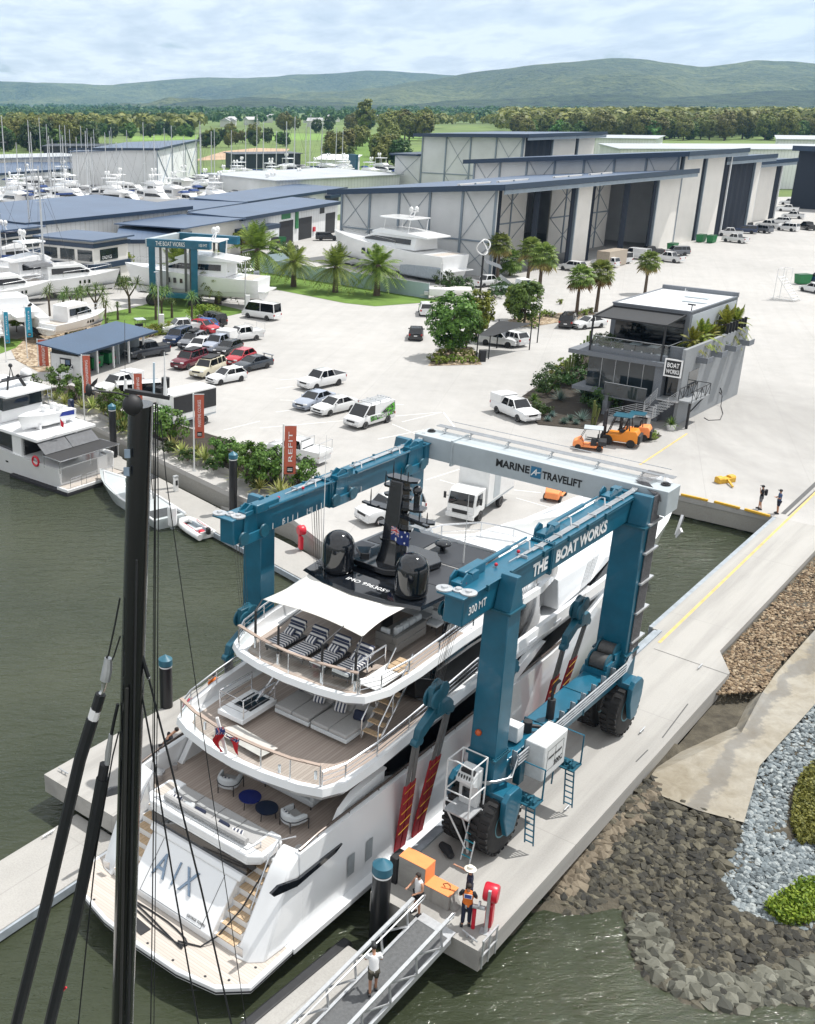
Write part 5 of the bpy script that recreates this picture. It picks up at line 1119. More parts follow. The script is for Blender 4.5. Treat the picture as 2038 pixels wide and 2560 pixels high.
PD = thing('power_pedestal', 'white power pedestal on the floating walkway', 'pedestal', at(440,1228,-1.1), R(35)); obj('body', MB().bx(-.16,.16,-.14,.14,0,1.1), m_whitep, PD, bevel=.03); obj('lamp_top', MB().bx(-.17,.17,-.15,.15,1.1,1.25), m_galv, PD); obj('socket_panel', MB().bx(-.1,.1,-.155,-.14,.5,.9), m_blackm, PD)
PD2 = dup(PD, at(239,1126,-1.1), R(35), 'white power pedestal near the flybridge boat')
PT = thingP('pontoon', 'wide concrete pontoon running off the left pier end', 'pontoon', -15.4, -4.3, -1.1)
obj('float', MB().bx(-1.55,1.5,-34,1.2,-.55,0), m_float, PT, bevel=.03); obj('waler', MB().bx(1.5,1.6,-34,1.2,-.4,-.06), m_strip, PT)
for x,y in ((-1.3,-5.5),(1.3,-5.5),(-1.3,-.5),(1.3,-11)): 
    c_ = dup(CL, PT.matrix_basis @ Vector((x,y,0)), -AZ+R(90), f'steel cleat on the wide pontoon, {"outer" if x < 0 else "yacht side"} edge {"near the pier" if y > -3 else ("off the yacht stern" if y > -8 else "farther out")}', 'steel mooring cleats', .9)
dup(CL, W(-2.6,-18.3,.004), -AZ, 'steel cleat on the outer corner of the left pier', 'steel mooring cleats', .9)
# banners on poles
m_ban = pm('banner_orange', (.50,.115,.07), .7, 0, .05, 3); m_banb = pm('banner_blue', (.03,.33,.50), .7, 0, .05, 3)
def banner(px, py, top, x1, y0, y1, label, words, m=m_ban, x0=None, z=0.):
    p = at(px,py,z); t = thing('banner_pole', label, 'banner', p, 0, 'banners along the quay'); H = atd(px,top,p.y).z-z
    s_ = (at(px+10,py,z)-p).x/10; zt = atd(px,y0,p.y).z-z; zb_ = atd(px,y1,p.y).z-z; wd = (x1-px)*s_*1.0
    obj('pole', MB().tube([(0,0,0),(0,0,H)],.055,8), m_whitep, t); obj('foot', MB().bx(-.14,.14,-.14,.14,0,.03), m_galv, t)
    bb = cloth(2,10, lambda u,v: (.09+wd*u, -.02+.05*math.sin(u*3+v*5), zt+(zb_-zt)*v)); ba = obj('banner', bb, m, t, 60)
    obj('banner_arm', MB().bar((0,0,zt+.04),(wd+.12,0,zt+.04),.04), m_whitep, t)
    hh = zt-zb_; text('lettering', words, hh*.62, wd*.34, m_wink, ba, frame((.09+wd*.5,-.10,zt-hh*.42),(0,0,1),(-1,0,0)), .003)
    q = MB(); q.bx(.09+wd*.24,.09+wd*.76,-.10,-.09,zb_+.14,zb_+.14+wd*.52); o = obj('emblem', q, m_ink, ba); q = MB(); q.bx(.09+wd*.30,.09+wd*.70,-.106,-.10,zb_+.14+wd*.16,zb_+.14+wd*.22); q.bx(.09+wd*.30,.09+wd*.70,-.106,-.10,zb_+.14+wd*.30,zb_+.14+wd*.36); obj('emblem_lettering', q, m_wink, o)
banner(97,915,847,121,849,940,'orange SHIPWRIGHTS banner on a white pole','SHIPWRIGHTS')
banner(212,1051,886,230,889,985,'orange ENGINEERING banner on a white pole','ENGINEERING')
banner(337,1095,930,357,934,1015,'orange banner half hidden behind the black mast head','FINISHING')
banner(486,1177,983,509,987,1095,'orange MARITIME COURSES banner on a white pole','MARITIME COURSES')
banner(706,1236,1060,735,1065,1185,'orange REFIT banner on a white pole by the lift','REFIT')
banner(69,895,763,84,768,843,'blue banner with white script on a white pole','Riviera',m_banb); banner(16,905,776,13.0+14,780,858,'blue banner cut by the left picture edge','Marine',m_banb)
# planters with shrubs
m_soil = pm('planter_soil', (.035,.028,.02), .95, 0, .4, 3, .6)
def planter(pts, depth, label, z1=.5):
    pts = [Vector(at(*p)[:]) for p in pts]; dd_ = n_*depth; poly = [tuple(p[:2]) for p in pts]+[tuple((pts[-1]+dd_)[:2]), tuple((pts[0]+dd_)[:2])]
    t = tag(obj('planter', MB().prism(poly,0,z1), m_pier, bevel=.02), label, 'planter', 'concrete planters on the quay'); c_ = sum((Vector(q) for q in poly), Vector((0,0)))/len(poly)
    obj('soil', MB().sheet([tuple(c_+(Vector(q)-c_)*.93) for q in poly], z1+.006), m_soil, t)
planter([(100,985),(214,1037),(277,1034)],3.2,'concrete planter nearest the flybridge boat'); planter([(246,1046),(402,1119),(496,1166),(577,1154)],3.0,'concrete planter behind the black mast'); planter([(526,1170),(690,1240),(775,1262)],3.4,'concrete planter next to the lift')
K_shrubs = [shrub_kind(3,1.15,1.0,m_leaf,30,36,.2), shrub_kind(5,1.0,1.25,m_leaf,30,36,.2)]; K_low = [shrub_kind(8,.8,.45,m_leafd,20,30,.16)]
K_spk = [rosette_kind(1,46,1.35,.13,m_spike), rosette_kind(2,40,1.2,.12,m_spike)]
i_ = 0
SP = [(118,985),(140,1000),(163,1010),(205,1018),(232,1020),(258,1030),(298,1062),(310,1075),(335,1085),(432,1120),(455,1135),(492,1140),(512,1150),(590,1195),(700,1235),(650,1222),(722,1245)]
SQ = ['beside the flybridge boat','','','near the ENGINEERING pole','','','behind the mast','','','left of the MARITIME COURSES pole','','at the MARITIME COURSES pole','','near the planter pile','at the REFIT pole','','nearest the lift']
for k,(x,y) in enumerate(SP): plant('spiky_plant','yellow-green spiky plant in the quay planters','plant',at(x,y,.5),K_spk[k%2],'spiky plants in the quay planters',cr='leaves',sc=rnd.uniform(.85,1.15)); 
SH = [(75,985,1.1),(150,975,1.25),(185,1000,1.35),(280,1040,1.3),(300,1050,1.4),(400,1090,1.3),(425,1100,1.45),(545,1150,.9),(575,1165,1.2),(620,1195,1.35),(655,1205,1.4),(690,1200,1.3),(750,1210,1.2),(640,1180,1.2),(340,1065,1.3)]
for k,(x,y,s) in enumerate(SH): plant('shrub','bushy green shrub in the quay planters','shrub',at(x,y,.5),K_shrubs[k%2],'green shrubs in the quay planters',sc=s*.95,cr='foliage',tr='stems')
for k,(x,y) in enumerate(((535,1172),(640,1215),(420,1128),(300,1075),(560,1150),(470,1148))): plant('groundcover_shrub','low dark green shrub in the quay planters','shrub',at(x,y,.5),K_low[0],'low shrubs in the quay planters',cr='foliage',tr='stems')
# ================================================================ boats in the harbour basin
def hull_mb(L, B, zs0, zs1, zk, tr=.85, fl=1., N=12):
    """open-top-closed hull, bow at +y; returns rings loft"""
    b = MB(); rings = []
    for i in range(N+1):
        f = i/N; y = -L/2+L*f
        w = B/2*(tr+(1-tr)*min(1,f*3))*(1 if f < .55 else max(.03, 1-((f-.55)/.45)**2.2))
        zs = zs0+(zs1-zs0)*f**1.6; wl = w*(.86 if f < .6 else .86-.45*(f-.6)/.4); rk = L*.07*max(0,(f-.6)/.4)
        rings.append([(-w,y+rk,zs),(-wl,y+rk*.2,0.05),(-wl*.8,y,zk*.5),(0,y-rk*.3,zk),(wl*.8,y,zk*.5),(wl,y+rk*.2,0.05),(w,y+rk,zs)])
    return b.loft(rings)
def bpart(t, n, b, m, ang=35, bev=0): return obj(n, b, m, t, ang, bev)
m_blueh = pm('dark_blue_hull', (.012,.02,.05), .3, 0, .1, 1); m_bluec = pm('blue_canvas', (.02,.05,.17), .85, 0, .15, 3); m_greyc = pm('grey_canvas', (.13,.135,.145), .85, 0, .15, 3); m_anti = pm('antifoul_black', (.02,.02,.025), .8, 0, .3, 3)
# flybridge motor yacht moored at the left
p0 = at(182,1218,-1.25); dirb = R(48)     # stern right corner; bow heads left/away
FB = thing('flybridge_boat', 'white flybridge motor boat moored at the floating walkway', 'motor boat', Vector((p0.x,p0.y,WZ)), dirb)
# local: x right, y forward, origin at stern starboard-ish corner -> shift centre
def S(m): return m
b = hull_mb(22,6.2,1.9,3.4,-1.,.94); hull = bpart(FB,'hull',b,m_white,28)
hx, hy = 2.0, 11.6
hull.location = (hx,hy,0)
def FBp(n,b,m,**k): o = bpart(FB,n,b,m,**k); o.location = (hx,hy,0); return o
b = MB(); b.bx(-3.0,3.0,-12.2,-10.9,.25,.5); FBp('swim_platform',b,m_white,bev=.03); FBp('platform_teak',MB().bx(-2.85,2.85,-12.1,-10.95,.5,.51),m_teakx)
FBp('boot_stripe',MB().prism([(-3.08,-12.25),(3.08,-12.25),(3.08,-5),(-3.08,-5)],-.1,.2),m_anti)
b = MB(); b.sheet([(-2.75,-10.8),(2.75,-10.8),(2.8,-6),(-2.8,-6)],1.25); FBp('cockpit_floor',b,m_teak)
b = MB(); b.bx(-2.6,1.2,-11.0,-10.4,.6,1.9); b.bx(2.1,2.9,-11.0,-10.2,.6,2.0); FBp('transom',b,m_white,bev=.08)
b = MB(); b.bx(-2.75,2.75,-6.6,6,1.8,3.6); FBp('saloon',b,m_dglass,bev=.05)
b = MB(); b.loft([[(-3.05,y,z),(3.05,y,z),(3.0,y,z+.28),(-3.0,y,z+.28)] for y,z in ((-8.8,3.55),(-3,3.6),(7,3.6))]); b.bx(-2.9,-2.5,-6.6,-5.4,1.9,3.6); b.bx(2.5,2.9,-6.6,-5.6,1.9,3.6); FBp('boat_deck',b,m_white,bev=.06)
for k,x in enumerate((-1.6,1.2)): FBp('shade_curtain',MB().add([(x-1.35,-8.7,3.5),(x+1.35,-8.7,3.5),(x+1.45,-9.6,2.75),(x-1.3,-9.6,2.75)],[(0,1,2,3)]),m_greyc)
o = FBp('cockpit_awning',MB().prism([(-3.1,-11.6),(3.0,-11.6),(2.9,-9.3),(-3.0,-9.3)],2.65,2.70),pm('awning_charcoal',(.03,.03,.032),.8)); b = MB(); 
for x,y in ((-3.05,-11.5),(2.95,-11.5),(0,-11.5),(-2.9,-9.4),(2.8,-9.4)): b.tube([(x,y,1.7),(x,y,2.68)],.03,6)
for p,q in (((-3.1,-11.62),(3.0,-11.62)),((3.0,-11.62),(2.9,-9.3)),((2.9,-9.3),(-3,-9.3)),((-3,-9.3),(-3.1,-11.62))): b.bar(p+(2.68,),q+(2.68,),.05)
FBp('awning_frame',b,m_steel)
b = MB(); b.loft([[(-w,y,3.88),(w,y,3.88),(w*.95,y,zt),(-w*.95,y,zt)] for y,w,zt in ((-3.2,2.2,4.9),(2,2.3,5.0),(4.5,1.8,4.6))]); FBp('flybridge',b,m_white,bev=.08)
b = MB(); b.bx(-2.0,2.0,-3.3,1.5,4.85,6.1); FBp('clear_curtains',b,m_glass,bev=.05)
b = MB(); b.loft([[(-2.35,y,6.1),(2.35,y,6.1),(2.3,y,6.32),(-2.3,y,6.32)] for y in (-4.2,2.2)]); FBp('flybridge_roof',b,m_white,bev=.05)
for x in (-1.6,1.5): FBp('satellite_dome',MB().lathe([(.3,6.32),(.36,6.5)]+[(.5*math.cos(R(a)),6.9+.5*math.sin(R(a))) for a in (-30,0,20,40,60,80,89)],20,(x,-2.0,.25)),m_whitep)
b = MB(); 
for x in (-.9,.9): b.bar((x,-2.6,6.3),(x*.5,-2.2,7.3),.12,.25)
b.bx(-1.7,1.7,-2.5,-1.8,7.0,7.1); b.tube([(-.2,-2,7.1),(0,-2,8.0),(.2,-2,7.1)],.05,6); b.ball((0,-2,8.1),.18,8,6); FBp('mast',b,m_blackm)
b = MB(); b.tube([(2.0,-4.1,3.9),(2.0,-4.1,6.3)],.03,6); b.tube([(2.4,-4.1,3.9),(2.4,-4.1,6.3)],.03,6)
for k in range(7): b.bar((2.0,-4.1,4.2+.3*k),(2.4,-4.1,4.2+.3*k),.04)
FBp('flybridge_ladder',b,m_steel)
b = MB()
for x in (-2.6,-1.0,.6): b.tube([(x,-12.1,.5),(x,-12.1,1.3),(x+1.1,-12.1,1.3),(x+1.1,-12.1,.5)],.025,6); b.tube([(x,-12.1,.9),(x+1.1,-12.1,.9)],.015,5)
FBp('stern_rail',b,m_steel)
FBp('lifebuoy',MB().tube([(-2.95+.0,-8.4+.38*math.cos(R(a)),2.0+.38*math.sin(R(a))) for a in range(0,361,30)],.09,8),m_red)
b = MB(); b.tube([(-.6,-8.7,3.9),(-.9,-9.2,5.2)],.03,6); FBp('flag_staff',b,m_steel); FBp('stern_flag',MB().add([(-.9,-9.2,5.15),(-.5,-9.1,4.7),(-.55,-9.1,4.3),(-.85,-9.15,4.55)],[(0,1,2,3)]),m_red)
FBp('porthole',MB().ball((-2.86,-4.5,1.2),.3,12,6,(.1,1,.6)),m_dglass)
# dinghy with outboard on its boat deck
DG = thing('tender', 'white aluminium dinghy chocked on the flybridge boat deck', 'dinghy', FB.matrix_basis @ Vector((hx+.0,hy-6.3,4.2)), dirb+R(88))
o = bpart(DG,'hull',hull_mb(4.8,1.9,.75,.95,-.25,.9),m_white,30); b = MB(); b.sheet([(-.75,-2.3),(.75,-2.3),(.75,1.1),(0,2.1),(-.75,1.1)],.72); bpart(DG,'floor',b,m_grey)
bpart(DG,'console',MB().bx(-.3,.3,-.2,.3,.7,1.35),m_white,bev=.05); bpart(DG,'outboard',MB().bx(-.2,.2,-2.75,-2.3,.5,1.35),m_blueh,bev=.1)
for x in (-.4,.4): bpart(DG,'seat',MB().bx(x-.25,x+.25,-1.3,-.85,.7,1.25),m_whitep,bev=.05)
b = MB(); b.add([(.952,-2.1,.35),(.952,-.6,.45),(.952,-.9,.75),(.952,-2.1,.72)],[(0,1,2,3)]); b.add([(-.952,-2.1,.35),(-.952,-.6,.45),(-.952,-.9,.75),(-.952,-2.1,.72)],[(0,1,2,3)]); bpart(DG,'decal',b,pm('decal_blue',(.02,.04,.25),.4))
bpart(DG,'chocks',MB().bx(-.7,.7,-1.4,-1.2,-.32,.1).bx(-.7,.7,1.0,1.2,-.32,.1).bx(-.05,.05,-1.4,1.2,-.32,-.25),m_white)
# centre-console runabout
p1 = at(262,1215,WZ); p2 = at(425,1318,WZ); c_ = (p1+p2)/2; a_ = math.atan2(-(p1-p2).x,(p1-p2).y)
RB = thing('runabout', 'pale grey centre-console runabout with white outboard at the walkway', 'runabout', c_, a_); Lr = (p1-p2).length
bpart(RB,'hull',hull_mb(Lr,2.7,.75,1.25,-.4,.92),pm('runabout_grey',(.45,.49,.50),.3,0,.05,1),28); b = MB(); b.sheet([(-1.1,-Lr/2+.3),(1.1,-Lr/2+.3),(1.1,Lr*.1),(.5,Lr*.33),(-.5,Lr*.33),(-1.1,Lr*.1)],.78); bpart(RB,'deck',b,pm('runabout_deck',(.05,.055,.06),.8))
b = MB(); b.tube([(-1.28,-Lr/2,.8),(-1.3,0,.9),(-.9,Lr*.3,1.08),(0,Lr*.5,1.25),(.9,Lr*.3,1.08),(1.3,0,.9),(1.28,-Lr/2,.8)],.09,8); bpart(RB,'gunwale',b,m_white)
bpart(RB,'console',MB().bx(-.55,.55,-.5,.6,.75,1.7),m_white,bev=.08); bpart(RB,'windscreen',MB().bx(-.5,.5,.45,.55,1.7,2.1),pm('green_glass',(.01,.07,.05),.1)); bpart(RB,'seat_box',MB().bx(-.6,.6,-1.6,-.9,.75,1.35),m_white,bev=.06); bpart(RB,'bow_cushion',MB().bx(-.6,.6,Lr*.16,Lr*.28,.85,1.05),m_white,bev=.05)
b = MB(); 
for x in (-.75,.75): b.tube([(x,-1.4,.8),(x,-1.2,2.6)],.04,6)
b.bx(-.9,.9,-2.0,.4,2.6,2.66); bpart(RB,'tee_top',b,m_blackm)
bpart(RB,'outboard',MB().loft([[(x*.3,-Lr/2-.1-.55*k,z) for x,k,z in ((-1,0,z0),(1,0,z0),(1,1,z0),(-1,1,z0))] for z0 in (.2,.7,1.3,1.75)]),m_white,bev=.14); bpart(RB,'outboard_leg',MB().bx(-.1,.1,-Lr/2-.5,-Lr/2-.2,-.7,.4),m_grey)
p1 = at(470,1318,WZ); p2 = at(512,1345,WZ); c_ = (p1+p2)/2; a_ = math.atan2(-(p1-p2).x,(p1-p2).y)
ID = thing('inflatable_dinghy', 'small white inflatable dinghy with a black outboard', 'dinghy', c_, a_)
b = MB(); b.tube([(-.62,-1.6,.3),(-.65,0,.3),(-.6,1.0,.34),(-.3,1.6,.42),(.3,1.6,.42),(.6,1.0,.34),(.65,0,.3),(.62,-1.6,.3)],.23,10); bpart(ID,'tubes',b,m_whitep,60); bpart(ID,'floor',MB().bx(-.5,.5,-1.45,1.4,.05,.16),m_grey); bpart(ID,'thwart',MB().bx(-.6,.6,-.3,-.05,.3,.36),m_whitep)
bpart(ID,'fuel_tank',MB().bx(-.15,.2,-.9,-.55,.16,.42),m_red,bev=.04); bpart(ID,'transom',MB().bx(-.5,.5,-1.5,-1.42,.1,.6),m_whitep); bpart(ID,'outboard',MB().bx(-.14,.14,-1.85,-1.5,.45,.95),m_blackm,bev=.08); bpart(ID,'oars',MB().tube([(-.5,-1.2,.55),(-.55,.9,.6)],.02,5).tube([(.5,-1.2,.55),(.55,.9,.6)],.02,5),m_red)
# ================================================================ sailing yacht in front: black carbon mast and rigging
top = atd(352,1010,14.6); lowp = atd(306,2560,14.6); ddm = (lowp-top).normalized(); foot = top+ddm*((top.z+1.0)/-ddm.z)
SY = thing('sailing_yacht', 'sailing yacht whose tall black mast and rigging rise in front', 'sailing yacht', Vector((foot.x,foot.y-1.0,WZ)), R(84))
inv = lambda p: (Matrix.Rotation(-R(84),4,'Z') @ (Vector(p)-SY.location))
bpart(SY,'hull',hull_mb(20,5,1.6,2.2,-1.5,.8),m_blueh,30); b = MB(); b.bx(-1.6,1.6,-5,3,1.6,2.3); bpart(SY,'coachroof',b,m_white,bev=.15)
N = 26; b = MB()
rings = []
for i in range(13):
    f = i/12; c = top.lerp(foot, f); rx = .178+.03*min(1,f*1.5); ry = rx*1.35
    rings.append([inv(c+Vector((rx*math.cos(6.2832*k/N), ry*math.sin(6.2832*k/N), 0))) for k in range(N)])
b.loft(rings); t = NT('carbon_mast'); n1 = t.noise(1,4,.6,t.co('Object',(9,9,.35))); t.col((.006,.007,.009)); t.b.inputs['Coat Weight'].default_value = .5
t.l(t.math('MULTIPLY_ADD',n1,.25,.08), t.b.inputs['Roughness']); t.bump(n1,.12,.02); m_carb = t.m
mast = bpart(SY,'mast',b,m_carb,60)
def pt(px,py,Y=14.5): return inv(atd(px,py,Y))
def wire(name, pts, r, m=m_cable, n=6): return bpart(SY, name, MB().tube([pt(*p) for p in pts], r, n), m)
# mast head fittings
b = MB(); b.ball(pt(332,1012,14.42),.15,12,8,(1,1,1)); hd = bpart(SY,'masthead_sheave',b,m_blackm,60)
b = MB(); b.bar(pt(312,975,14.5),pt(425,994,14.5),.10,.05); b.bar(pt(395,980,14.6),pt(412,972,14.7),.12,.12); bpart(SY,'masthead_crane',b,m_blackm)
b = MB(); b.tube([pt(320,990,14.4),pt(290,982,14.2),pt(225,975,14.1)],.014,6); bpart(SY,'wind_wand',b,m_blackm)
b = MB(); b.ball(pt(222,975,14.1),.07,8,6,(.7,.7,1.3)); b.add([pt(224,966,14.1),pt(232,955,14.1),pt(245,944,14.1),pt(243,956,14.1),pt(234,967,14.1)],[(0,1,2,3,4)]); b.ball(pt(214,985,14.1),.02,6,4); b.ball(pt(234,984,14.1),.025,6,4); bpart(SY,'wind_vane',b,m_blackm)
wire('whip_aerial',[(312,800),(313,940)],.004,m_wire); bpart(SY,'aerial_base',MB().tube([pt(314,976),pt(314,948)],[.03,.018],8),m_white)
bpart(SY,'light_rod',MB().tube([pt(385,907),pt(385,985)],.016,6),pm('pale_blue_rod',(.45,.58,.68),.4)); bpart(SY,'vhf_aerial',MB().tube([pt(411,880),pt(412,935),pt(414,992)],[.006,.012,.035],8),m_white)
bpart(SY,'masthead_light',MB().tube([pt(414,944,14.7),pt(414,968,14.7)],.06,10),m_blackm)
for y in (1135,1180): bpart(SY,'mast_label',MB().bx(-.001,.04,-.04,.04,-.06,.06),pm('label_blue',(.25,.33,.42),.5)).location = pt(318 if y<1150 else 316,y,14.35)
bpart(SY,'mast_track',MB().tube([pt(318,1720,14.30),pt(302,2560,14.25)],.028,6),pm('mast_track_grey',(.03,.03,.03),.5)); bpart(SY,'mast_track',MB().tube([pt(342,1400,14.33),pt(322,2560,14.25)],.018,6),m_blackm)
# running backstays with blocks, wrapped straps, shrouds, halyards
for k,(pts,r) in enumerate(((((300,1495),(288,1560),(271,1640)),.016),(((301,1590),(285,1640),(277,1655)),.014),(((268,1640),(262,1690)),.02))): wire('backstay',pts,r)
bpart(SY,'block',MB().tube([pt(271,1645),pt(268,1675),pt(263,1700)],[.06,.085,.085],10),m_galv); bpart(SY,'snap_shackle',MB().tube([pt(262,1700),pt(258,1725),pt(252,1735)],[.05,.03,.04],8),m_steel)
for nm,pts,r,m in (('strap_wrap',[(252,1735),(240,1775)],.085,m_cable),('strap_wrap',[(240,1772),(232,1800)],.087,m_wink),('strap_wrap',[(232,1797),(200,1900),(118,2250),(38,2570)],.10,m_cable)): wire(nm,pts,r,m,8)
wire('backstay',[(295,1760),(286,1800),(278,1840)],.03); bpart(SY,'turnbuckle',MB().tube([pt(278,1835),pt(271,1880),pt(268,1912)],[.035,.05,.045],8),m_galv); bpart(SY,'ram',MB().tube([pt(262,1910),pt(256,1945)],.085,10),m_blackm)
wire('strap_wrap',[(257,1945),(225,2120),(190,2290),(122,2570)],.105,m_cable,8); wire('backstay',[(297,1830),(282,1890),(240,2130),(195,2570)],.014); wire('marker_ribbon',[(151,2482),(160,2474),(166,2468)],.02,m_red)
wire('shroud',[(346,1592),(352,1630),(372,1695)],.035); wire('shroud',[(372,1695),(424,1900),(505,2230),(581,2570)],.018); wire('shroud',[(345,1682),(350,1705),(354,1732)],.035); wire('shroud',[(354,1732),(385,1900),(440,2240),(498,2570)],.016)
bpart(SY,'thimble',MB().ball(pt(372,1694),.035,8,6),m_steel); bpart(SY,'thimble',MB().ball(pt(354,1731),.03,8,6),m_steel)
wire('halyard',[(389,1010),(388,1500),(386,1900),(377,2570)],.012); wire('halyard',[(394,1010),(396,1300),(394,1700),(385,2570)],.009); wire('halyard',[(402,1050),(416,1200),(466,1550),(518,1900),(617,2570)],.008); wire('halyard',[(383,1010),(386,1300),(384,1500),(382,1905)],.007)
# ================================================================ vehicles
CARM = {}
def cpaint(n, c): return pm('car_paint_'+n, c, .22, .0, .03, 1., coat=.6)
me_wt = MB().lathe([(.19,-.11),(.30,-.115),(.335,-.08),(.335,.08),(.30,.115),(.19,.11)],20,axis='x').mesh('tyre'); me_wt.materials.append(m_rubber)
me_wr = MB().lathe([(.02,.10),(.06,.09),(.16,.07),(.20,.115),(.21,.115),(.21,-.1),(.02,-.06)],16,axis='x').mesh('rim'); me_wr.materials.append(pm('alloy_rim',(.36,.37,.38),.35,.6,.2,12)); me_wrb = me_wr.copy(); me_wrb.materials.clear(); me_wrb.materials.append(pm('black_rim',(.03,.03,.032),.4))
# kind: L, W, H, wheelbase, [body profile (y, z top)], greenhouse (y ws base, y roof front, y roof rear, y rear base), belt z
KIND = dict(
 hatch=(4.2,1.76,1.47,2.6,[(-2.1,.62),(-2.06,.92),(-1.7,.98),(.75,.95),(1.75,.80),(2.05,.62),(2.1,.45)],(.85,.15,-1.45,-2.0),.95),
 sedan=(4.6,1.8,1.45,2.68,[(-2.3,.6),(-2.25,.98),(-1.5,1.0),(.85,.95),(1.95,.80),(2.25,.62),(2.3,.45)],(.95,.2,-1.0,-1.75),.96),
 suv=(4.6,1.86,1.68,2.68,[(-2.3,.68),(-2.25,1.08),(-1.9,1.1),(.95,1.08),(1.95,.96),(2.25,.75),(2.3,.5)],(1.05,.4,-1.75,-2.2),1.08),
 wagon=(4.8,1.85,1.75,2.78,[(-2.4,.7),(-2.38,1.1),(-2.1,1.12),(1.0,1.1),(2.1,1.0),(2.36,.8),(2.4,.55)],(1.1,.55,-2.15,-2.36),1.1),
 ute=(5.3,1.88,1.78,3.1,[(-2.65,.72),(-2.63,1.12),(-2.0,1.14),(1.05,1.12),(2.25,1.02),(2.58,.8),(2.65,.55)],(1.15,.55,-.75,-1.05),1.12),
 van=(5.0,1.92,1.98,3.0,[(-2.5,.6),(-2.48,1.1),(-2.1,1.12),(1.55,1.1),(2.25,.95),(2.47,.72),(2.5,.5)],(1.75,1.0,-2.35,-2.46),1.1),
 minibus=(5.3,1.9,2.25,3.1,[(-2.65,.6),(-2.63,1.1),(-2.1,1.12),(2.1,1.1),(2.5,.95),(2.62,.7),(2.65,.5)],(2.3,1.5,-2.5,-2.62),1.1))
def body_mesh(kind, paint):
    key = (kind, paint.name)
    if key in CARM: return CARM[key]
    L,W_,H,wb,pr,gh,bz = KIND[kind]; b = MB(); rings = []; hw = W_/2; zb = .24 if kind in ('hatch','sedan') else .32
    for y,zt in pr:
        e = abs(y)/(L/2); k = 1-.10*max(0,(e-.75)/.25)**1.5; w = hw*k
        rings.append([(-w*.93,y,zb),(-w,y,zb+.18),(-w,y,min(zt*.86,zt-.06)),(-w*.93,y,zt),(0,y,zt+.03),(w*.93,y,zt),(w,y,min(zt*.86,zt-.06)),(w,y,zb+.18),(w*.93,y,zb)])
    b.loft(rings)
    y0,y1,y2,y3 = gh; zr = H; tw = hw*.76 if kind not in('van','minibus') else hw*.88; bw = hw*.90
    # roof and pillars in paint
    rf = [[(-tw,y,zr-.07),(-tw*.9,y,zr-.015),(0,y,zr),(tw*.9,y,zr-.015),(tw,y,zr-.07)] for y in (y1+.02,(y1+y2)/2,y2-.02)]
    b.loft(rf, True, True)
    for s in (-1,1):
        P = lambda x,y,z: (s*x,y,z)
        b.bar(P(bw,y0,bz-.03),P(tw,y1,zr-.05),.07,.07); b.bar(P(bw,y3,bz-.03),P(tw,y2,zr-.05),.12,.07); ym = (y1+y2)/2+.1
        if kind not in('van',): b.bar(P(bw+.006,ym,bz-.03),P(tw+.01,ym,zr-.05),.06,.08)
        if kind in ('suv','wagon'): b.bar(P(bw+.004,(ym+y2)/2-.1,bz-.03),P(tw+.01,(ym+y2)/2-.1,zr-.05),.06,.08)
    if kind == 'van':
        b.loft([[(-bw*1.02,y,bz-.05),(bw*1.02,y,bz-.05),(tw*1.02,y,zr-.06),(-tw*1.02,y,zr-.06)] for y in (y2+.0,y1-.75)])
    if kind == 'ute':
        b.bx(-hw*.93,hw*.93,-2.6,-2.52,1.0,1.2)
    me = b.mesh('car_body', 38); me.materials.append(paint)
    g = MB(); g.loft([[(-bw*.995,ya,bz-.02),(bw*.995,ya,bz-.02),(tw*.995,yb,zr-.05),(-tw*.995,yb,zr-.05)] for ya,yb in ((y0+.02,y1+.02),(y3-.01,y2-.01))]); gm = g.mesh('car_glass', 30); gm.materials.append(m_dglass)
    CARM[key] = (me, gm); return CARM[key]
def rear_sheet(k): return None
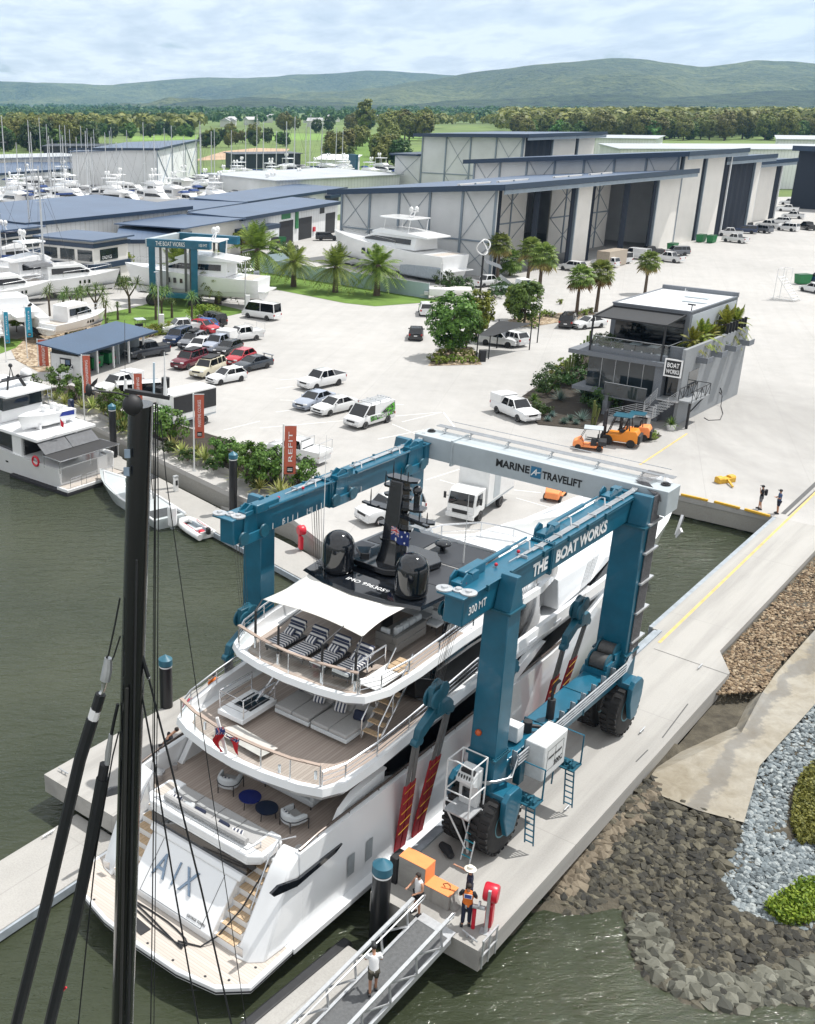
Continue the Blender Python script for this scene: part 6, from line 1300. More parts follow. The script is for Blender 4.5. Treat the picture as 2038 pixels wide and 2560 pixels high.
def vehicle(name, label, kind, paint, loc, rz, group='vehicles parked in the yard', detail=True, black_rims=False, cat=None, extra=None):
    L,W_,H,wb,pr,gh,bz = KIND[kind]; t = thing(name, label, cat or ('van' if kind in('van','minibus') else 'ute' if kind=='ute' else 'car'), loc, rz, group)
    me, gm = body_mesh(kind, paint); obj('body', me, None, t); obj('windows', gm, None, t)
    wr = .33 if kind in('hatch','sedan') else .37
    for sx in (-1,1):
        for sy in (-1,1):
            w_ = obj('wheel', me_wt, None, t); w_.location = (sx*(W_/2-.10), sy*wb/2+.05, wr); w_.scale = (1.,wr/.335,wr/.335)
            if sx < 0: w_.rotation_euler = (0,0,math.pi)
            if detail: obj('rim', me_wrb if black_rims else me_wr, None, w_)
    if detail:
        zf = pr[-2][1]; zr_ = pr[0][1]
        for s in (-1,1):
            b = MB(); b.bx(s*W_*.36-.2,s*W_*.36+.2,L/2-.16,L/2-.02,zf+.0,zf+.14); obj('headlight', b, m_lamp, t, bevel=.03)
            b = MB(); b.bx(s*W_*.41-.11,s*W_*.41+.11,-L/2-.015,-L/2+.10,zr_+.05,zr_+.28); obj('tail_light', b, m_tail, t, bevel=.02)
            b = MB(); b.bx(s*(W_/2+.02)-.09,s*(W_/2+.02)+.09,gh[0]-.35,gh[0]-.22,bz+.0,bz+.14); obj('wing_mirror', b, paint, t, bevel=.03)
        obj('grille', MB().bx(-.45,.45,L/2-.06,L/2+.005,zf-.1,zf+.06), m_blackm, t); obj('number_plate', MB().bx(-.2,.2,L/2+.003,L/2+.02,.42,.52), m_wink, t); obj('number_plate', MB().bx(-.2,.2,-L/2-.02,-L/2-.003,.6,.72), m_wink, t)
        obj('bumper_trim', MB().bx(-W_*.4,W_*.4,L/2-.08,L/2-.0,.28,.40), m_blackm, t)
    if kind == 'ute' and extra != 'tray' and extra != 'canopy': obj('tub_cover', MB().bx(-W_*.44,W_*.44,-2.5,-1.15,1.13,1.17), m_blackm, t)
    if extra == 'tray':
        b = MB(); b.bx(-.95,.95,-2.75,-.95,.85,.95)
        for s in (-1,1): b.bx(s*.93-.025,s*.93+.025,-2.75,-.95,.95,1.2)
        b.bx(-.95,.95,-2.77,-2.72,.95,1.2); b.bx(-.95,.95,-1.0,-.95,.95,1.75); obj('tray', b, m_whitep, t); obj('tray_floor', MB().bx(-.9,.9,-2.7,-1.0,.951,.98), m_blackm, t)
        b = MB(); 
        for y in (-2.7,-1.0): b.tube([(-.9,y,1.2),(-.9,y,1.95),(.9,y,1.95),(.9,y,1.2)],.025,6)
        obj('ladder_rack', b, m_galv, t)
    if extra == 'canopy': obj('canopy', MB().loft([[(-.93*k,y,z) if i==0 else (.93*k,y,z) for i in (0,1)]+[(.93*k,y,z2),(-.93*k,y,z2)] for y,k,z,z2 in ((-2.62,1,1.05,1.8),(-1.0,1,1.05,1.85))]), paint, t, bevel=.05)
    if extra == 'box': obj('service_box', MB().bx(-.95,.95,-2.75,-1.0,.95,2.0), m_whitep, t, bevel=.04); 
    if extra == 'roofrack':
        b = MB(); b.bx(-.6,.6,-1.6,.4,H+.08,H+.14); 
        for y in (-1.4,-.6,.2): b.bx(-.66,.66,y-.03,y+.03,H-.02,H+.09)
        obj('roof_rack', b, m_blackm, t)
    if extra == 'pod': obj('roof_box', MB().bx(-.4,.4,-1.3,.5,H+.08,H+.32), m_blackm, t, bevel=.1)
    if extra == 'spare': obj('spare_wheel', MB().lathe([(.05,-L/2-.22),(.33,-L/2-.22),(.36,-L/2-.15),(.36,-L/2-.02),(.05,-L/2-.02)],20,(0,0,.95),'y'), m_blackm, t)
    if extra == 'wing': b = MB(); b.bx(-.8,.8,-2.35,-2.1,1.28,1.32); b.bx(-.65,-.6,-2.25,-2.15,.98,1.3); b.bx(.6,.65,-2.25,-2.15,.98,1.3); obj('rear_wing', b, paint, t)
    if extra == 'racks':
        b = MB()
        for x in (-.5,-.2,.1,.4): b.tube([(x,-2.1,H+.22),(x,.9,H+.22)],.04,6)
        for y in (-1.9,-.5,.7): b.bar((-.8,y,H+.0),(-.8,y,H+.2),.05); b.bar((.8,y,H+.0),(.8,y,H+.2),.05); b.bar((-.8,y,H+.17),(.8,y,H+.17),.06)
        obj('roof_rack', b, m_galv, t)
    return t
def carpx(name, label, kind, paint, front, rear, side, **k):
    """front / rear: where the visible-side wheels touch the ground in the photo; side +1 when the visible side is the car's right"""
    f = at(*front); r = at(*rear); d = (f-r).normalized(); rt = Vector((d.y,-d.x,0)); W_ = KIND[kind][1]
    c = (f+r)/2 - rt*side*(W_/2-.1); return vehicle(name, label, kind, paint, c-d*.05, math.atan2(-d.x,d.y), **k)
wp = cpaint('white',(.70,.71,.72)); nb = cpaint('navy',(.012,.03,.085)); dg = cpaint('charcoal',(.03,.038,.05)); rd = cpaint('red',(.42,.012,.025)); mr = cpaint('maroon',(.13,.012,.025)); cr = cpaint('cream',(.58,.54,.42)); sv = cpaint('silver_blue',(.32,.36,.44)); bl = cpaint('blue',(.02,.12,.42)); bk = cpaint('black',(.012,.013,.016)); gy = cpaint('grey',(.14,.15,.17))
G1 = 'cars parked in the middle of the yard'
carpx('parked_car','dark charcoal dual-cab ute alone in front of the bin shelter','ute',dg,(350,899),(405,890),-1,group=G1,black_rims=True)
carpx('parked_car','dark navy four-wheel drive beside the white service ute','wagon',nb,(430,871),(490,846),-1,group=G1)
carpx('parked_car','grey wagon with a black roof pod between navy four-wheel drive and white hatchback','suv',gy,(474,879),(520,858),-1,group=G1,extra='pod')
carpx('parked_car','white hatchback with a roof bar between grey wagon and silver ute','hatch',wp,(492,888),(535,868),-1,group=G1)
carpx('parked_car','silver blue ute with a white service box','ute',sv,(530,886),(590,865),-1,group=G1,extra='box')
carpx('parked_car','maroon old four-wheel drive with roof bars','wagon',mr,(457,929),(520,908),-1,group=G1,extra='roofrack')
carpx('parked_car','cream four-wheel drive with a black roof rack','wagon',cr,(507,951),(565,928),-1,group=G1,extra='roofrack',black_rims=True)
carpx('parked_car','white hatchback with black wheels in front of the cream four-wheel drive','hatch',wp,(553,963),(601,954),-1,group=G1,black_rims=True)
carpx('parked_car','red hatchback behind the dark blue sports sedan','hatch',rd,(590,918),(640,900),-1,group=G1)
carpx('parked_car','black hatchback behind the red hatchback','hatch',bk,(565,893),(605,878),-1,group=G1)
carpx('parked_car','dark blue sports sedan with a rear wing','sedan',dg,(620,931),(668,921),-1,group=G1,extra='wing',black_rims=True)
carpx('parked_car','white tray ute with service tray next to the red hatchback behind','ute',wp,(425,837),(490,832),-1,group=G1,extra='tray')
carpx('parked_car','red hatchback half hidden behind the white tray ute','hatch',rd,(515,834),(490,829),1,group=G1)
carpx('parked_car','bright blue hatchback beside the black boxy four-wheel drive','hatch',bl,(490,818),(533,823),1,group=G1)
carpx('parked_car','black boxy four-wheel drive with a rear spare wheel','wagon',bk,(525,805),(562,816),1,group=G1,extra='spare')
carpx('parked_car','white single-cab tray ute parked alone in the aisle','ute',wp,(590,858),(636,852),-1,group=G1,extra='tray')
carpx('parked_van','white high-roof minibus by the site map sign','minibus',wp,(626,796),(661,801),-1,group=G1)
carpx('parked_car','white dual-cab ute with black sports bar in the open yard','ute',wp,(791,976),(845,964),-1,group=G1,black_rims=True)
carpx('parked_car','old silver blue sedan beside the white taxi sedan','sedan',sv,(778,1027),(825,1012),-1,group=G1)
carpx('parked_car','white taxi sedan with small yellow door mark','sedan',wp,(823,1041),(878,1028),-1,group=G1)
VN = carpx('parked_van','white van with green and black printed sides and ladders on its roof','van',wp,(909,1074),(971,1056),-1,group=G1,extra='racks')
t = NT('van_print'); f1 = t.noise(2.2,3,.6); t.col(t.ramp(f1,[(.38,(.02,.02,.022)),(.47,(.10,.42,.03)),(.55,(.02,.03,.02)),(.62,(.5,.5,.5))],'CONSTANT')); t.b.inputs['Roughness'].default_value = .35
for s in (-1,1): 
    b = MB(); x_ = s*.968; b.add([(x_,-2.3,.75),(x_,.9,.55),(x_,1.0,1.05),(x_,-.5,1.0),(x_,-2.3,1.06)],[(0,1,2,3,4)]); x2 = s*.945; b.add([(x_+s*.005,-2.3,1.08),(x_+s*.005,-.4,1.08),(x2-s*.02,-1.4,1.55),(x2-s*.06,-2.3,1.8)],[(0,1,2,3)]); o = obj('side_print', b, t.m, VN)
    text('lettering','PHOENIX',1.5,.3,m_wink,o,frame((s*.985,-.6,.88),(0,-s*-1.0,0),(0,0,1)) if s>0 else frame((-.985,-.6,.88),(0,-1,0),(0,0,1)),.003)
carpx('parked_car','black hatchback driving away in the middle of the yard','hatch',bk,(1057,838),(1055,853),1,group=G1)
carpx('parked_car','white sports car-like suv partly behind the tall bushy tree','suv',wp,(1078,778),(1082,793),1,group=G1)
carpx('parked_car','white suv nearest the camera under the shade sail','suv',wp,(1270,870),(1213,863),1,group=G1,black_rims=True)
carpx('parked_car','white suv parked farther in under the shade sail','suv',wp,(1268,853),(1308,863),1,group=G1)
carpx('parked_car','black suv between the fan palms and the office','wagon',bk,(1440,812),(1433,820),1,group=G1)
carpx('parked_car','white sedan squeezed beside the office terrace','sedan',wp,(1462,824),(1500,820),-1,group=G1)
carpx('parked_car','white dual-cab ute with canopy near the office garden','ute',wp,(1293,1055),(1243,1034),1,group=G1,extra='canopy')
carpx('parked_car','white ute with open tool tray behind the planters','ute',wp,(735,1135),(778,1145),1,group=G1,extra='tray')
carpx('parked_car','white four-wheel drive behind the radar mast','wagon',wp,(962,1312),(1020,1300),-1,group=G1)
carpx('parked_car','white ute behind the ENGINEERING banner','ute',wp,(285,990),(340,975),-1,group=G1,extra='canopy')
carpx('parked_car','white hatchback behind the planter shrubs','hatch',wp,(168,950),(205,938),-1,group=G1)
# trucks
def truck(name,label,front,rear,side,Lb,hb_,curtain=False):
    f = at(*front); r = at(*rear); d = (f-r).normalized(); rt = Vector((d.y,-d.x,0)); c = (f+r)/2-rt*side*1.0
    t = thing(name,label,'truck',c,math.atan2(-d.x,d.y),'trucks in the yard'); wb = (f-r).length; yf = wb/2
    b = MB(); b.loft([[(-1.02*k,y,z0),(1.02*k,y,z0),(1.0*k,y,z1),(-1.0*k,y,z1)] for y,k,z0,z1 in ((yf-.75,1,.75,2.25),(yf+.45,1,.6,2.3),(yf+.8,.98,.55,2.1),(yf+1.05,.95,.5,1.3))]); obj('cab', b, m_whitep, t, bevel=.06)
    b = MB(); b.add([(-.9,yf+1.045,1.32),(.9,yf+1.045,1.32),(.86,yf+.80,2.12),(-.86,yf+.80,2.12)],[(0,1,2,3)])
    for s in (-1,1): b.add([(s*1.025,yf+.75,1.35),(s*1.025,yf-.2,1.35),(s*1.01,yf-.2,2.05),(s*1.01,yf+.55,2.05)],[(0,1,2,3)])
    w = obj('windows', b, m_dglass, t); sm = w.modifiers.new('s','SOLIDIFY'); sm.thickness = .03; sm.offset = 0
    b = MB(); b.bx(-1.1,1.1,yf-.9-Lb,yf-.9,1.0,1.0+hb_); obj('box_body', b, m_whitep, t, bevel=.02)
    b = MB(); b.bx(-1.08,1.08,yf-.9-Lb,yf-.9,.85,.99); b.bx(-.4,.4,yf-.9-Lb,yf+.6,.55,.85); obj('chassis', b, m_grey, t)
    for s in (-1,1):
        if curtain: obj('curtain', MB().bx(s*1.105-.01,s*1.105+.01,yf-1.0-Lb+.1,yf-1.0,1.55,1.0+hb_-.15), m_blackm, t)
        else: obj('side_door', MB().bx(s*1.105-.008,s*1.105+.008,yf-3.0,yf-1.9,1.15,1.0+hb_-.25), m_grey, t)
        for y in (yf,-yf,-yf-.0):
            w_ = obj('wheel', me_wt, None, t); w_.location = (s*.92,y,.42); w_.scale = (1.2,1.25,1.25); w_.rotation_euler = (0,0,0 if s > 0 else math.pi); obj('rim', me_wr, None, w_)
            if y == -yf: break
        obj('headlight', MB().bx(s*.75-.17,s*.75+.17,yf+1.02,yf+1.08,.8,.95), m_lamp, t); obj('wing_mirror', MB().bx(s*1.3-.08,s*1.3+.08,yf+.7,yf+.78,1.5,1.95).bar((s*1.0,yf+.7,1.7),(s*1.3,yf+.74,1.7),.03), m_blackm, t)
    obj('bumper', MB().bx(-1.0,1.0,yf+.95,yf+1.1,.4,.68), m_whitep, t); obj('grille', MB().bx(-.55,.55,yf+1.06,yf+1.085,.75,1.0), m_blackm, t); return t
truck('box_truck','white box truck standing behind the lift cross beam',(1198,1305),(1250,1267),-1,4.8,2.4)
truck('curtain_truck','white truck with black side curtains behind the mast',(412,1088),(512,1062),-1,5.0,2.3,True)
VB = thing('van_roof', 'white van parked between the mast and the curtain truck', 'van', at(360,1010), R(-75), G1); bm_ = body_mesh('minibus', wp); obj('body', bm_[0], None, VB); obj('windows', bm_[1], None, VB)
VB.name = 'parked_van'
for sx in (-1,1):
    for sy in (-1,1): w_ = obj('wheel', me_wt, None, VB); w_.location = (sx*.85,sy*1.55,.35); w_.scale = (1,1.1,1.1)
# golf carts and forklifts
def cart(label, loc, rz, roof=True, col_=m_orange, tray=False):
    t = thing('golf_cart', label, 'golf cart', loc, rz, 'golf carts of the yard'); b = MB(); b.loft([[(-.6*k,y,.25),(.6*k,y,.25),(.55*k,y,z),(-.55*k,y,z)] for y,k,z in ((.45,1,.55),(.7,1,.95),(1.2,.85,.7),(1.3,.7,.45))]); b.bx(-.6,.6,-1.1,.45,.25,.42); obj('body', b, col_, t, bevel=.05)
    obj('seat', MB().bx(-.5,.5,-.55,-.1,.42,.8).bx(-.5,.5,-.65,-.55,.8,1.2), m_blackm, t, bevel=.04)
    if roof:
        b = MB(); 
        for x in (-.5,.5): b.tube([(x,.75,.9),(x,.35,1.8)],.025,6); b.tube([(x,-.7,.6),(x,-.65,1.8)],.025,6)
        obj('roof_frame', b, m_blackm, t); obj('roof', MB().bx(-.6,.6,-.95,.55,1.8,1.86), m_grey, t, bevel=.02)
    obj('cargo_box', MB().bx(-.58,.58,-1.3,-.7,.5,.85 if tray else .75), m_blackm if tray else m_whitep, t, bevel=.02)
    for sx in (-1,1):
        for y in (-.8,.85): w_ = obj('wheel', me_wt, None, t); w_.location = (sx*.52,y,.24); w_.scale = (.9,.7,.7); w_.rotation_euler = (0,0,0 if sx>0 else math.pi)
    obj('steering_wheel', MB().tube([(.25+.15*math.cos(R(a)),.35,1.0+.15*math.sin(R(a))) for a in range(0,361,45)],.015,5), m_blackm, t); return t
cart('orange golf cart with black roof and tray beside the forklifts', at(1472,1122), R(70), tray=True); cart('orange golf cart with white rear parked under the lift cross beam', at(1388,1243), R(150), False); cart('white golf cart beside the bin shelter', at(352,835), R(-160), True, m_whitep)
def forklift(label, loc, rz, col_, s=1.):
    t = thing('forklift', label, 'forklift', loc, rz, 'orange forklifts'); t.scale = (s,)*3
    b = MB(); b.loft([[(-.62,y,.35),(.62,y,.35),(.6,y,z),(-.6,y,z)] for y,z in ((-1.4,.9),(-1.2,1.25),(-.5,1.2),(-.2,.85),(.7,.85),(.9,.7))]); obj('body', b, col_, t, bevel=.06)
    obj('counterweight', MB().bx(-.6,.6,-1.55,-1.35,.3,.95), m_blackm, t, bevel=.05)
    b = MB()
    for x in (-.52,.52): b.tube([(x,-.75,1.2),(x,-.65,2.15)],.04,6); b.tube([(x,.75,.85),(x,.35,2.15)],.04,6)
    obj('cab_frame', b, m_blackm, t); obj('cab_roof', MB().bx(-.6,.6,-.8,.5,2.15,2.22), m_tealdk, t, bevel=.02); obj('seat', MB().bx(-.25,.25,-.5,0,.95,1.1).bx(-.25,.25,-.55,-.45,1.1,1.6), m_blackm, t, bevel=.04)
    b = MB(); 
    for x in (-.35,.35): b.bx(x-.06,x+.06,1.0,1.15,.1,2.4)
    b.bx(-.4,.4,1.02,1.1,2.3,2.4); b.bx(-.4,.4,1.02,1.1,1.2,1.3); obj('lift_mast', b, m_blackm, t); obj('carriage', MB().bx(-.5,.5,1.15,1.22,.1,.7), m_blackm, t)
    for x in (-.3,.3): obj('fork', MB().bx(x-.06,x+.06,1.2,2.3,.08,.13), m_blackm, t)
    for sx in (-1,1):
        for y,r_ in ((-.95,.9),(.7,1.15)): w_ = obj('wheel', me_wt, None, t); w_.location = (sx*.58,y,.335*r_); w_.scale = (1,r_,r_); obj('rim', me_wr, None, w_)
        if sx < 0: pass
    return t
m_fork = pm('forklift_orange',(.75,.25,.02),.4,0,.06,2); forklift('large yellow-orange forklift in front of the office steps', at(1545,1110), R(60), m_fork, 1.15); forklift('smaller red-orange forklift behind the big forklift', at(1582,1095), R(60), m_orange, 1.0)
# ================================================================ office building on the yard
m_blue = concrete('bluegrey_concrete', (.15,.17,.20), None, .35); m_wallL = concrete('light_concrete', (.27,.29,.31), None, .3); m_wroof = corrug('white_roof_sheet', (.62,.64,.66), 1, .8, .5, 0, .3)
A0 = at(1657,1080); B0 = at(1845,985); dv = (B0-A0).normalized(); OA = math.atan2(-dv.x,dv.y)
OF = thing('office_building', 'grey concrete office with roof terrace and a sign beside its door', 'office building', A0, OA)
def oloc(x,y,z=0): return OF.matrix_basis @ Vector((x,y,z))
def O_(n,b,m,ang=30,bev=0,par=None): return obj(n,b,m,par or OF,ang,bev)
O_('side_wall', MB().bx(-.3,0,2.6,17.6,0,6.75), m_wallL, bev=.02); O_('back_wall', MB().bx(-9.6,-.3,17.3,17.6,0,5.3), m_blue); O_('left_wall', MB().bx(-9.6,-9.3,5.2,17.3,0,5.3), m_blue)
O_('terrace_slab', MB().bx(-10.7,-1.7,2.5,7.4,4.95,5.35).bx(-9.6,-.3,7.4,17.3,4.95,5.35), m_blue, bev=.02); O_('terrace_upstand', MB().bx(-9.0,-1.7,3.0,3.4,5.35,5.85), m_blue, bev=.02)
O_('portal_column', MB().bx(-2.5,-1.75,2.7,3.6,0,4.95), m_blue, bev=.02); O_('lower_slab', MB().bx(-9.9,-6.2,2.4,5.5,1.7,2.05), m_blue, bev=.02)
O_('ground_frame', MB().bx(-6.4,-5.95,1.6,3.2,0,1.9).bx(-5.95,-2.5,1.6,3.2,1.72,1.9), m_blue, bev=.02); O_('ground_shade_panel', MB().bx(-5.95,-2.5,3.0,3.3,0,1.72), m_blackm)  # black panel at the back stands in for the portal's dark, shaded interior
O_('showroom_glass', MB().bx(-8.9,-2.5,3.15,3.25,2.0,4.95), m_glass); O_('showroom_side_glass', MB().bx(-8.95,-8.85,3.25,7.3,2.0,4.95), m_glass)
b = MB()
for x in (-7.6,-6.3,-5.0,-3.7): b.bx(x-.02,x+.02,3.12,3.16,2.0,4.95)
O_('glass_joint', b, m_galv); O_('inner_stair', MB().bar((-8.6,4.2,2.1),(-5.2,4.6,4.6),.1,.3), m_whitep)
O_('balcony_front', MB().bx(-6.4,-2.5,1.52,1.58,1.9,3.05), m_glass); b = MB(); b.tube([(-6.4,1.55,3.07),(-2.5,1.55,3.07)],.03,6); O_('balcony_rail', b, m_galv)
O_('terrace_glass', MB().bx(-8.9,-1.8,3.1,3.14,5.85,6.75), m_clear); b = MB(); b.tube([(-8.9,3.12,6.77),(-1.75,3.12,6.77),(-1.75,6.0,6.77)],.025,6); O_('terrace_rail', b, m_galv)
O_('terrace_side_glass', MB().bx(-1.77,-1.73,3.1,6.2,5.85,6.75), m_clear)
for k in range(8): O_('glass_clamp', MB().bx(-8.6+.9*k,-8.48+.9*k,3.02,3.14,5.72,5.95), m_galv)
b = MB(); b.bx(-9.2,-1.9,7.5,19,5.35,9.05); O_('upper_storey', b, m_blue, bev=.02); O_('upper_side_cladding', MB().bx(-1.9,-1.86,7.9,18.6,5.4,8.8), corrug('side_cladding',(.48,.52,.57),1,.3)); O_('upper_glass', MB().bx(-8.7,-2.3,7.42,7.5,5.6,8.4), m_dglass); O_('door_side', MB().bx(-1.86,-1.82,14.6,15.6,5.6,7.8), m_blackm)
O_('roof', MB().bx(-9.05,-2.05,7.65,18.7,9.05,9.12), m_wroof); b = MB(); b.bx(-9.25,-1.85,18.7,19.05,9.05,9.5); b.bx(-9.25,-9.05,7.45,18.7,9.05,9.18); b.bx(-2.05,-1.85,7.45,18.7,9.05,9.18); b.bx(-9.05,-2.05,7.45,7.65,9.05,9.18); O_('parapet', b, m_blue)
for x,y in ((-4.4,15.2),(-3.6,12.6)): O_('skylight', MB().bx(x-1.1,x+1.1,y-.25,y+.25,9.12,9.22), m_grey)
O_('roof_aerial', MB().tube([(-5,13.6,9.1),(-5,13.6,10.2)],.03,5).bar((-5.2,13.6,9.9),(-4.8,13.6,10.0),.03), m_whitep); O_('roof_camera', MB().tube([(-2.2,8.3,9.1),(-2.2,8.3,9.7)],.05,6).bar((-2.6,8.3,9.65),(-1.9,8.3,9.65),.12), m_blackm)
O_('awning', MB().add([(-9.1,7.4,8.75),(-2.3,7.4,8.75),(-2.2,3.1,8.45),(-8.9,3.1,8.45)],[(0,1,2,3)]), pm('awning_fabric_black',(.028,.03,.033),.8)); b = MB()
for p,q in (((-9.1,7.4,8.8),(-8.9,3.0,8.5)),((-8.9,3.0,8.5),(-2.2,3.0,8.5)),((-2.2,3.0,8.5),(-2.3,7.4,8.8)),((-9.1,7.4,8.8),(-2.3,7.4,8.8))): b.bar(p,q,.14)
O_('awning_frame', b, m_blackm)
for x in (-8.87,-2.22): O_('awning_post', MB().bx(x-.07,x+.07,2.95,3.09,5.35,8.5), m_blackm)
sg = O_('sign', MB().bx(-1.55,-.15,2.42,2.5,4.35,5.75), m_ink, bev=.02); b = MB()
for x0,x1,z0,z1 in ((-1.62,-.08,5.72,5.84),(-1.62,-.08,4.28,4.4),(-1.62,-1.5,4.4,5.72),(-.2,-.08,4.4,5.72)): b.bx(x0,x1,2.40,2.50,z0,z1)
obj('sign_frame', b, m_wink, sg); text('lettering','BOAT',1.05,.42,m_wink,sg,frame((-.85,2.41,5.3),(1,0,0),(0,0,1)),.01,.02); text('lettering','WORKS',1.15,.38,m_wink,sg,frame((-.85,2.41,4.75),(1,0,0),(0,0,1)),.01,.02)
O_('entrance', MB().bx(-1.7,-.3,3.4,3.5,2.3,4.3), m_dglass); O_('entrance_wall', MB().bx(-1.75,-.3,3.5,3.7,0,6.7), m_blue)
for y in (5.2,8.6,12.0,15.4):
    h_ = O_('shade_hood', MB().bx(0,1.0,y-.05,y+1.3,5.25,5.33).bx(0,.06,y-.05,y+1.3,5.33,5.75).bx(.94,1.0,y-.05,y+1.3,5.33,5.75).bx(.06,.94,y-.05,y+.0,5.33,5.75), m_blue)
O_('side_window', MB().bx(0,.03,4.0,6.1,3.1,4.6), m_glass); b = MB()
for k in range(7): b.bx(-.2,.05,12+.75*k,12.1+.75*k,6.75,7.7)
O_('terrace_fins', b, m_blackm); O_('hose_bracket', MB().tube([(.02,12.5,1.6),(.2,12.5,1.2),(.15,12.7,.9),(.05,12.4,1.2)],.05,6), m_blackm)
# entrance stairs, landing and side walkway
b = MB(); b.bx(-1.75,.1,1.9,3.4,2.2,2.3); b.bx(-2.5,-1.0,-.3,.9,1.05,1.13); O_('landing', b, m_galv); b = MB()
for k in range(5): b.bx(-2.2+.18*k,-.9+.18*k,.9+.22*k,1.15+.22*k,1.2+.2*k,1.24+.2*k)
for k in range(6): b.bx(-2.55-.42*k,-2.15-.42*k,-.25,.8,.98-.17*k,1.02-.17*k)
O_('stair_treads', b, m_galv)
def railing(pts, h, n, name, m, r=.025):
    b = MB(); P = [Vector(p) for p in pts]
    for k in range(n): b.tube([p+Vector((0,0,h*(k+1)/n)) for p in P], r*.7, 5)
    for p,q in zip(P,P[1:]):
        for f in (0,.5,1): c = p.lerp(q,f); b.tube([c,c+Vector((0,0,h))], r, 5)
    O_(name, b, m)
railing([(-4.9,-.28,.15),(-2.5,-.28,1.1),(-1.0,-.28,1.1)],1.0,6,'stair_railing',m_galv); railing([(-1.0,-.2,1.1),(-1.0,.9,1.15),(.1,1.9,2.25)],1.0,6,'stair_railing',m_galv); railing([(-2.3,.9,1.15),(-1.7,1.9,2.25)],1.0,6,'stair_railing',m_galv)
O_('stair_post', MB().bx(-1.5,-1.3,.1,.3,0,1.05), m_cream)
O_('walkway_deck', MB().bx(.05,1.3,2.2,6.2,2.3,2.42), m_wallL); O_('walkway_post', MB().bx(1.0,1.18,2.25,2.43,0,2.3), m_blackm); b = MB(); b.bar((.05,5.6,.7),(1.1,5.6,2.3),.1)
for x in (.1,1.25):
    b.tube([(x,2.2,3.4),(x,6.2,3.4)],.035,6)
    for k in range(5): b.tube([(x,2.2+k,2.4),(x,2.2+k,3.4)],.03,5)
    for k in range(4): b.tube([(x,2.2+k,2.42 if k%2 else 3.38),(x,3.2+k,3.38 if k%2 else 2.42)],.025,5)
b.tube([(.1,6.2,3.4),(1.25,6.2,3.4)],.035,6); O_('walkway_railing', b, m_blackm)
tag(obj('hose', MB().tube([tuple(oloc(*p)) for p in ((.3,12.5,.9),(.5,12,.03),(1.6,9.5,.03),(2.2,7.2,.03),(1.5,6.3,.03),(.9,6.9,.03))],.035,5), m_blackm), 'black hose lying beside the office side wall', 'hose')
PT_ = thing('potted_fern','green fern in a white pot below the office walkway','plant',oloc(.2,1.2),0); obj('pot', MB().lathe([(.05,0),(.32,0),(.42,.5),(.36,.5),(.05,.42)],16), m_whitep, PT_)
K_fern = rosette_kind(5,46,.9,.10,m_leaf,droop=.5); o = obj('leaves', K_fern[0], None, PT_); o.location = (0,0,.45)
K_apalm = feather_palm_kind(21,1.3,26,1.6,foliage('areca_frond',(.06,.10,.01),(.32,.34,.05))); K_agave = rosette_kind(7,40,.6,.12,m_blueg,droop=.05); K_yucca = rosette_kind(9,70,1.0,.05,m_blueg,droop=.05); K_gbush = [shrub_kind(31,1.2,1.0,m_leafd,30,34,.2),shrub_kind(33,.9,.8,m_blueg,26,30,.14),shrub_kind(35,.8,.5,m_leafy,24,30,.14)]
for x,y,s,lb in ((-1.0,6.5,1.0,'terrace palm nearest the office sign side'),(-1.0,8.6,1.15,'terrace palm in the middle of the side ledge'),(-1.1,10.6,1.0,'terrace palm before the side door'),(-1.0,14.4,1.3,'large terrace palm beside the fins'),(-1.1,17.3,1.2,'terrace palm at the far corner of the office')): plant('terrace_palm',lb,'palm',oloc(x,y,5.4),K_apalm,'palms on the office terrace',sc=s,cr='fronds')
for x,y,s in ((-1.1,5.0,.7),(-1.0,12.4,.8),(-8.3,4.4,.9),(-7.2,4.2,.7)): plant('terrace_shrub','leafy shrub in the planters of the office terrace','shrub',oloc(x,y,5.4),K_gbush[0],'shrubs on the office terrace',sc=s,cr='foliage',tr='stems')
for k,x in enumerate((-7.5,-5.6,-3.9)): T_ = thing('terrace_table',['terrace table at the left under the awning','terrace table in the middle under the awning','terrace table at the right under the awning'][k],'table',oloc(x,5.3,5.36),OA,'tables on the office terrace'); obj('tabletop',MB().bx(-.45,.45,-.4,.4,.68,.74),m_grey,T_); obj('pedestal',MB().cyl(0,0,0,.68,.06,8),m_blackm,T_)
struct('garden_bed', MB().sheet([tuple(at(*p)[:2]) for p in ((1290,1003),(1345,1062),(1480,1075),(1530,1035),(1490,880),(1420,910))], .05), m_soil)
struct('entrance_bed', MB().sheet([tuple(at(*p)[:2]) for p in ((1595,1105),(1640,1100),(1655,1090),(1600,1075))], .05), m_soil)
K_cactus = (mesh_of(MB().tube([(0,0,0),(0,0,2.2)],[.13,.11],8).tube([(0,0,.7),(.35,0,.9),(.38,0,1.9)],.10,8).tube([(0,.05,.9),(-.3,.2,1.1),(-.32,.2,1.7)],.09,8).tube([(.1,.2,0),(.15,.45,1.5)],.1,8),foliage('cactus_green',(.06,.09,.02),(.17,.21,.06),0.),40),None)
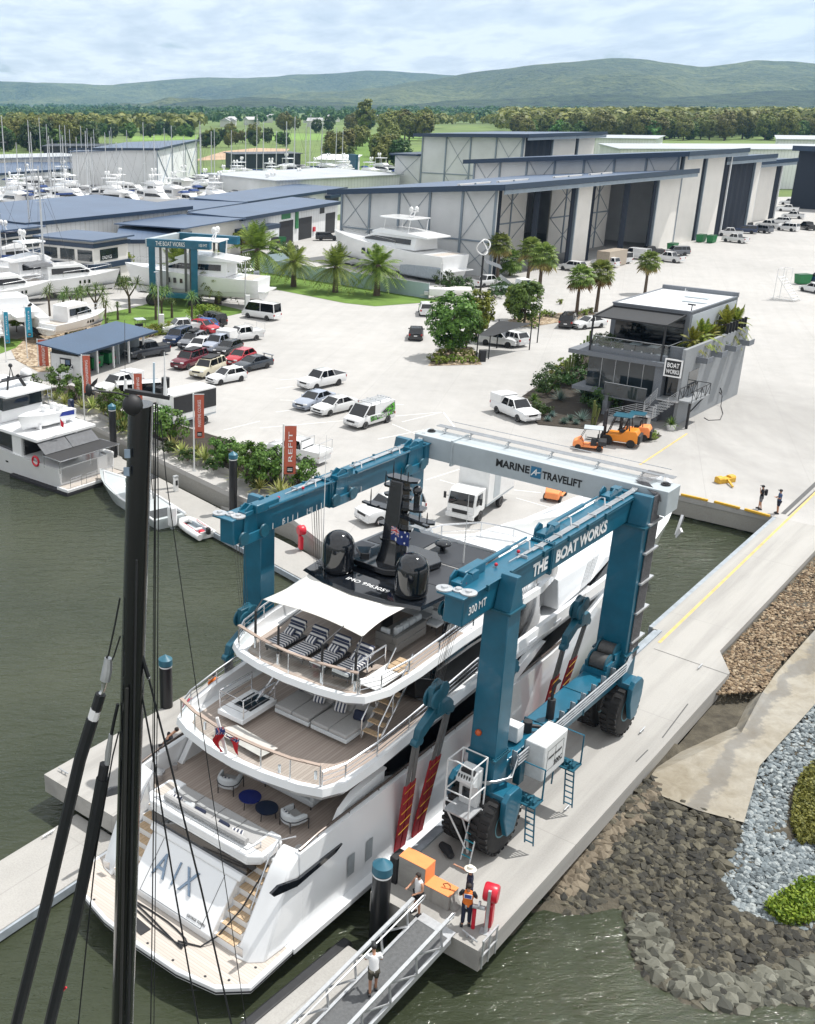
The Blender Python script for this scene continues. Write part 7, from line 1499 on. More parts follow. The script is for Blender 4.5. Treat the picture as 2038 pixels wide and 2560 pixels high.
for k,(px,py,kd,s) in enumerate(((1345,1020,2,1.1),(1365,985,0,1.3),(1390,960,0,1.2),(1335,1000,2,1.0),(1400,1000,3,1.2),(1425,1050,1,1.0),(1380,1040,1,1.0),(1370,1052,1,.9),(1410,1058,1,1.1),(1440,1060,1,.9),(1455,1050,4,1.1),(1480,1062,5,1.0),(1495,1020,6,1.3),(1510,1030,6,1.2),(1475,1010,4,1.5),(1455,985,4,1.3),(1420,945,7,1.1),(1440,925,7,1.2),(1455,905,7,1.1),(1470,890,7,1.3),(1475,930,6,1.4),(1395,930,8,1.0),(1410,915,8,1.0),(1380,945,8,.9),(1430,965,0,1.1),(1350,1040,0,.8))):
    kk = [K_gbush[0],K_agave,K_fern,K_yucca,K_yucca,(K_cactus[0],None),K_gbush[0],K_cactus,K_gbush[2]][kd]; nm = ['garden_shrub','agave','garden_palm_plant','yucca','yucca','cactus','garden_shrub','cactus','hedge_shrub'][kd]
    plant(nm,['dark shrub in the office garden bed','pale blue agave at the edge of the office garden','green fern-like plant at the corner of the office garden','blue-grey spiky yucca in the office garden','blue-grey spiky yucca in the office garden','short cactus clump by the office steps','dark shrub in the office garden bed','tall column cactus along the office glass','low yellowish hedge shrub at the office garden border'][kd],'plant',at(px,py,.05),kk,'plants of the office garden, '+nm.replace('_',' '),sc=s,cr='leaves')
plant('garden_shrub','low flowering shrub beside the office entrance post','plant',at(1625,1098,.05),K_gbush[2],None,sc=.9,cr='leaves')
# ================================================================ lawns, palms, trees, fence, bin shelter, lamp posts, shade sail
t = NT('lawn'); v = t.co(); n1 = t.noise(.35,4,.6,v); n2 = t.noise(9,4,.7,v); k = t.mix(.45, t.ramp(n1,[(.35,(.07,.14,.015)),(.65,(.13,.23,.03))]), t.ramp(n2,[(.3,(.05,.10,.012)),(.7,(.17,.28,.045))])); t.col(k); t.b.inputs['Roughness'].default_value = .95; t.bump(n2,.6,.06); m_lawn = t.m
def pxsheet(name, pts, m, z): return struct(name, MB().sheet([tuple(at(*p)[:2]) for p in pts], z), m)
pxsheet('lawn', ((596,668),(690,684),(1072,747),(1112,753),(938,766),(862,758),(690,724),(596,713)), m_lawn, .03); pxsheet('lawn', ((440,742),(525,757),(612,777),(604,783),(470,812),(330,822),(250,812),(230,790),(330,770)), m_lawn, .03); pxsheet('lawn', ((0,885),(40,870),(60,850),(0,845)), m_lawn, .03)
t = NT('stone_mulch'); v = t.co(); vo = t.n('ShaderNodeTexVoronoi'); vo.inputs['Scale'].default_value = 3.2; t.l(v, vo.inputs['Vector']); hs = t.sep(vo.outputs['Color'])[0]; t.col(t.ramp(hs,[(.1,(.16,.11,.07)),(.5,(.33,.25,.16)),(.9,(.48,.40,.30))])); t.bump(vo.outputs['Distance'],1.,.12); t.b.inputs['Roughness'].default_value = .9; m_mulch = t.m
pxsheet('stone_mulch_bed', ((20,860),(70,835),(150,800),(310,800),(420,815),(400,838),(350,850),(340,862),(150,930),(95,930),(40,900)), m_mulch, .02); pxsheet('stone_mulch_bed', ((1070,915),(1205,912),(1180,868),(1098,872)), m_mulch, .03); pxsheet('stone_mulch_bed', ((1280,820),(1345,815),(1500,790),(1470,775),(1330,790),(1270,800)), m_mulch, .03)
K_phx = [feather_palm_kind(51,3.1,64,3.4,m_frond), feather_palm_kind(52,3.0,56,3.0,m_frond)]
PL = ['date palm beside the small boat lift, left one','date palm beside the small boat lift, right one','date palm on the lawn behind the small yacht trailer','date palm at the left end of the long fence','date palm at the middle of the long fence','date palm nearest the camera along the long fence']
for k,(px,py,s) in enumerate(((448,745,1.12),(545,760,1.12),(643,703,1.3),(734,717,1.05),(838,731,1.0),(942,739,1.18))): plant('date_palm',PL[k],'palm tree',at(px,py),K_phx[k%2],'date palms on the lawns',sc=s*1.2,cr='fronds')
K_fan = [fan_palm_kind(61,4.6,42,m_fan,1.15,.2), fan_palm_kind(62,2.0,34,m_fan,1.2,.18,False)]
FL = ['fan palm closest to the hangar corner','fan palm behind the green skip bin','tall fan palm in front of the green skip bin','short fan palm between the two tall ones','fan palm left of the office pair','fan palm touching the office corner','fan palm standing behind the office roof']
for k,(px,py,s,kd) in enumerate(((1243,697,1.15,0),(1318,712,1.15,0),(1347,745,1.25,0),(1275,690,1.15,1),(1441,788,1.05,0),(1490,780,1.1,0),(1612,735,1.0,0))):
    o = plant('fan_palm',FL[k],'palm tree',at(px,py),K_fan[kd],'fan palms by the hangars',sc=s,cr='fronds')
    if K_fan[kd][2]: obj('dead_fronds',K_fan[kd][2],None,o)
K_bt = [tree_kind(71,6.6,2.3,2.9,m_leaf,95,46,.36,.16), tree_kind(72,6.0,1.7,2.6,m_leafy,80,44,.34,.14), tree_kind(73,5.5,2.0,2.4,m_leaf,80,44,.34,.14)]
for px,py,s,kd,lb in ((1128,893,1.12,0,'tall bushy green tree in the island by the shade sail'),(1190,850,1.05,1,'slimmer bushy tree behind the tall island tree'),(1165,870,.9,2,'bushy tree tucked between the two island trees'),(1310,812,1.05,2,'bushy tree right of the shade sail'),(1285,800,.8,1,'bushy tree left behind the shade sail')): plant('bushy_tree',lb,'tree',at(px,py),K_bt[kd],'bushy trees around the shade sail',sc=s)
K_hb = shrub_kind(75,.6,.42,m_leafy,18,30,.12)
for px,py in ((1082,905),(1098,910),(1115,908),(1135,905),(1155,908),(1172,905),(1185,908),(1160,890),(1140,885),(1120,880),(1105,888),(1180,893),(1095,893),(1350,795),(1365,790),(1380,792),(1335,820),(1300,812),(1460,790),(1475,782),(1400,760),(1330,805)): plant('low_shrub','low rounded yellow-green shrub in the island beds','shrub',at(px,py,.03),K_hb,'low shrubs in the island beds',sc=rnd.uniform(.9,1.25),cr='foliage',tr='stems')
K_pd = [pandanus_kind(81,4.6,3,m_pand), pandanus_kind(82,4.2,2,m_pand), pandanus_kind(83,2.2,1,m_pand)]
for px,py,s,kd in ((125,790,1.,1),(160,800,.9,1),(190,808,1.1,0),(240,800,1.1,0),(265,815,.9,1),(325,783,1.15,0),(390,800,1.1,1),(405,795,1.0,0),(480,812,1.05,1),(295,800,1.1,2),(110,835,1.2,2),(165,842,1.1,2),(215,835,1.0,2),(430,795,1.2,2),(270,838,1.,2),(205,790,1.0,1)): plant('pandanus','spiky-crowned pandanus in the stony bed behind the bin shelter','pandanus',at(px,py),K_pd[kd],'pandanus in the stony bed',sc=s)
K_yb = shrub_kind(85,1.3,.7,m_leafy,30,36,.16)
for px,py,s in ((378,842,1.1),(400,836,1.0),(425,832,1.1),(440,825,.9),(505,800,1.5),(525,795,1.3),(130,835,.9),(190,845,.9)): plant('yellow_shrub','yellow-green mounded shrub along the stony bed','shrub',at(px,py),K_yb,'yellow-green shrubs by the car park',sc=s,cr='foliage',tr='stems')
K_rt = tree_kind(86,4.6,1.9,1.6,m_leafy,60,42,.34,.14)
for px,py,s,lb in ((28,662,1.1,'round yellow-green tree at the left picture edge'),(58,668,.9,'round yellow-green tree next to the white mast'),(302,705,1.1,'yellow-green tree at the corner of the two-storey office'),(335,660,1.,'yellow-green tree behind the small boat lift corner'),(604,640,1.0,'small yellow-green tree by the shed door'),(42,830,.55,'small tree under the blue banners')): plant('round_tree',lb,'tree',at(px,py),K_rt,'yellow-green street trees',sc=s)
K_ds = shrub_kind(87,1.6,1.3,m_leafd,34,36,.24)
for px,py,s in ((1110,720,1.1),(1135,735,1.1),(1160,735,1.),(1095,745,.7),(290,715,.8),(315,722,.8),(275,700,.7),(690,650,1.2),(710,645,1.2),(735,655,1.),(720,640,1.1),(1290,740,.8),(1270,735,.7),(1240,745,.8),(1250,725,.8)): plant('dark_shrub','dark green shrub at the hangar and shed corners','shrub',at(px,py),K_ds,'dark shrubs at the sheds',sc=s,cr='foliage',tr='stems')
# long metal fence
m_fence = corrug('fence_sheet',(.36,.47,.50),0,.24,.5,0,.35)
f0, f1 = at(690,686), at(1070,747); dd_ = (f1-f0).normalized(); FN = thing('fence','long blue-grey metal fence along the lawn','fence',f0,math.atan2(dd_.y,dd_.x)); Lf = (f1-f0).length
obj('sheet', MB().bx(-6,Lf,-.04,.04,0,2.15), m_fence, FN); b = MB(); b.bx(-6,Lf,-.06,.06,2.15,2.22); b.bx(Lf,Lf+.08,-.06,.06,0,2.3); obj('capping', b, m_grey, FN); obj('return_sheet', MB().bx(-6,-5.92,0,9,0,2.3), m_fence, FN)
# bin shelter
c0 = at(204,947); c1 = at(345,900); dx_ = (c1-c0).normalized(); BS = thing('bin_shelter','open-fronted bin shelter with a blue sloping roof','shelter',c0,math.atan2(dx_.y,dx_.x)); Lb = (c1-c0).length+1.2; m_roofb = corrug('blue_roof_sheet',(.045,.085,.15),0,.3,.4,0,.5)
obj('end_wall', MB().bx(-.1,0,0,3.9,0,2.3), m_whitep, BS); obj('back_wall', MB().bx(-.1,Lb,3.8,3.9,0,2.4), m_grey, BS)
for k in range(3): x = Lb*(k+1)/3.0-.1; obj('partition', MB().bx(x,x+.1,.6,3.8,0,2.4), m_grey, BS)
for k in range(5): x = Lb*k/4; obj('post', MB().bx(x-.12,x+.06,-.08,.1,0,2.75), m_whitep, BS)
obj('lintel', MB().bx(-.1,Lb,-.06,.08,2.5,2.8), m_whitep, BS); obj('clerestory', MB().bx(-.08,-.02,.3,3.7,2.3,2.85), m_dglass, BS)
obj('roof', MB().prof([(-1.0,2.82),(-1.0,2.95),(4.6,3.5),(4.6,3.38)],-1.4,Lb+1.2), m_roofb, BS); obj('roof_gutter', MB().bx(-1.45,Lb+1.25,-1.12,-1.0,2.78,2.98), pm('navy_trim',(.015,.035,.07),.4), BS)
pn = obj('notice_board', MB().bx(-.16,-.1,1.2,2.6,1.0,1.95), m_ink, BS); obj('notice_print', MB().bx(-.175,-.16,1.3,1.85,1.1,1.8), pm('notice_blue',(.10,.16,.25),.5), pn); obj('notice_print', MB().bx(-.175,-.16,1.95,2.5,1.1,1.8), m_whitep, pn)
for k,x in enumerate((1.2,4.3,7.2)):
    q = BS.matrix_basis @ Vector((x,1.4+.3*(k>0),0)); SB = thing('skip_bin',['green bin nearest the shelter end wall','green bin in the middle of the shelter','green bin at the far side of the shelter'][k],'bin',q,BS.rotation_euler.z,'green bins in the shelter')
    obj('body', MB().loft([[(-1.0*s_,-.6*s_,z),(1.0*s_,-.6*s_,z),(1.0*s_,.6*s_,z),(-1.0*s_,.6*s_,z)] for z,s_ in ((.2,.92),(1.3,1.0))]), m_green, SB); obj('lid', MB().bx(-1.02,1.02,-.62,.62,1.3,1.38), pm('bin_lid',(.01,.08,.03),.5), SB); l_ = obj('label', MB().bx(-.4,.4,-.62,-.6,.55,1.05), m_ink, SB); obj('label_print', MB().bx(-.32,.32,-.63,-.62,.62,.78), m_red, l_)
    for sx in (-.8,.8): obj('castor', MB().lathe([(.02,-.05),(.1,-.05),(.1,.05),(.02,.05)],10,(sx,-.4,.1),'x'), m_blackm, SB)
LT = thing('litter_cart','white two-wheeled cart beside the bin shelter','cart',at(146,945),.4); obj('box', MB().bx(-.5,.5,-.35,.35,.25,.9), m_whitep, LT, bev if False else 35); obj('handle', MB().tube([(0,.3,.9),(0,.4,1.5)],.03,6), m_galv, LT)
for sx in (-.5,.5): obj('wheel', MB().lathe([(.02,-.05),(.22,-.05),(.22,.05),(.02,.05)],12,(sx,0,.22),'x'), m_rubber, LT)
for px,py,top,lb in ((398,832,680,'tall pale lamp post beside the bin shelter'),(613,780,650,'tall pale lamp post beside the white minibus')):
    p = at(px,py); H = atd(px,top,p.y).z; LP = thing('lamp_post',lb,'lamp post',p,0,'pale lamp posts'); obj('pole', MB().tube([(0,0,0),(0,0,H)],[.1,.06],8), m_galv, LP); obj('lamp_head', MB().bx(-.45,.1,-.12,.12,H-.05,H+.05), m_grey, LP); obj('switch_box', MB().bx(.05,.65,-.25,.25,.6,2.3), m_whitep, LP)
SG = thing('site_sign','tall site map sign with posts by the minibus','sign',at(641,755),R(10)); obj('frame', MB().bx(-.95,-.85,-.05,.05,0,3.6).bx(.85,.95,-.05,.05,0,3.6).bx(-.85,.85,-.05,.05,3.5,3.6), m_ink, SG); o = obj('panel', MB().bx(-.85,.85,-.03,.03,.5,3.5), pm('sign_map_blue',(.20,.30,.42),.5,0,.5,2), SG); obj('map_print', MB().bx(-.75,.75,-.04,-.03,.6,1.9), m_whitep, o); o = obj('logo_plate', MB().bx(-.4,.4,-.05,.03,3.6,4.4), m_grey, SG); text('lettering','BOAT WORKS',.6,.3,m_ink,o,frame((0,-.055,4.0),(1,0,0),(0,0,1)))
# shade sail over two cars
s_ = [at(1204,862),at(1256,893),at(1345,858),at(1287,835)]; SS = thing('shade_sail','black fabric shade sail on four posts','shade sail',s_[1],0); hs = [3.0,2.6,3.4,2.7]
tp = [at(1205,842,2.6)-s_[1],at(1222,842,2.9)-s_[1],at(1338,800,3.6)-s_[1],at(1285,803,2.9)-s_[1]]
q = [Vector(x_) for x_ in (at(1196,838,2.6)-s_[1], at(1226,842,2.5)-s_[1], at(1330,808,3.1)-s_[1], at(1248,802,3.2)-s_[1])]
b = cloth(8,8,lambda u,v: (q[0]*(1-u)+q[1]*u)*(1-v)+(q[3]*(1-u)+q[2]*u)*v-Vector((0,0,.35*math.sin(math.pi*u)*math.sin(math.pi*v)))); obj('sail', b, pm('sail_black',(.025,.027,.03),.85), SS, 60)
for p_ in q: obj('post', MB().tube([(p_.x,p_.y,0),(p_.x,p_.y,p_.z+.15)],.07,8), m_blackm, SS)
p_ = at(1343,857)-s_[1]; obj('post', MB().tube([(p_.x,p_.y,0),(p_.x,p_.y,3.6)],.07,8), m_blackm, SS)
tag(obj('rubbish_bin', MB().bx(-.35,.35,-.35,.35,0,1.25), m_blackm, None, 35, .04), 'black box bin at the front post of the shade sail', 'bin').location = at(1205,903)
for p_,lb,rz in ((at(1330,735),'green skip bin between the fan palms',.5),(at(2005,710),'green bin beside the mobile stairs',.2),(at(1752,605),'green bin by the hangar doors, left one',.8),(at(1778,607),'green bin by the hangar doors, right one',.8),(at(1700-20,1000-372),'green bin under the second hangar door',.8),(at(700,612),'green bin at the shed door',.3)):
    SB = thing('skip_bin',lb,'bin',p_,rz,'green bins around the yard'); obj('body', MB().loft([[(-1.1*k_,-.7*k_,z),(1.1*k_,-.7*k_,z),(1.1*k_,.7*k_,z),(-1.1*k_,.7*k_,z)] for z,k_ in ((.1,.85),(1.5,1.0))]), m_green, SB); obj('lid', MB().bx(-1.12,1.12,-.72,.72,1.5,1.56), pm('bin_lid',(.01,.08,.03),.5), SB)
MS = thing('mobile_stairs','white wheeled access stairs standing on the open yard','stairs',at(1965,750),R(40)); b = MB()
for x in (-1.0,1.0):
    b.tube([(x,-1.6,0),(x,1.4,3.4)],.05,6); b.tube([(x,1.4,0),(x,1.4,4.4)],.05,6); b.tube([(x,-1.6,.2),(x,1.8,.2)],.05,6); b.tube([(x,.2,4.4),(x,1.4,4.4)],.04,6); b.tube([(x,.2,2.1),(x,.2,4.4)],.04,6)
b.bar((-1,-1.6,.2),(1,-1.6,.2),.05); b.bar((-1,1.8,.2),(1,1.8,.2),.05); b.bar((-1,1.4,4.4),(1,1.4,4.4),.05); obj('frame', b, m_whitep, MS); b = MB()
for k in range(9): b.bx(-1,1,-1.45+.3*k,-1.2+.3*k,.3+.36*k,.34+.36*k)
obj('treads', b, m_whitep, MS)
# ================================================================ rock bank, boat ramp and gravel right of the pier
SHP = [(1180,2420),(1338,2262),(1432,2300),(1513,2272),(1558,2280),(1583,2370),(1591,2423),(1632,2472),(1705,2513),(1807,2541),(1930,2513),(2038,2529),(2300,2560)]
SH_ = [at(x,y,WZ) for x,y in SHP]
def pip(x,y,poly):
    c = False; j = len(poly)-1
    for i in range(len(poly)):
        xi,yi = poly[i][0],poly[i][1]; xj,yj = poly[j][0],poly[j][1]
        if (yi>y) != (yj>y) and x < (xj-xi)*(y-yi)/(yj-yi)+xi: c = not c
        j = i
    return c
def sdist(x,y):
    d = 1e9
    for p,q in zip(SH_,SH_[1:]):
        vx,vy = q.x-p.x,q.y-p.y; t_ = max(0,min(1,((x-p.x)*vx+(y-p.y)*vy)/(vx*vx+vy*vy))); d = min(d, math.hypot(p.x+t_*vx-x, p.y+t_*vy-y))
    return d
landp = [tuple(p[:2]) for p in SH_]+[(60,40),(80,80),(60,110)]+[W2(60,-1.3),W2(27,-1.3),W2(25,-.2),W2(3,-.2)]
def bz_(x,y):
    d = sdist(x,y); d = d if pip(x,y,landp) else -d
    return max(-4.6, -1.62+(.13*d if d > 0 else .22*d) if d < 7 else -.71-.0*d+min(.35,(d-7)*.03))
RPW = [tuple(at(x,y,-.8)[:2]) for x,y in ((1775,1745),(1905,1735),(1940,1688),(1995,1626),(2060,1556),(2200,1560),(2060,1735),(1946,1862),(1899,1912),(1856,2050),(1746,2020),(1660,1984),(1640,1935))]
NB = 110; vs = []; fs = []
for i in range(NB+1):
    for j in range(NB+1):
        p = W(-14+70*i/NB, -3.0+30*j/NB); z = bz_(p.x,p.y)-(.45 if pip(p.x,p.y,RPW) else 0)
        vs.append((p.x,p.y,z+.10*noise.noise((p.x*.7,p.y*.7,0))))
for i in range(NB):
    for j in range(NB): a_ = i*(NB+1)+j; fs.append((a_,a_+1,a_+NB+2,a_+NB+1))
t = NT('bank_soil'); n1 = t.noise(1.2,6,.7); t.col(t.ramp(n1,[(.3,(.035,.03,.022)),(.7,(.13,.115,.085))])); t.b.inputs['Roughness'].default_value = .95; t.bump(t.noise(7,5,.7),.8,.1)
struct('bank', MB().add(vs,fs), t.m, 60)
ICO = []; phi = (1+5**.5)/2
for s1 in (-1,1):
    for s2 in (-1,1): ICO += [Vector((0,s1,s2*phi)).normalized(),Vector((s1,s2*phi,0)).normalized(),Vector((s2*phi,0,s1)).normalized()]
bmi = bmesh.new(); [bmi.verts.new(v_) for v_ in ICO]; bmesh.ops.convex_hull(bmi, input=bmi.verts); bmi.verts.index_update(); ICF = [tuple(v_.index for v_ in f.verts) for f in bmi.faces]; ICO = [v_.co.copy() for v_ in bmi.verts]; bmi.free()
def rocks(name, polys, n, smin, smax, stops, label, seed, lift=.1, pw=2.):
    r = random.Random(seed); b = MB()
    xs = [p[0] for p in polys]; ys = [p[1] for p in polys]; k = 0
    while k < n:
        x,y = r.uniform(min(xs),max(xs)), r.uniform(min(ys),max(ys))
        if not pip(x,y,polys): continue
        p = at(x,y,-1.0); z = bz_(p.x,p.y); p = at(x,y,z); s = smin+(smax-smin)*r.random()**pw
        M = Matrix.Rotation(r.uniform(0,6.28),3,'Z') @ Matrix.Rotation(r.uniform(-.5,.5),3,'X'); sc = Vector((s*r.uniform(.7,1.3), s*r.uniform(.55,1.), s*r.uniform(.4,.75)))
        b.add([tuple(p+M @ Vector((v_.x*sc.x*r.uniform(.72,1.12), v_.y*sc.y*r.uniform(.72,1.12), v_.z*sc.z*r.uniform(.7,1.1)))+Vector((0,0,lift*s))) for v_ in ICO], ICF); k += 1
    t = NT(name); g = t.n('ShaderNodeNewGeometry'); k_ = t.ramp(g.outputs['Random Per Island'], stops); n1 = t.noise(3,5,.7); t.col(t.mix(.5,k_,t.ramp(n1,[(.3,.03),(.7,.26)]),'SOFT_LIGHT')); t.b.inputs['Roughness'].default_value = .85; t.bump(t.noise(14,4,.7),.5,.03)
    o = struct(name, b, t.m, 0, 'stuff', fixn=False); o['label'] = label; o['category'] = 'rocks'
DK = [(1338,2236),(1400,2290),(1432,2299),(1513,2270),(1558,2278),(1585,2370),(1595,2425),(1635,2474),(1705,2516),(1807,2545),(1930,2517),(2050,2533),(2050,2335),(1930,2310),(1840,2280),(1800,2200),(1850,2100),(1856,2052),(1746,2023),(1656,1986),(1632,1945),(1500,2065)]
GY = [(2050,1740),(1946,1860),(1897,1913),(1856,2052),(1850,2100),(1800,2200),(1840,2280),(1930,2310),(2050,2335),(2050,2090),(1960,2105),(1972,1990),(2000,1930),(2050,1890)]
BR = [(1803,1631),(2050,1369),(2050,1555),(1990,1620),(1935,1680),(1910,1730),(1787,1737),(1826,1687)]
rocks('riprap', DK, 8200, .05, .34, [(0,(.03,.03,.027)),(.35,(.055,.052,.04)),(.7,(.10,.092,.068)),(1,(.18,.165,.12))], 'dark olive-grey broken rocks between the pier and the water', 5)
rocks('riprap', [(1338,2225),(1360,2230),(1500,2085),(1640,1960),(1665,1985),(1560,2080),(1420,2255)], 300, .16, .42, [(0,(.10,.085,.06)),(.5,(.20,.165,.12)),(1,(.27,.23,.17))], 'larger brown boulders stacked along the pier edge', 8, pw=1.)
rocks('shore_boulders', [(1570,2290),(1600,2400),(1640,2460),(1720,2505),(1830,2530),(1930,2505),(2050,2515),(2050,2400),(1850,2450),(1700,2420),(1640,2300)], 760, .16, .5, [(0,(.07,.072,.06)),(.5,(.15,.15,.12)),(1,(.25,.25,.21))], 'larger grey-green rocks along the waterline', 6)
rocks('grey_gravel', GY, 4600, .05, .19, [(0,(.10,.12,.13)),(.5,(.24,.28,.30)),(1,(.45,.48,.48))], 'blue-grey crushed gravel beside the boat ramp', 7)
rocks('brown_gravel', BR, 4600, .06, .14, [(0,(.10,.065,.04)),(.5,(.28,.20,.12)),(1,(.48,.40,.29))], 'brown stones between the pier and the boat ramp', 9, .3)
# ramp: old concrete with a wet streak
t = NT('ramp_concrete'); v = t.co(); n1 = t.noise(.22,6,.65,v); n2 = t.noise(1.6,6,.7,v,.6); mpp = t.n('ShaderNodeMapping'); mpp.inputs['Rotation'].default_value = (0,0,AZ); t.l(v, mpp.inputs['Vector']); xx,yy,_ = t.sep(mpp.outputs['Vector'])
pc = at(1860,1860,-.8); cx_ = pc.x*math.cos(AZ)-pc.y*math.sin(AZ); wv = t.math('ABSOLUTE', t.math('ADD', t.math('SUBTRACT', xx, cx_), t.math('MULTIPLY', t.math('SUBTRACT', n1, .5), 5.)))
wet = t.ramp(t.math('ADD', wv, t.math('MULTIPLY', n2, .5)), [(.55,1.),(.75,0.)]); k = t.ramp(n2,[(.3,(.20,.175,.13)),(.65,(.33,.305,.25))]); k = t.mix(t.math('MULTIPLY', wet, .75), k, (.085,.083,.08)); k = t.mix(.3, k, t.ramp(n1,[(.4,(.18,.14,.08)),(.6,(.42,.41,.38))])); t.col(k); t.l(t.math('MULTIPLY_ADD', wet, -.4, .85), t.b.inputs['Roughness'])
rp = [(1780,1739),(1905,1733),(1940,1684),(1995,1622),(2060,1550),(2120,1640),(2060,1735),(1946,1862),(1899,1915),(1860,2056),(1746,2026),(1656,1990),(1630,1935)]
V_ = [at(x,y,-1.) for x,y in rp]; rc_ = []
for (x,y),p in zip(rp,V_): rc_.append(tuple(at(x,y,bz_(p.x,p.y)+.16)))
cen = at(1850,1850,-.7); cen.z = bz_(cen.x,cen.y)+.2
b = MB(); b.add(rc_+[tuple(cen)], [(i,(i+1)%len(rc_),len(rc_)) for i in range(len(rc_))]); struct('ramp', b, t.m)
# weeds on the bank
def grasspatch(name,poly,n,label,m,h):
    r = random.Random(3); b = MB(); xs = [p[0] for p in poly]; ys = [p[1] for p in poly]; k = 0
    while k < n:
        x,y = r.uniform(min(xs),max(xs)), r.uniform(min(ys),max(ys))
        if pip(x,y,poly):
            p = at(x,y,-1.); p = at(x,y,bz_(p.x,p.y)+.05); q = Vector((p.x,p.y,p.z+h*r.random())); leaf(b,q,rv(r)+Vector((0,0,.6)),rv(r),.17,.10); k += 1
    o = struct(name,b,m,0,'stuff',fixn=False); o['label'] = label; o['category'] = 'weeds'
grasspatch('creeping_plant', [(1905,2275),(1950,2245),(1975,2228),(2000,2212),(2045,2215),(2050,2300),(2000,2318),(1955,2315),(1930,2295)], 2600, 'bright green creeping plant on the gravel bank', m_leafy, .45)
grasspatch('weeds', [(2050,1895),(2005,1935),(1985,1985),(1975,2060),(1995,2112),(2050,2115)], 3000, 'dry green grass and weeds at the right edge of the gravel', m_olive, .3)
# ================================================================ hangars and sheds
m_panel = corrug('white_wall_sheet', (.76,.78,.79), 0, 1.1, .55, 0, .12); m_panelb = pm('warm_white_wall', (.74,.72,.68), .6, 0, .06, .3); m_navyt = pm('navy_trim',(.015,.035,.07),.4); m_colm = pm('grey_column',(.22,.27,.32),.5,0,.1,1); m_curt = stripes('dark_curtain',(.012,.018,.03),(.022,.03,.048),0,.5,.5,.8); m_rfb = corrug('shed_roof_blue',(.075,.115,.19),0,.9,.38,0,.3); m_rfg = corrug('shed_roof_grey',(.42,.45,.48),0,.9,.5,0,.25)
HA = R(47.6); H0 = at(1227,694)
def U(u,v,z=0): return H0+Vector((math.sin(HA)*u-math.cos(HA)*v, math.cos(HA)*u+math.sin(HA)*v, z))
def hangar(label, u0, L, v0, D, zf, zb, bays=5, front=True, doors=(), name='hangar'):
    t = thing(name, label, 'hangar', U(u0,v0), math.pi/2-HA, 'large hangars'); q = lambda n,b,m,**k: obj(n,b,m,t,**k)
    zz = lambda y: zf+(zb-zf)*y/D
    q('front_wall', MB().prof([(0,0),(D,0),(D,zb),(0,zf)],0,.3), m_panel); q('back_wall', MB().bx(.3,L-.3,D-.3,D,0,zb), m_panel); q('far_wall', MB().prof([(0,0),(D,0),(D,zb),(0,zf)],L-.3,L), m_panel)
    q('roof', MB().prof([(-2.6,zz(-2.6)+.05),(-2.6,zz(-2.6)+.3),(D+1.5,zz(D+1.5)+.3),(D+1.5,zz(D+1.5)+.05)],-2.2,L+1.), m_rfb)
    b = MB(); b.prof([(-2.8,zz(-2.8)-.5),(-2.8,zz(-2.8)+.4),(D+1.6,zz(D+1.6)+.4),(D+1.6,zz(D+1.6)-.5)],-2.4,-2.2); b.bx(-2.4,L+1.1,-2.85,-2.65,zz(-2.8)-.45,zz(-2.8)+.42); q('fascia', b, m_navyt)
    b = MB(); b.bx(-2.1,L+.8,-2.75,-2.5,zz(-2.7)-1.1,zz(-2.7)-.5); b.bx(-2.3,-2.1,-2.6,D+1,zz(D)-.9,zz(D)-.5) if zb==zf else None; q('canopy_truss', b, m_colm)
    if front:
        for k in range(bays+1):
            y = D*k/bays; q('column', MB().bx(-.22,.0,max(0,y-.2),max(.4,y+.2),0,zz(y)), m_colm)
        b = MB(); b.bx(-.16,0,0,D,zb*.46,zb*.46+.25); q('girt', b, m_colm)
        for k in range(bays):
            if k%2 == 0:
                y0,y1 = D*k/bays,D*(k+1)/bays; zm = zb*.46; b = MB()
                for z0,z1 in ((0,zm),(zm,zz(y0)-.3)): b.bar((-.1,y0,z0),(-.1,y1,z1),.07); b.bar((-.12,y0,z1),(-.12,y1,z0),.07)
                q('cross_brace', b, m_colm)
    for kind,a,c in doors:
        zt = zf-.1
        if kind == 'c':
            b = MB(); n_ = 9; b.loft([[(a+(c-a)*i/n_,.25+.18*(i%2),z) for i in range(n_+1)] for z in (0,zt)],False,False); q('door_curtain', b, m_curt, ang=0)
        elif kind == 'p': q('jamb_panel', MB().bx(a,c,0,.3,0,zt), m_panelb); q('column', MB().bx(a-.3,a,-.1,.35,0,zt), m_colm)
        elif kind == 'i':
            q('inner_wall', MB().bx(a,c,9,9.3,0,zt), m_panelb); b = MB(); zm = zt*.48; b.bx(a,c,8.9,9,zm-.12,zm+.12); xm = (a+c)/2
            for z0,z1 in ((0,zm),(zm,zt)): b.bar((a,8.92,z0),(c,8.92,z1),.08); b.bar((a,8.94,z1),(c,8.94,z0),.08)
            b.bx(xm-.15,xm+.15,8.85,9,0,zt); q('inner_brace', b, m_colm)
            q('inner_floor', MB().bx(a,c,.4,9,0,.02), m_conc)  # thin floor slab inside the bay, same concrete as the yard
    return t
hangar('largest front hangar with cross-braced white wall facing the lawn',0,62,0,33,14.2,11.8,5,True,[('c',0,1.8),('i',1.8,11),('c',11,13),('i',13,22.5),('c',22.5,24.2),('p',24.2,29),('c',29,30.6),('i',30.6,40.5),('c',40.5,43),('i',43,51.5),('c',51.5,53.2),('p',53.2,62)])
hangar('taller hangar adjoining the far end of the largest hangar',62.3,23.5,1,48,17.4,14.4,7,True,[('c',0,2),('p',2,10),('c',10,12),('p',12,20),('c',20,23.5)])
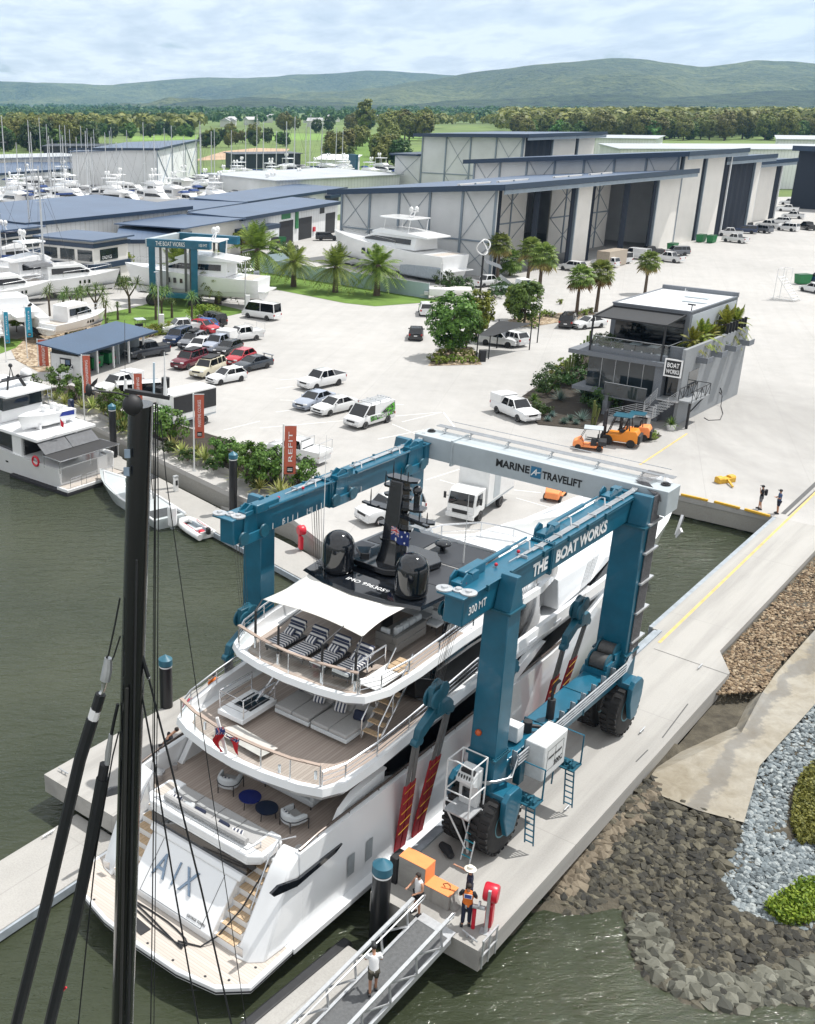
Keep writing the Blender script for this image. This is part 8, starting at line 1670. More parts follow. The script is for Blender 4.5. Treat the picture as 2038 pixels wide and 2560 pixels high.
hangar('third hangar in the row with closed dark curtains',86,22,4,40,15.6,14,3,False,[('p',0,3),('c',3,6),('c',6.3,19),('p',19,22)])
hangar('fourth hangar in the row with a narrow pale door panel',108.2,25,9,40,13.8,12.6,3,False,[('c',0,2),('c',4,9),('p',9,21),('c',21,25)])
EH = thing('hangar','dark mesh-fronted hangar closing the far end of the yard','hangar',U(165,18),math.pi/2-HA); obj('front_wall',MB().bx(0,.3,-42,0,0,15.5),m_curt,EH); obj('roof',MB().bx(-1.5,30,-44,1,15.5,16),m_rfg,EH); obj('body',MB().bx(.4,30,-42,0,0,15.3),m_panel,EH); obj('fascia',MB().bx(-1.9,-1.5,-44.2,1.2,14.8,16.1),m_navyt,EH)
for v_ in (-8,-21,-34): obj('column',MB().bx(-.3,0,v_-.3,v_+.3,0,15.5),m_colm,EH)
# tall hangar behind, long low sheds at the far right
hangar('tall white hangar behind the largest hangar roof',98,35,60,32,19.0,18.6,4,True,[('p',.3,1),('c',1,14),('p',14,25),('c',25,26.5),('p',26.5,35)],name='hangar')
AN = thing('annex','low white annex beside the tall back hangar','shed',U(98,92.5),math.pi/2-HA); obj('wall',MB().bx(0,25,0,9,0,13),m_panel,AN); obj('roof',MB().bx(-1.5,26,.2,10,13,13.5),m_navyt,AN); b = MB(); b.bar((-.1,0,6),(-.1,9,13),.08); b.bar((-.12,0,13),(-.12,9,6),.08); obj('cross_brace',b,m_colm,AN)
def boxshed(label, pl, pr, z, depth, rise=0., wall=None, roof=None, name='shed', over=.8, trim=True, base=0.):
    A_, B_ = at(*pl,z), at(*pr,z); d = (B_-A_); d.z = 0; L = d.length; t = thing(name,label,'shed',Vector((A_.x,A_.y,0)),math.atan2(d.y,d.x))
    obj('wall', MB().prof([(0,base),(depth,base),(depth,z+rise-.1),(0,z-.1)],0,L), wall or m_panel, t); obj('roof', MB().prof([(-over,z-.1-rise*over/depth),(-over,z+.15-rise*over/depth),(depth+over,z+rise+.15),(depth+over,z+rise-.1)],-over,L+over), roof or m_rfb, t)
    if trim: b = MB(); b.bx(-over-.08,L+over+.08,-over-.1,-over+.02,z-.45,z+.22); b.bx(-over-.1,-over,-over,depth+over,z-.45,z+.22); obj('fascia', b, m_navyt, t)
    return t, L
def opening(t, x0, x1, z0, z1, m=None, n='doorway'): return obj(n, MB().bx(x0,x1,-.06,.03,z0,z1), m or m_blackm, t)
t,L = boxshed('long white shed with open roller doors and a black sign',(66,559),(467,518),7.6,26,.9)
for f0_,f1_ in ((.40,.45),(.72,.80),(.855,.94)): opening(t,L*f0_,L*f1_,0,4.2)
for k in range(7): obj('downpipe',MB().bx(L*k/6-.08,L*k/6+.08,-.2,0,0,7.6),m_whitep,t)
sg = obj('sign',MB().bx(L*.565,L*.645,-.1,0,3.4,6.2),m_ink,t); text('lettering','STELLA',L*.04,.6,m_wink,sg,frame((L*.615,-.11,5.1),(1,0,0),(0,0,1))); text('lettering','S',.9,1.1,m_wink,sg,frame((L*.58,-.11,5.1),(1,0,0),(0,0,1)),bold=.05)
def bands(t,L,D,z,label=None,txt='OFFICE'):
    for z0,z1 in ((z-1.1,z-.5),(z*.42,z*.53)): obj('navy_band',MB().bx(-.35,L+.35,-.4,D+.3,z0,z1),m_navyt,t,35,.02)
    for k in range(3): opening(t,L*(.05+.33*k),L*(.32+.33*k),z*.58,z*.8,m_glass,'window'); opening(t,L*(.08+.33*k),L*(.30+.33*k),.2,z*.38,m_dglass,'window')
    obj('window',MB().bx(L-.03,L+.06,1.5,D*.7,z*.58,z*.8),m_glass,t); obj('window',MB().bx(L-.03,L+.06,1.2,D*.75,.2,z*.38),m_dglass,t)
t,L = boxshed('white two-storey office with navy bands at the marina',(100,590),(232,602),7.4,8,0,m_panelb,trim=False,name='office'); bands(t,L,8,7.4); t.name = 'marina_office'
text('lettering','ONDYCE',2.2,.5,m_wink,t,frame((L+.075,3.0,4.7),(0,1,0),(0,0,1)))
t,L = boxshed('white two-storey office cut by the left picture edge',(-60,585),(98,566),7.4,10,0,m_panelb,trim=False,name='marina_office'); bands(t,L,10,7.4)
t,L = boxshed('low shed with a blue roof behind the small boat lift',(300,601),(470,600),5.0,16,.8)
t,L = boxshed('white workshop with glazed corner entrance and blue roof',(604,545),(845,505),6.4,11,.4)
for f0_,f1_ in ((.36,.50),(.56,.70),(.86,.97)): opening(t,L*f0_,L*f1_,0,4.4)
opening(t,.3,L*.22,.2,3.6,m_dglass,'glass_front'); obj('entrance_canopy',MB().bx(-2.5,L*.26,-2.5,0,3.8,4.6),m_navyt,t); obj('side_wall',MB().bx(-20,0,0,.3,0,6.2),m_panelb,t); obj('side_roof',MB().bx(-21,0,-1,14,6.3,6.5),m_rfb,t); o = obj('sign',MB().bx(L*.38,L*.47,-.1,0,4.8,6.0),m_green,t); obj('sign',MB().bx(L*.52,L*.545,-.3,0,2.5,6.0),m_green,t); obj('sign',MB().bx(L*.79,L*.84,-.1,0,4.6,6.0),m_ink,t); obj('fire_hose',MB().bx(L*.715,L*.735,-.3,0,1.2,2.1),m_red,t)
t,L = boxshed('second workshop behind the glazed one, with navy awnings',(610,506),(858,470),6.4,13,.4)
for f0_,f1_ in ((.05,.3),(.5,.62),(.8,.95)): opening(t,L*f0_,L*f1_,2.6,4.6,m_dglass); obj('awning',MB().bx(L*f0_-.4,L*f1_+.4,-1.6,0,4.6,5.2),m_navyt,t)
obj('side_wall',MB().bx(-28,0,0,.3,0,6.2),m_panelb,t); obj('side_roof',MB().bx(-29,0,-1,16,6.3,6.5),m_rfb,t)
boxshed('long grey flat-roofed shed behind the workshops',(690,452),(1000,436),8.0,30,.3,None,m_rfg,trim=False)
t,L = boxshed('tall grey-white boat shed in the marina background',(392,372),(492,350),14.,26,-1.); 
for k in range(4): obj('column',MB().bx(L*k/3-.2,L*k/3+.2,-.2,0,0,14),m_colm,t)
b = MB(); b.bar((0,-.1,0),(L/3,-.1,13),.2); b.bar((L/3,-.1,0),(0,-.1,13),.2); b.bar((2*L/3,-.1,0),(L,-.1,13),.2); b.bar((L,-.1,0),(2*L/3,-.1,13),.2); obj('cross_brace',b,m_colm,t)
boxshed('dark navy shed beside the tall boat shed',(108,366),(275,366),11.,20,.2,pm('navy_wall',(.02,.03,.045),.6),pm('navy_wall',(.02,.03,.045),.6),trim=False)
boxshed('long pale flat building with tan windows',(-40,397),(224,390),9.,26,0,m_panelb,m_rfg,trim=False); boxshed('long blue-roofed marina building behind the hedge',(-40,437),(385,408),6.,22,1.5)
boxshed('dark low showroom building behind the yachts',(588,386),(752,384),6.,16,.2,pm('navy_wall',(.02,.03,.045),.6),pm('dark_roof',(.06,.07,.09),.5),trim=False); boxshed('white marquee-roofed pavilion by the road',(790,398),(880,400),5.,10,1.5,m_whitep,m_whitep,trim=False)
t,L = boxshed('tall blue sign board near the road',(872,386),(890,388),9.,1.,0,pm('sign_blue',(.015,.09,.16),.5),pm('sign_blue',(.015,.09,.16),.5),trim=False,over=.1)
t.name = 'sign_board'
for lb,pl,pr,z,dp in (('white gabled shed behind the tall back hangar',(1490,345),(1640,347),13.,24),('long white-roofed shed at the far right',(1552,372),(2120,374),12.5,30),('white shed at the right picture edge',(1946,348),(2120,350),14.,30)): boxshed(lb,pl,pr,z,dp,.6,None,m_rfg,trim=False)
# things standing around the hangars
CT = thing('shipping_container','beige shipping container by the first hangar doors','container',U(24,-5),math.pi/2-HA); obj('body',MB().bx(0,6.1,-2.4,0,.1,2.7),corrug('container_beige',(.42,.36,.29),0,.35),CT); obj('door',MB().bx(-.05,0,-2.3,-.1,.2,2.6),pm('container_door',(.36,.31,.25),.6),CT)
TB = thing('tipper_truck','small white crane truck beside the hangar garden','truck',at(1275,733),R(-75)); obj('cab',MB().bx(-.9,.9,1.2,2.8,.5,2.1),m_whitep,TB,bevel=.08); obj('windows',MB().bx(-.92,.92,1.9,2.6,1.25,1.9),m_dglass,TB); obj('tray',MB().bx(-1,1,-2.8,1.1,.8,1.0),m_grey,TB)
o = obj('crane_arm',MB().bar((0,.5,1.0),(-.8,-1.5,2.6),.3,.4),m_galv,TB)
for sx in (-1,1):
    for y in (-1.8,1.9): w_ = obj('wheel',me_wt,None,TB); w_.location = (sx*.8,y,.36); w_.scale = (1,1.08,1.08)
CM = thing('camper_trailer','white camper trailer at the end of the fence','trailer',at(1105,748),R(80)); obj('body',MB().bx(-.9,.9,-1.9,1.9,.6,1.6),m_whitep,CM,bevel=.05); obj('drawbar',MB().bar((0,1.9,.6),(0,3.2,.5),.12),m_galv,CM); obj('box',MB().bx(-.6,.6,1.95,2.6,.6,1.1),m_galv,CM)
for sx in (-1,1): w_ = obj('wheel',me_wt,None,CM); w_.location = (sx*.85,0,.34)
tag(obj('water_tank',MB().lathe([(.1,-1.8),(.7,-1.5),(.75,0),(.7,1.5),(.1,1.8)],16,(0,0,.75),'x'),m_cream),'long cream tank lying beside the camper trailer','tank').location = at(1150,742)
SC2 = thing('access_stairs','white access stairs leaning behind the yacht stern','stairs',at(1120,722),R(100)); b = MB()
for x in (-.4,.4): b.bar((x,-1.2,0),(x,1.2,2.8),.08,.15); b.tube([(x,1.2,0),(x,1.2,3.9)],.04,6); b.tube([(x,1.2,3.8),(x,.6,3.8)],.03,6)
for k in range(9): b.bar((-.4,-1.1+.26*k,.15+.3*k),(.4,-1.1+.26*k,.15+.3*k),.22,.04)
obj('frame',b,m_whitep,SC2)
WTb = thing('wind_turbine','small white vertical-axis wind turbine on a dark post','turbine',at(1196,790),0); obj('post',MB().tube([(0,0,0),(0,0,8.0)],.14,8),m_blackm,WTb); b = MB()
for k in range(3): b.tube([(.95*math.sin(R(f*20))*math.cos(R(120*k+f*14)),.95*math.sin(R(f*20))*math.sin(R(120*k+f*14)),9.0-1.0*math.cos(R(f*20))) for f in range(10)],.08,6)
obj('rotor',b,m_whitep,WTb); o = obj('solar_panel',MB().add([(.4,-.3,7.0),(2.6,-.3,6.2),(2.6,1.2,6.6),(.4,1.2,7.4)],[(0,1,2,3)]),m_dglass,WTb); o.name = 'solar_panel'
G3 = 'cars parked along the hangars'
CL_ = [((1405,675),(1442,680),'suv',wp,'white crossover in front of the beige container'),((1485,665),(1525,670),'wagon',wp,'white four-wheel drive parked beside the beige container'),((1515,652),(1560,660),'van',wp,'white van behind the four-wheel drive'),((1560,645),(1605,650),'van',wp,'second white van next to the first one'),((1600,640),(1650,640),'ute',bk,'black ute behind the white vans'),((1640,652),(1690,658),'ute',wp,'white canopy ute at the end of the front car row'),((1670,640),(1715,640),'wagon',gy,'grey wagon behind the white canopy ute'),
((1800,603),(1862,610),'ute',wp,'white dual-cab ute standing alone on the yard side'),((1795,590),(1850,592),'ute',wp,'white ute behind the lone dual-cab'),((1842,583),(1880,585),'wagon',nb,'dark blue car in the far row'),((1880,580),(1915,584),'suv',gy,'grey suv in the far row'),((1835,570),(1870,570),'ute',bk,'black ute closest to the far hangar curtains'),((1890,568),(1940,572),'ute',wp,'white ute in the middle of the far row'),((1935,575),(1990,580),'wagon',wp,'white wagon on the yard side of the far row'),((1985,570),(2030,578),'ute',bk,'black ute at the right end of the far row'),((1930,560),(1965,562),'suv',wp,'white suv at the back of the far row'),((1955,545),(2005,548),'ute',wp,'white ute near the dark mesh hangar'),((1945,528),(1990,530),'ute',wp,'white truck-like ute near the third hangar door'),((1960,512),(1985,513),'ute',wp,'pale ute in front of the dark mesh hangar'),((2015,518),(2035,518),'van',wp,'silver van in front of the dark mesh hangar'),
((2005,728),(2040,735),'hatch',wp,'white hatchback cut by the right picture edge'),((2020,708),(2060,712),'wagon',nb,'dark car behind the white hatchback at the right edge'),((640,617),(700,615),'wagon',bk,'black car inside the workshop doorway'),((840,600),(795,600),'wagon',bk,'dark van parked at the corner of the workshop'),((15,660),(60,668),'suv',bl,'blue car among the boats at the left edge'),((10,640),(45,645),'hatch',wp,'white car behind the blue car at the left edge'),((850,645),(880,640),'hatch',wp,'white hatchback behind the fence return'),((640,690),(600,680),'ute',wp,'white ute behind the date palms by the small lift'),((1225,712),(1195,715),'ute',wp,'white trailer ute beside the wind turbine')]
for f_,r_,kd,pt_,lb in CL_: carpx('parked_car',lb,kd,pt_,f_,r_,-1,group=G3,detail=f_[1]>600)
# ================================================================ boats on land: big white yacht, small lift, hardstand
def cruiser(name,label,loc,rz,L,B,fly=True,hard=True,group=None,canv=None,det=True,cat='motor boat'):
    t = thing(name,label,cat,loc,rz,group); q = lambda n,b,m,**k: obj(n,b,m,t,**k); h = L*.085; Z = h*1.25
    q('hull',hull_mb(L,B,h*1.1,h*1.75,-h*.7,.92),m_white,ang=28); q('boot_stripe',hull_mb(L*.985,B*.88,.02,.06,-h*.72,.9),m_anti)
    zc = h*1.35; q('cabin',MB().loft([[(-B*.40*k,y,z0),(B*.40*k,y,z0),(B*.36*k,y,z1),(-B*.36*k,y,z1)] for y,k,z0,z1 in ((-L*.26,1,zc-.3,zc+1.7),(L*.10,1,zc-.2,zc+1.8),(L*.24,.75,zc,zc+.5),(L*.33,.4,zc+.1,zc+.2))]),m_white,bevel=.08)
    q('windows',MB().loft([[(-B*.405*k,y,z0),(B*.405*k,y,z0),(B*.375*k,y,z1),(-B*.375*k,y,z1)] for y,k,z0,z1 in ((-L*.22,1,zc+.55,zc+1.35),(L*.09,1,zc+.6,zc+1.35),(L*.19,.86,zc+.55,zc+.8))]),m_dglass)
    q('cockpit',MB().bx(-B*.4,B*.4,-L*.46,-L*.27,h*1.1,h*1.1+.05),m_teakx); q('swim_platform',MB().bx(-B*.42,B*.42,-L*.55,-L*.49,.25,.4),m_white)
    if fly:
        q('flybridge',MB().loft([[(-B*.42*k,y,zc+1.75),(B*.42*k,y,zc+1.75),(B*.40*k,y,z),(-B*.40*k,y,z)] for y,k,z in ((-L*.36,1,zc+2.0),(-L*.1,1,zc+2.55),(L*.05,.9,zc+2.6),(L*.14,.7,zc+2.0))]),m_white,bevel=.06)
        if hard:
            q('hardtop',MB().loft([[(-B*.36*k,y,zc+4.3),(B*.36*k,y,zc+4.3),(B*.34*k,y,zc+4.5),(-B*.34*k,y,zc+4.5)] for y,k in ((-L*.2,1),(L*.04,1),(L*.08,.8))]),canv or m_white,bevel=.04); b = MB()
            for x in (-.32,.32):
                for y in (-.18,.03): b.bar((B*x,L*y,zc+2.3),(B*x*.95,L*(y-.01),zc+4.3),.10)
            q('hardtop_frame',b,m_white); q('radar_arch',MB().bar((-.6,-L*.12,zc+4.5),(-.3,-L*.14,zc+5.4),.15).bar((.6,-L*.12,zc+4.5),(.3,-L*.14,zc+5.4),.15).bx(-.9,.9,-L*.15,-L*.13,zc+5.35,zc+5.45),m_white)
            for x in (-.6,.6): q('satellite_dome',MB().ball((x,-L*.14,zc+5.8),.36,12,8,(1,1,1.2)),m_whitep)
    if canv and not hard: q('canopy',MB().loft([[(-B*.38,y,zc+1.7),(B*.38,y,zc+1.7),(B*.30,y,z),(-B*.30,y,z)] for y,z in ((-L*.45,zc+1.9),(-L*.3,zc+2.3),(-L*.2,zc+2.0))]),canv,bevel=.05)
    if det:
        b = MB(); pr = [(-B*.42,-L*.1,h*1.45),(-B*.36,L*.25,h*1.7),(-B*.1,L*.46,h*1.85),(B*.1,L*.46,h*1.85),(B*.36,L*.25,h*1.7),(B*.42,-L*.1,h*1.45)]
        b.tube([(x,y,z+.7) for x,y,z in pr],.03,5)
        for x,y,z in pr: b.tube([(x,y,z),(x,y,z+.7)],.025,5)
        q('bow_rail',b,m_steel); b = MB()
        for k in range(3): b.bx(-B*.475,B*.475,L*(.06+.05*k),L*(.08+.05*k),h*.55,h*.95)
        q('portlight',b,m_dglass)
    return t
p0,p1 = at(1150,728),at(700,648); d_ = (p1-p0).normalized(); by = cruiser('motor_yacht','big white flybridge yacht on the hardstand behind the long fence',p0.lerp(p1,.40)+Vector((3.0,4.5,1.7)),math.atan2(-d_.x,d_.y),27,6.6,cat='yacht')
obj('keel_blocks',MB().bx(-.8,.8,-9,-8,-1.7,-.9).bx(-.8,.8,-.5,.5,-1.7,-1.2).bx(-.8,.8,7,8,-1.7,-1.2),m_wallc,by); obj('hull_wrap',MB().bx(-2.9,2.9,-13.2,-4,-1.2,.9),pm('plastic_wrap',(.30,.34,.38),.25),by,35,.3)
# small boat lift with a yacht in its slings
zb4 = 8.6; A4,B4,C4,D4 = at(370,606,zb4),at(527,614,zb4),at(446,590,zb4),at(597,601,zb4); L2 = thing('gantry_boat_lift','smaller teal gantry lift with a white yacht in its slings','boat lift',((A4+D4)/2)*Vector((1,1,0)) if False else Vector(((A4.x+D4.x)/2,(A4.y+D4.y)/2,0)),0)
rel = lambda p: Vector(p)-L2.location
for P_1,P_2 in ((A4,B4),(C4,D4)):
    P_1,P_2 = rel(P_1),rel(P_2); o = obj('top_beam',MB().bar(P_1,P_2,.8,1.1),m_teal,L2,bevel=.03)
    for f in (.06,.74):
        c = P_1.lerp(P_2,f); obj('leg',MB().bx(c.x-.45,c.x+.45,c.y-.4,c.y+.4,1.4,zb4-.5),m_teal,L2,bevel=.03)
        for s in (-.45,.45): w_ = obj('wheel',me_tyre,None,L2); w_.location = (c.x+s*.3,c.y+s,.85); w_.scale = (.6,.64,.64); w_.rotation_euler = (0,0,R(80))
    c1_,c2_ = P_1.lerp(P_2,.06),P_1.lerp(P_2,.74); obj('sill_beam',MB().bar((c1_.x,c1_.y,1.6),(c2_.x,c2_.y,1.6),.7,.7),m_teal,L2,bevel=.03)
    for f in (.2,.3,.6,.68):
        c = P_1.lerp(P_2,f); q_ = Vector((0,(0-c.y)*.28,0)); obj('sling',MB().bar(c-Vector((0,0,.5)),Vector((c.x,c.y,2.0))+q_,.35,.08),pm('grey_strap',(.13,.13,.13),.8),L2)
a_,c_ = rel(A4),rel(C4); obj('cross_beam',MB().bar(a_,c_,.9,1.0),m_grey,L2,bevel=.03); a_,b_ = rel(A4),rel(B4); n4 = (b_-a_).normalized()
text('lettering','THE BOAT WORKS',4.4,.6,m_wink,L2,frame(a_.lerp(b_,.38)+Vector((n4.y*.45,-n4.x*.45,0)),n4,(0,0,1))); text('lettering','100 MT',1.2,.4,m_wink,L2,frame(a_.lerp(b_,.9)+Vector((n4.y*.45,-n4.x*.45,0)),n4,(0,0,1)))
d4 = math.atan2(n4.x,-n4.y); cruiser('motor_yacht','white yacht lifted in the smaller gantry with black domes',L2.location+Vector((.5,.0,2.2)),d4+math.pi*0,20,5.4,cat='yacht')
for i,(px,py,px2,L_,B_,fl,cv,lb) in enumerate(((175,742,300,14,4.6,False,m_greyc,'white sports cruiser with a grey windscreen cover near the office'),(95,730,190,14,4.8,True,None,'white trawler style cruiser with brown windows behind the cruiser'),(20,770,110,12,4.2,False,m_bluec,'white cruiser under a dark blue boom cover at the left edge'),(40,690,120,12,4.2,True,m_blueh,'white flybridge cruiser at the left edge behind the blue cover'),(190,845,235,9,3.4,False,None,'white boat with pale blue deck half behind the pandanus'))):
    p = at(px,py); q = at(px2,py-10); d_ = (q-p).normalized(); cruiser('motor_boat',lb,Vector((p.x,p.y,1.5)),math.atan2(-d_.x,d_.y),L_,B_,fl,True if fl else False,'cruisers at the marina edge',cv)
# catamaran
p = at(75,850); CT2 = thing('catamaran','large white sailing catamaran with steps down its hulls','catamaran',Vector((p.x-3.5,p.y+4,1.4)),R(25))
for s in (-1,1):
    o = obj('hull',hull_mb(14,1.9,1.5,2.0,-.8,.7),m_white,CT2,28); o.location = (s*2.9,0,0); b = MB()
    for k in range(4): b.bx(s*2.9-.6,s*2.9+.6,-8.2+.45*k,-7.7+.45*k,0,.3+.35*k)
    obj('steps',b,m_white,CT2); obj('antifoul',MB().bx(s*2.9-.7,s*2.9+.7,-6,4,-.8,.1),m_anti,CT2,35,.2)
obj('bridge_deck',MB().bx(-2.9,2.9,-5.5,4,1.2,2.1),m_white,CT2,bevel=.1); obj('cabin',MB().loft([[(-2.4*k,y,2.1),(2.4*k,y,2.1),(2.1*k,y,z),(-2.1*k,y,z)] for y,k,z in ((-3,1,3.5),(1.5,1,3.4),(3.2,.8,2.4))]),m_white,CT2,bevel=.1); obj('windows',MB().bx(-2.42,2.42,-1.5,1.6,2.6,3.2),m_dglass,CT2); obj('tender',hull_mb(3.6,1.6,.4,.5,-.2,.9),m_whitep,CT2).location = (0,-6.4,1.6); obj('outboard',MB().tube([(1.4,-6.2,2),(1.4,-6.2,2.9),(1.7,-6.2,3.1)],.2,8),m_blackm,CT2)
# sailing yachts: shared hulls, masts by height
m_alu = pm('mast_aluminium',(.58,.60,.62),.45,.3,.06,2); HM = {}
def sailhull(k):
    if k not in HM: HM[k] = hull_mb(12,3.6,1.1,1.5,-.7,.75).mesh('sail_hull',28); HM[k].materials.append([m_white,m_blueh,m_white,m_greyc][k])
    return HM[k]
me_cab = MB().loft([[(-1.1*k,y,1.1),(1.1*k,y,1.1),(.9*k,y,z),(-.9*k,y,z)] for y,k,z in ((-2.5,1,1.75),(1.5,1,1.8),(3,.7,1.4))]).mesh('sail_cabin',30); me_cab.materials.append(m_white)
me_keel = MB().bx(-.2,.2,-1,1,-2.2,-.5).mesh('keel'); me_keel.materials.append(m_anti)
MAST = [(0,290,300),(45,356,300),(73,300,330),(82,330,290),(102,294,360),(120,310,340),(127,340,300),(136,347,290),(150,338,300),(152,312,350),(163,313,360),(178,324,350),(195,342,310),(206,315,360),(216,327,320),(221,320,360),(229,324,350),(233,343,310),(226,374,290),(257,331,350),(267,339,310),(278,327,370),(281,318,370),(296,355,300),(310,364,310),(321,325,340),(362,306,330),(380,336,330),(415,320,350),(433,314,340),(464,341,340),(486,337,350),(502,303,360),(506,322,380),(533,328,340),(540,322,380),(583,325,360),(619,301,390),(647,286,390),(655,305,400),(696,327,380),(721,303,400),(742,292,400),(721,304,420),(742,291,430),(763,313,410),(782,283,400),(802,317,420),(810,305,420),(846,318,420),(862,325,430)]
SL = ['white sailing yacht with a bare mast on the crowded hardstand','dark blue hulled sailing yacht on the hardstand','white sailing yacht with a furled sail cover on the hardstand','grey hulled sailing yacht on the hardstand']
def sailboat(tx,ty,Y,k,label,bx=None):
    tp_ = atd(tx,ty,Y); x = tp_.x; t = thing('sailing_yacht',label,'sailing yacht',Vector((x,Y,1.8)),rnd.uniform(-.6,.6)+R(rnd.choice((60,75,-110,100))),'sailing yachts on the hardstand: '+SL[k]); H = tp_.z-1.8
    obj('hull',sailhull(k),None,t); obj('cabin',me_cab,None,t); obj('keel',me_keel,None,t); b = MB(); b.tube([(0,.6,.8),(0,.6,H*.6),(0,.6,H)],[.15,.14,.09],6)
    for f in (.42,.7): b.bar((-.9,.6,H*f),(.9,.6,H*f),.05)
    obj('mast',b,m_alu,t); obj('boom',MB().tube([(0,.5,2.6),(0,-4,2.7)],.16 if k!=2 else .26,6),m_alu if k!=2 else m_bluec,t); b = MB()
    for p_ in ((0,5.8,1.5),(0,-5.9,1.1),(-1.6,.3,1.1),(1.6,.3,1.1)): b.tube([(0,.6,H*.97),p_],.022,3)
    obj('rigging',b,m_wire,t); return t
for i,(tx,ty,Y) in enumerate(MAST): sailboat(tx,ty,Y,(0,2,0,1,0,3,0,2)[i%8],SL[(0,2,0,1,0,3,0,2)[i%8]])
for tx,ty,Y,lb in ((72,399,186,'sailing yacht with a tall white mast in front of the two-storey offices'),(102,415,160,'sailing yacht with a grey mast and slack grey sail cover by the pandanus'),(0,470,168,'sailing yacht with a white mast at the left picture edge')): sailboat(tx,ty,Y,2,lb)
ML = ['white motor cruiser standing on the crowded hardstand','white motor cruiser with blue canopy on the hardstand','white motor cruiser with grey canopy on the hardstand']; protos = {}
r_ = random.Random(4); spots = []
for row,(Y0,xa,xb,n) in enumerate(((292,-66,10,12),(306,-70,12,12),(322,-72,24,14),(342,-74,36,14),(366,-66,48,13),(392,0,58,10),(420,20,64,8))):
    for k in range(n): spots.append((xa+(xb-xa)*(k+r_.uniform(.1,.8))/n, Y0+r_.uniform(-4,4)))
for i,(x,Y) in enumerate(spots):
    k = (0,0,1,0,2,0)[i%6]; lab = ML[k]
    if i%6 not in protos: protos[i%6] = cruiser('motor_boat',lab,(x,Y,1.4),r_.uniform(0,6.28),(11,13,10,14,12,15)[i%6],(3.6,4.2,3.4,4.4,3.9,4.6)[i%6],i%2==1,i%2==1,'motor cruisers on the hardstand: '+lab,[None,None,m_bluec,None,m_greyc,None][i%6],False)
    else: dup(protos[i%6],(x,Y,1.4),r_.choice((.6,.8,2.2,3.9,5.2,4.0))+r_.uniform(-.25,.25))
# ================================================================ far trees, houses, hills, haze
K_gum = [tree_kind(91,15,5.6,6.6,m_olive,90,30,1.15,.4), tree_kind(92,12,4.8,5.6,m_leafd,80,30,1.1,.35), tree_kind(93,17,4.2,6.0,m_olive,80,30,1.1,.4), tree_kind(94,10,4.6,4.7,m_leaf,70,30,1.05,.35)]
def treeat(px,py,k,s,lb,g): plant('gum_tree',lb,'tree',at(px,py),K_gum[k],g,sc=s)
treeat(912,345,2,1.75,'tall lone gum tree standing up from the green field',None)
r_ = random.Random(12)
for x0,x1,y0,y1,n,ks,s0,s1,lb in ((0,230,345,382,64,(1,1,3,0),.9,1.35,'dark green tree in the belt behind the left marina sheds'),(230,480,326,348,34,(1,3),.8,1.1,'dark green tree between the marina and the houses'),(480,720,348,372,22,(0,1,3),.55,.9,'mid green tree beyond the masts beside the sandy lot'),(820,1000,352,420,26,(0,0,1,3),.6,1.0,'bushy tree on the slope left of the tall back hangar'),(960,1060,330,362,10,(0,2),1.2,1.6,'large yellow-green gum behind the annex'),(700,980,322,334,16,(0,1),.9,1.3,'tree along the far edge of the green field'),(1290,2060,334,352,120,(0,0,0,3),1.0,1.5,'yellow-green gum tree in the belt behind the hangar roofs')):
    for _ in range(n): treeat(r_.uniform(x0,x1),r_.uniform(y0,y1),r_.choice(ks),r_.uniform(s0,s1),lb,lb.replace('tree in','trees in'))
for px in range(0,390,20): plant('hedge_tree','clipped green hedge tree in front of the blue-roofed building','tree',at(px,467+r_.uniform(-3,3)),K_ds,'hedge trees by the marina building',sc=r_.uniform(1.5,2.0),cr='foliage',tr='stems')
# distant woodland as one mass
def woods(name,label,bands,m,seed,size):
    r = random.Random(seed); b = MB()
    for x0,x1,Y0,Y1,n,h0,h1 in bands:
        for _ in range(n):
            Y = Y0+(Y1-Y0)*r.random(); px = r.uniform(x0,x1); x = (px-PX)/F*(Y*ct+CH*st); h = r.uniform(h0,h1); rx = h*r.uniform(.35,.6)
            for q in range(22):
                v = rv(r).normalized(); v.z = abs(v.z)*1.3-.3; leaf(b,Vector((x+v.x*rx,Y+v.y*rx,h*.55+v.z*h*.45)),v+rv(r)*.4,rv(r),rx*.85,rx*.7)
    o = struct(name,b,m,0,'stuff',fixn=False); o['label'] = label; o['category'] = 'woodland'
woods('woodland','dark green woodland spread across the far plain',((-300,2300,1500,2400,900,10,18),(-300,2300,2400,4200,1300,12,22),(-500,2500,4200,6500,700,16,30)),m_leafd,21,1)
woods('gum_woodland','yellow-green gum woodland beyond the hangars at the right',((1250,2300,980,1500,900,14,22),(1250,2300,1500,2300,700,14,22),(900,1350,1300,1700,90,10,16),(-200,500,1000,1500,340,10,17)),m_olive,22,1)
m_hw = pm('house_wall_white',(.62,.61,.58),.7); m_hr = pm('house_roof_grey',(.42,.42,.43),.6); me_h = [MB().bx(-7,7,-4.5,4.5,0,4.5).mesh('wall'),MB().prof([(-5.2,4.5),(0,7),(5.2,4.5)],-7.6,7.6).mesh('roof')]; me_h[0].materials.append(m_hw); me_h[1].materials.append(m_hr)
for i in range(46):
    if i < 30: px,py = r_.uniform(0,1000),r_.uniform(300,318)
    else: px,py = r_.uniform(1250,2030),r_.uniform(288,296)
    o = thing('house','small pale house among the distant trees','house',at(px,py),r_.uniform(0,3),'distant houses'); o.scale = (1.3,1.3,1.5)
    obj('wall',me_h[0],None,o); obj('roof',me_h[1],None,o)
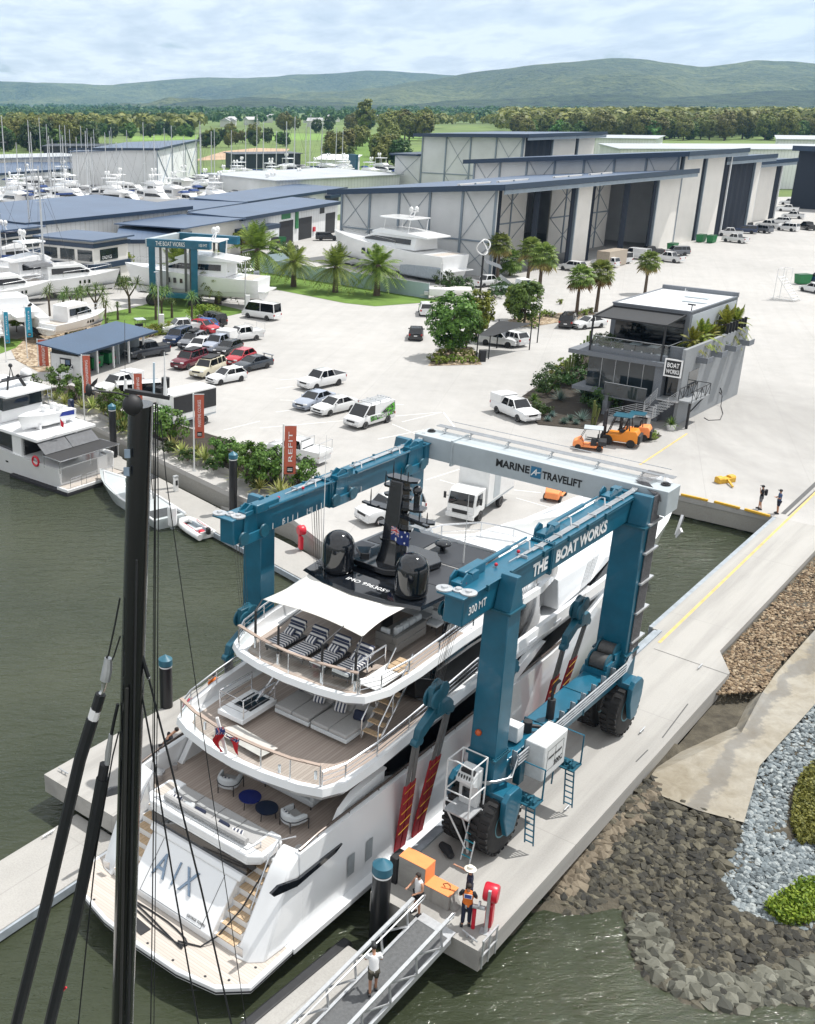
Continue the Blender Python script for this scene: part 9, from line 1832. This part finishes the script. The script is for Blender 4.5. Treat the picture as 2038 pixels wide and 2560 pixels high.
pxsheet('sand_lot',((480,402),(590,398),(700,395),(725,372),(640,370),(560,378)),pm('bare_sand',(.42,.30,.20),.95,0,.2,.03),.02); pxsheet('green_field',((330,352),(1040,350),(1080,336),(700,333),(330,340)),pm('field_grass',(.16,.27,.05),.95,0,.25,.01),.02); pxsheet('verge_grass',((840,470),(960,430),(930,395),(1010,372),(1000,352),(860,360),(800,400)),m_lawn,.015); pxsheet('access_road',((860,440),(990,425),(1000,418),(850,430)),pm('asphalt',(.10,.10,.10),.9),.03)
# hills: ridge lines (photo x, y) at a distance
t = NT('forested_hills'); v = t.co(); n1 = t.noise(.0011,7,.62,v); n2 = t.noise(.012,6,.7,v); n3 = t.noise(.05,4,.7,v)
k = t.ramp(t.math('ADD',t.math('MULTIPLY',n1,.5),t.math('MULTIPLY',n2,.5)),[(.40,(.012,.028,.012)),(.5,(.05,.075,.025)),(.58,(.15,.17,.06))]); k = t.mix(.45,k,t.ramp(n3,[(.38,(.008,.016,.008)),(.62,(.16,.18,.07))])); t.col(k); t.b.inputs['Roughness'].default_value = .95; t.bump(n2,1.,40.); m_hill = t.m
t = NT('dark_forest'); v = t.co(); n2 = t.noise(.02,6,.7,v); t.col(t.ramp(n2,[(.36,(.006,.016,.010)),(.6,(.05,.075,.03))])); t.b.inputs['Roughness'].default_value = .95; t.bump(n2,1.,30.); m_hill2 = t.m
def hill(name, ridge, D, depth, amp, seed, m=None):
    b = MB(); NX,NY = 170,26; x0,x1 = ridge[0][0],ridge[-1][0]; vs = []
    for j in range(NY+1):
        f = j/NY
        for i in range(NX+1):
            px = x0+(x1-x0)*i/NX; yr = interp([(a_,b_) for a_,b_ in ridge],px)[0]; Y = D-depth+depth*1.5*f; zr = CH+(259-yr)*(D*ct)/2847
            g = min(1,f*1.5)**1.15 if f < .667 else 1-(f-.667)*1.4; x = (px-PX)/F*(D*ct)
            nz = noise.fractal(Vector((x*.0011+seed,Y*.0011,seed)),.9,2.1,5); rg = 1-abs(noise.noise(Vector((x*.0008+seed*3,Y*.0004,0))))*1.
            vs.append((x*Y/D,Y,max(-20,zr*g*(1 if f>.66 else (.45+.55*f/.66)+(1-f/.66)*.9*(rg-.5))+nz*amp*(g*(1-g)*3.+.12)-6)))
    fs = [(j*(NX+1)+i,j*(NX+1)+i+1,(j+1)*(NX+1)+i+1,(j+1)*(NX+1)+i) for j in range(NY) for i in range(NX)]
    struct(name, b.add(vs,fs), m or m_hill, 80)
hill('hills',[(-1500,200),(-300,205),(0,202),(120,203),(230,209),(330,203),(420,198),(500,192),(600,193),(700,186),(800,182),(900,176),(1000,177),(1100,184),(1300,190),(1800,200),(2600,190)],9000,2600,120,1.3)
hill('hills',[(300,262),(500,250),(700,236),(850,222),(960,210),(1100,186),(1200,172),(1330,160),(1440,150),(1520,143),(1600,143),(1680,152),(1740,160),(1800,155),(1880,146),(1960,148),(2040,154),(2300,150),(3000,170)],6000,2300,90,4.2)
hill('hills',[(200,290),(420,262),(560,252),(640,250),(760,258),(900,262),(1000,258),(1100,246),(1200,240),(1340,232),(1420,226),(1560,222),(1660,234),(1760,228),(1900,220),(2040,216),(2300,210),(3000,220)],3900,1300,50,7.7,m_hill2)
hb = struct('haze', MB().bx(-9000,9500,-120,12000,-6.5,900), None, 0, 'stuff'); hb['label'] = 'pale blue haze over the distant hills'; hb['category'] = 'haze'
hm = bpy.data.materials.new('haze_air'); hm.use_nodes = True; hn = hm.node_tree; hn.nodes.remove(hn.nodes['Principled BSDF']); pv = hn.nodes.new('ShaderNodeVolumePrincipled'); pv.inputs['Color'].default_value = (.34,.62,1,1); pv.inputs['Density'].default_value = 5e-5; pv.inputs['Anisotropy'].default_value = .2
hn.links.new(pv.outputs[0], hn.nodes['Material Output'].inputs['Volume']); hb.data.materials.append(hm)
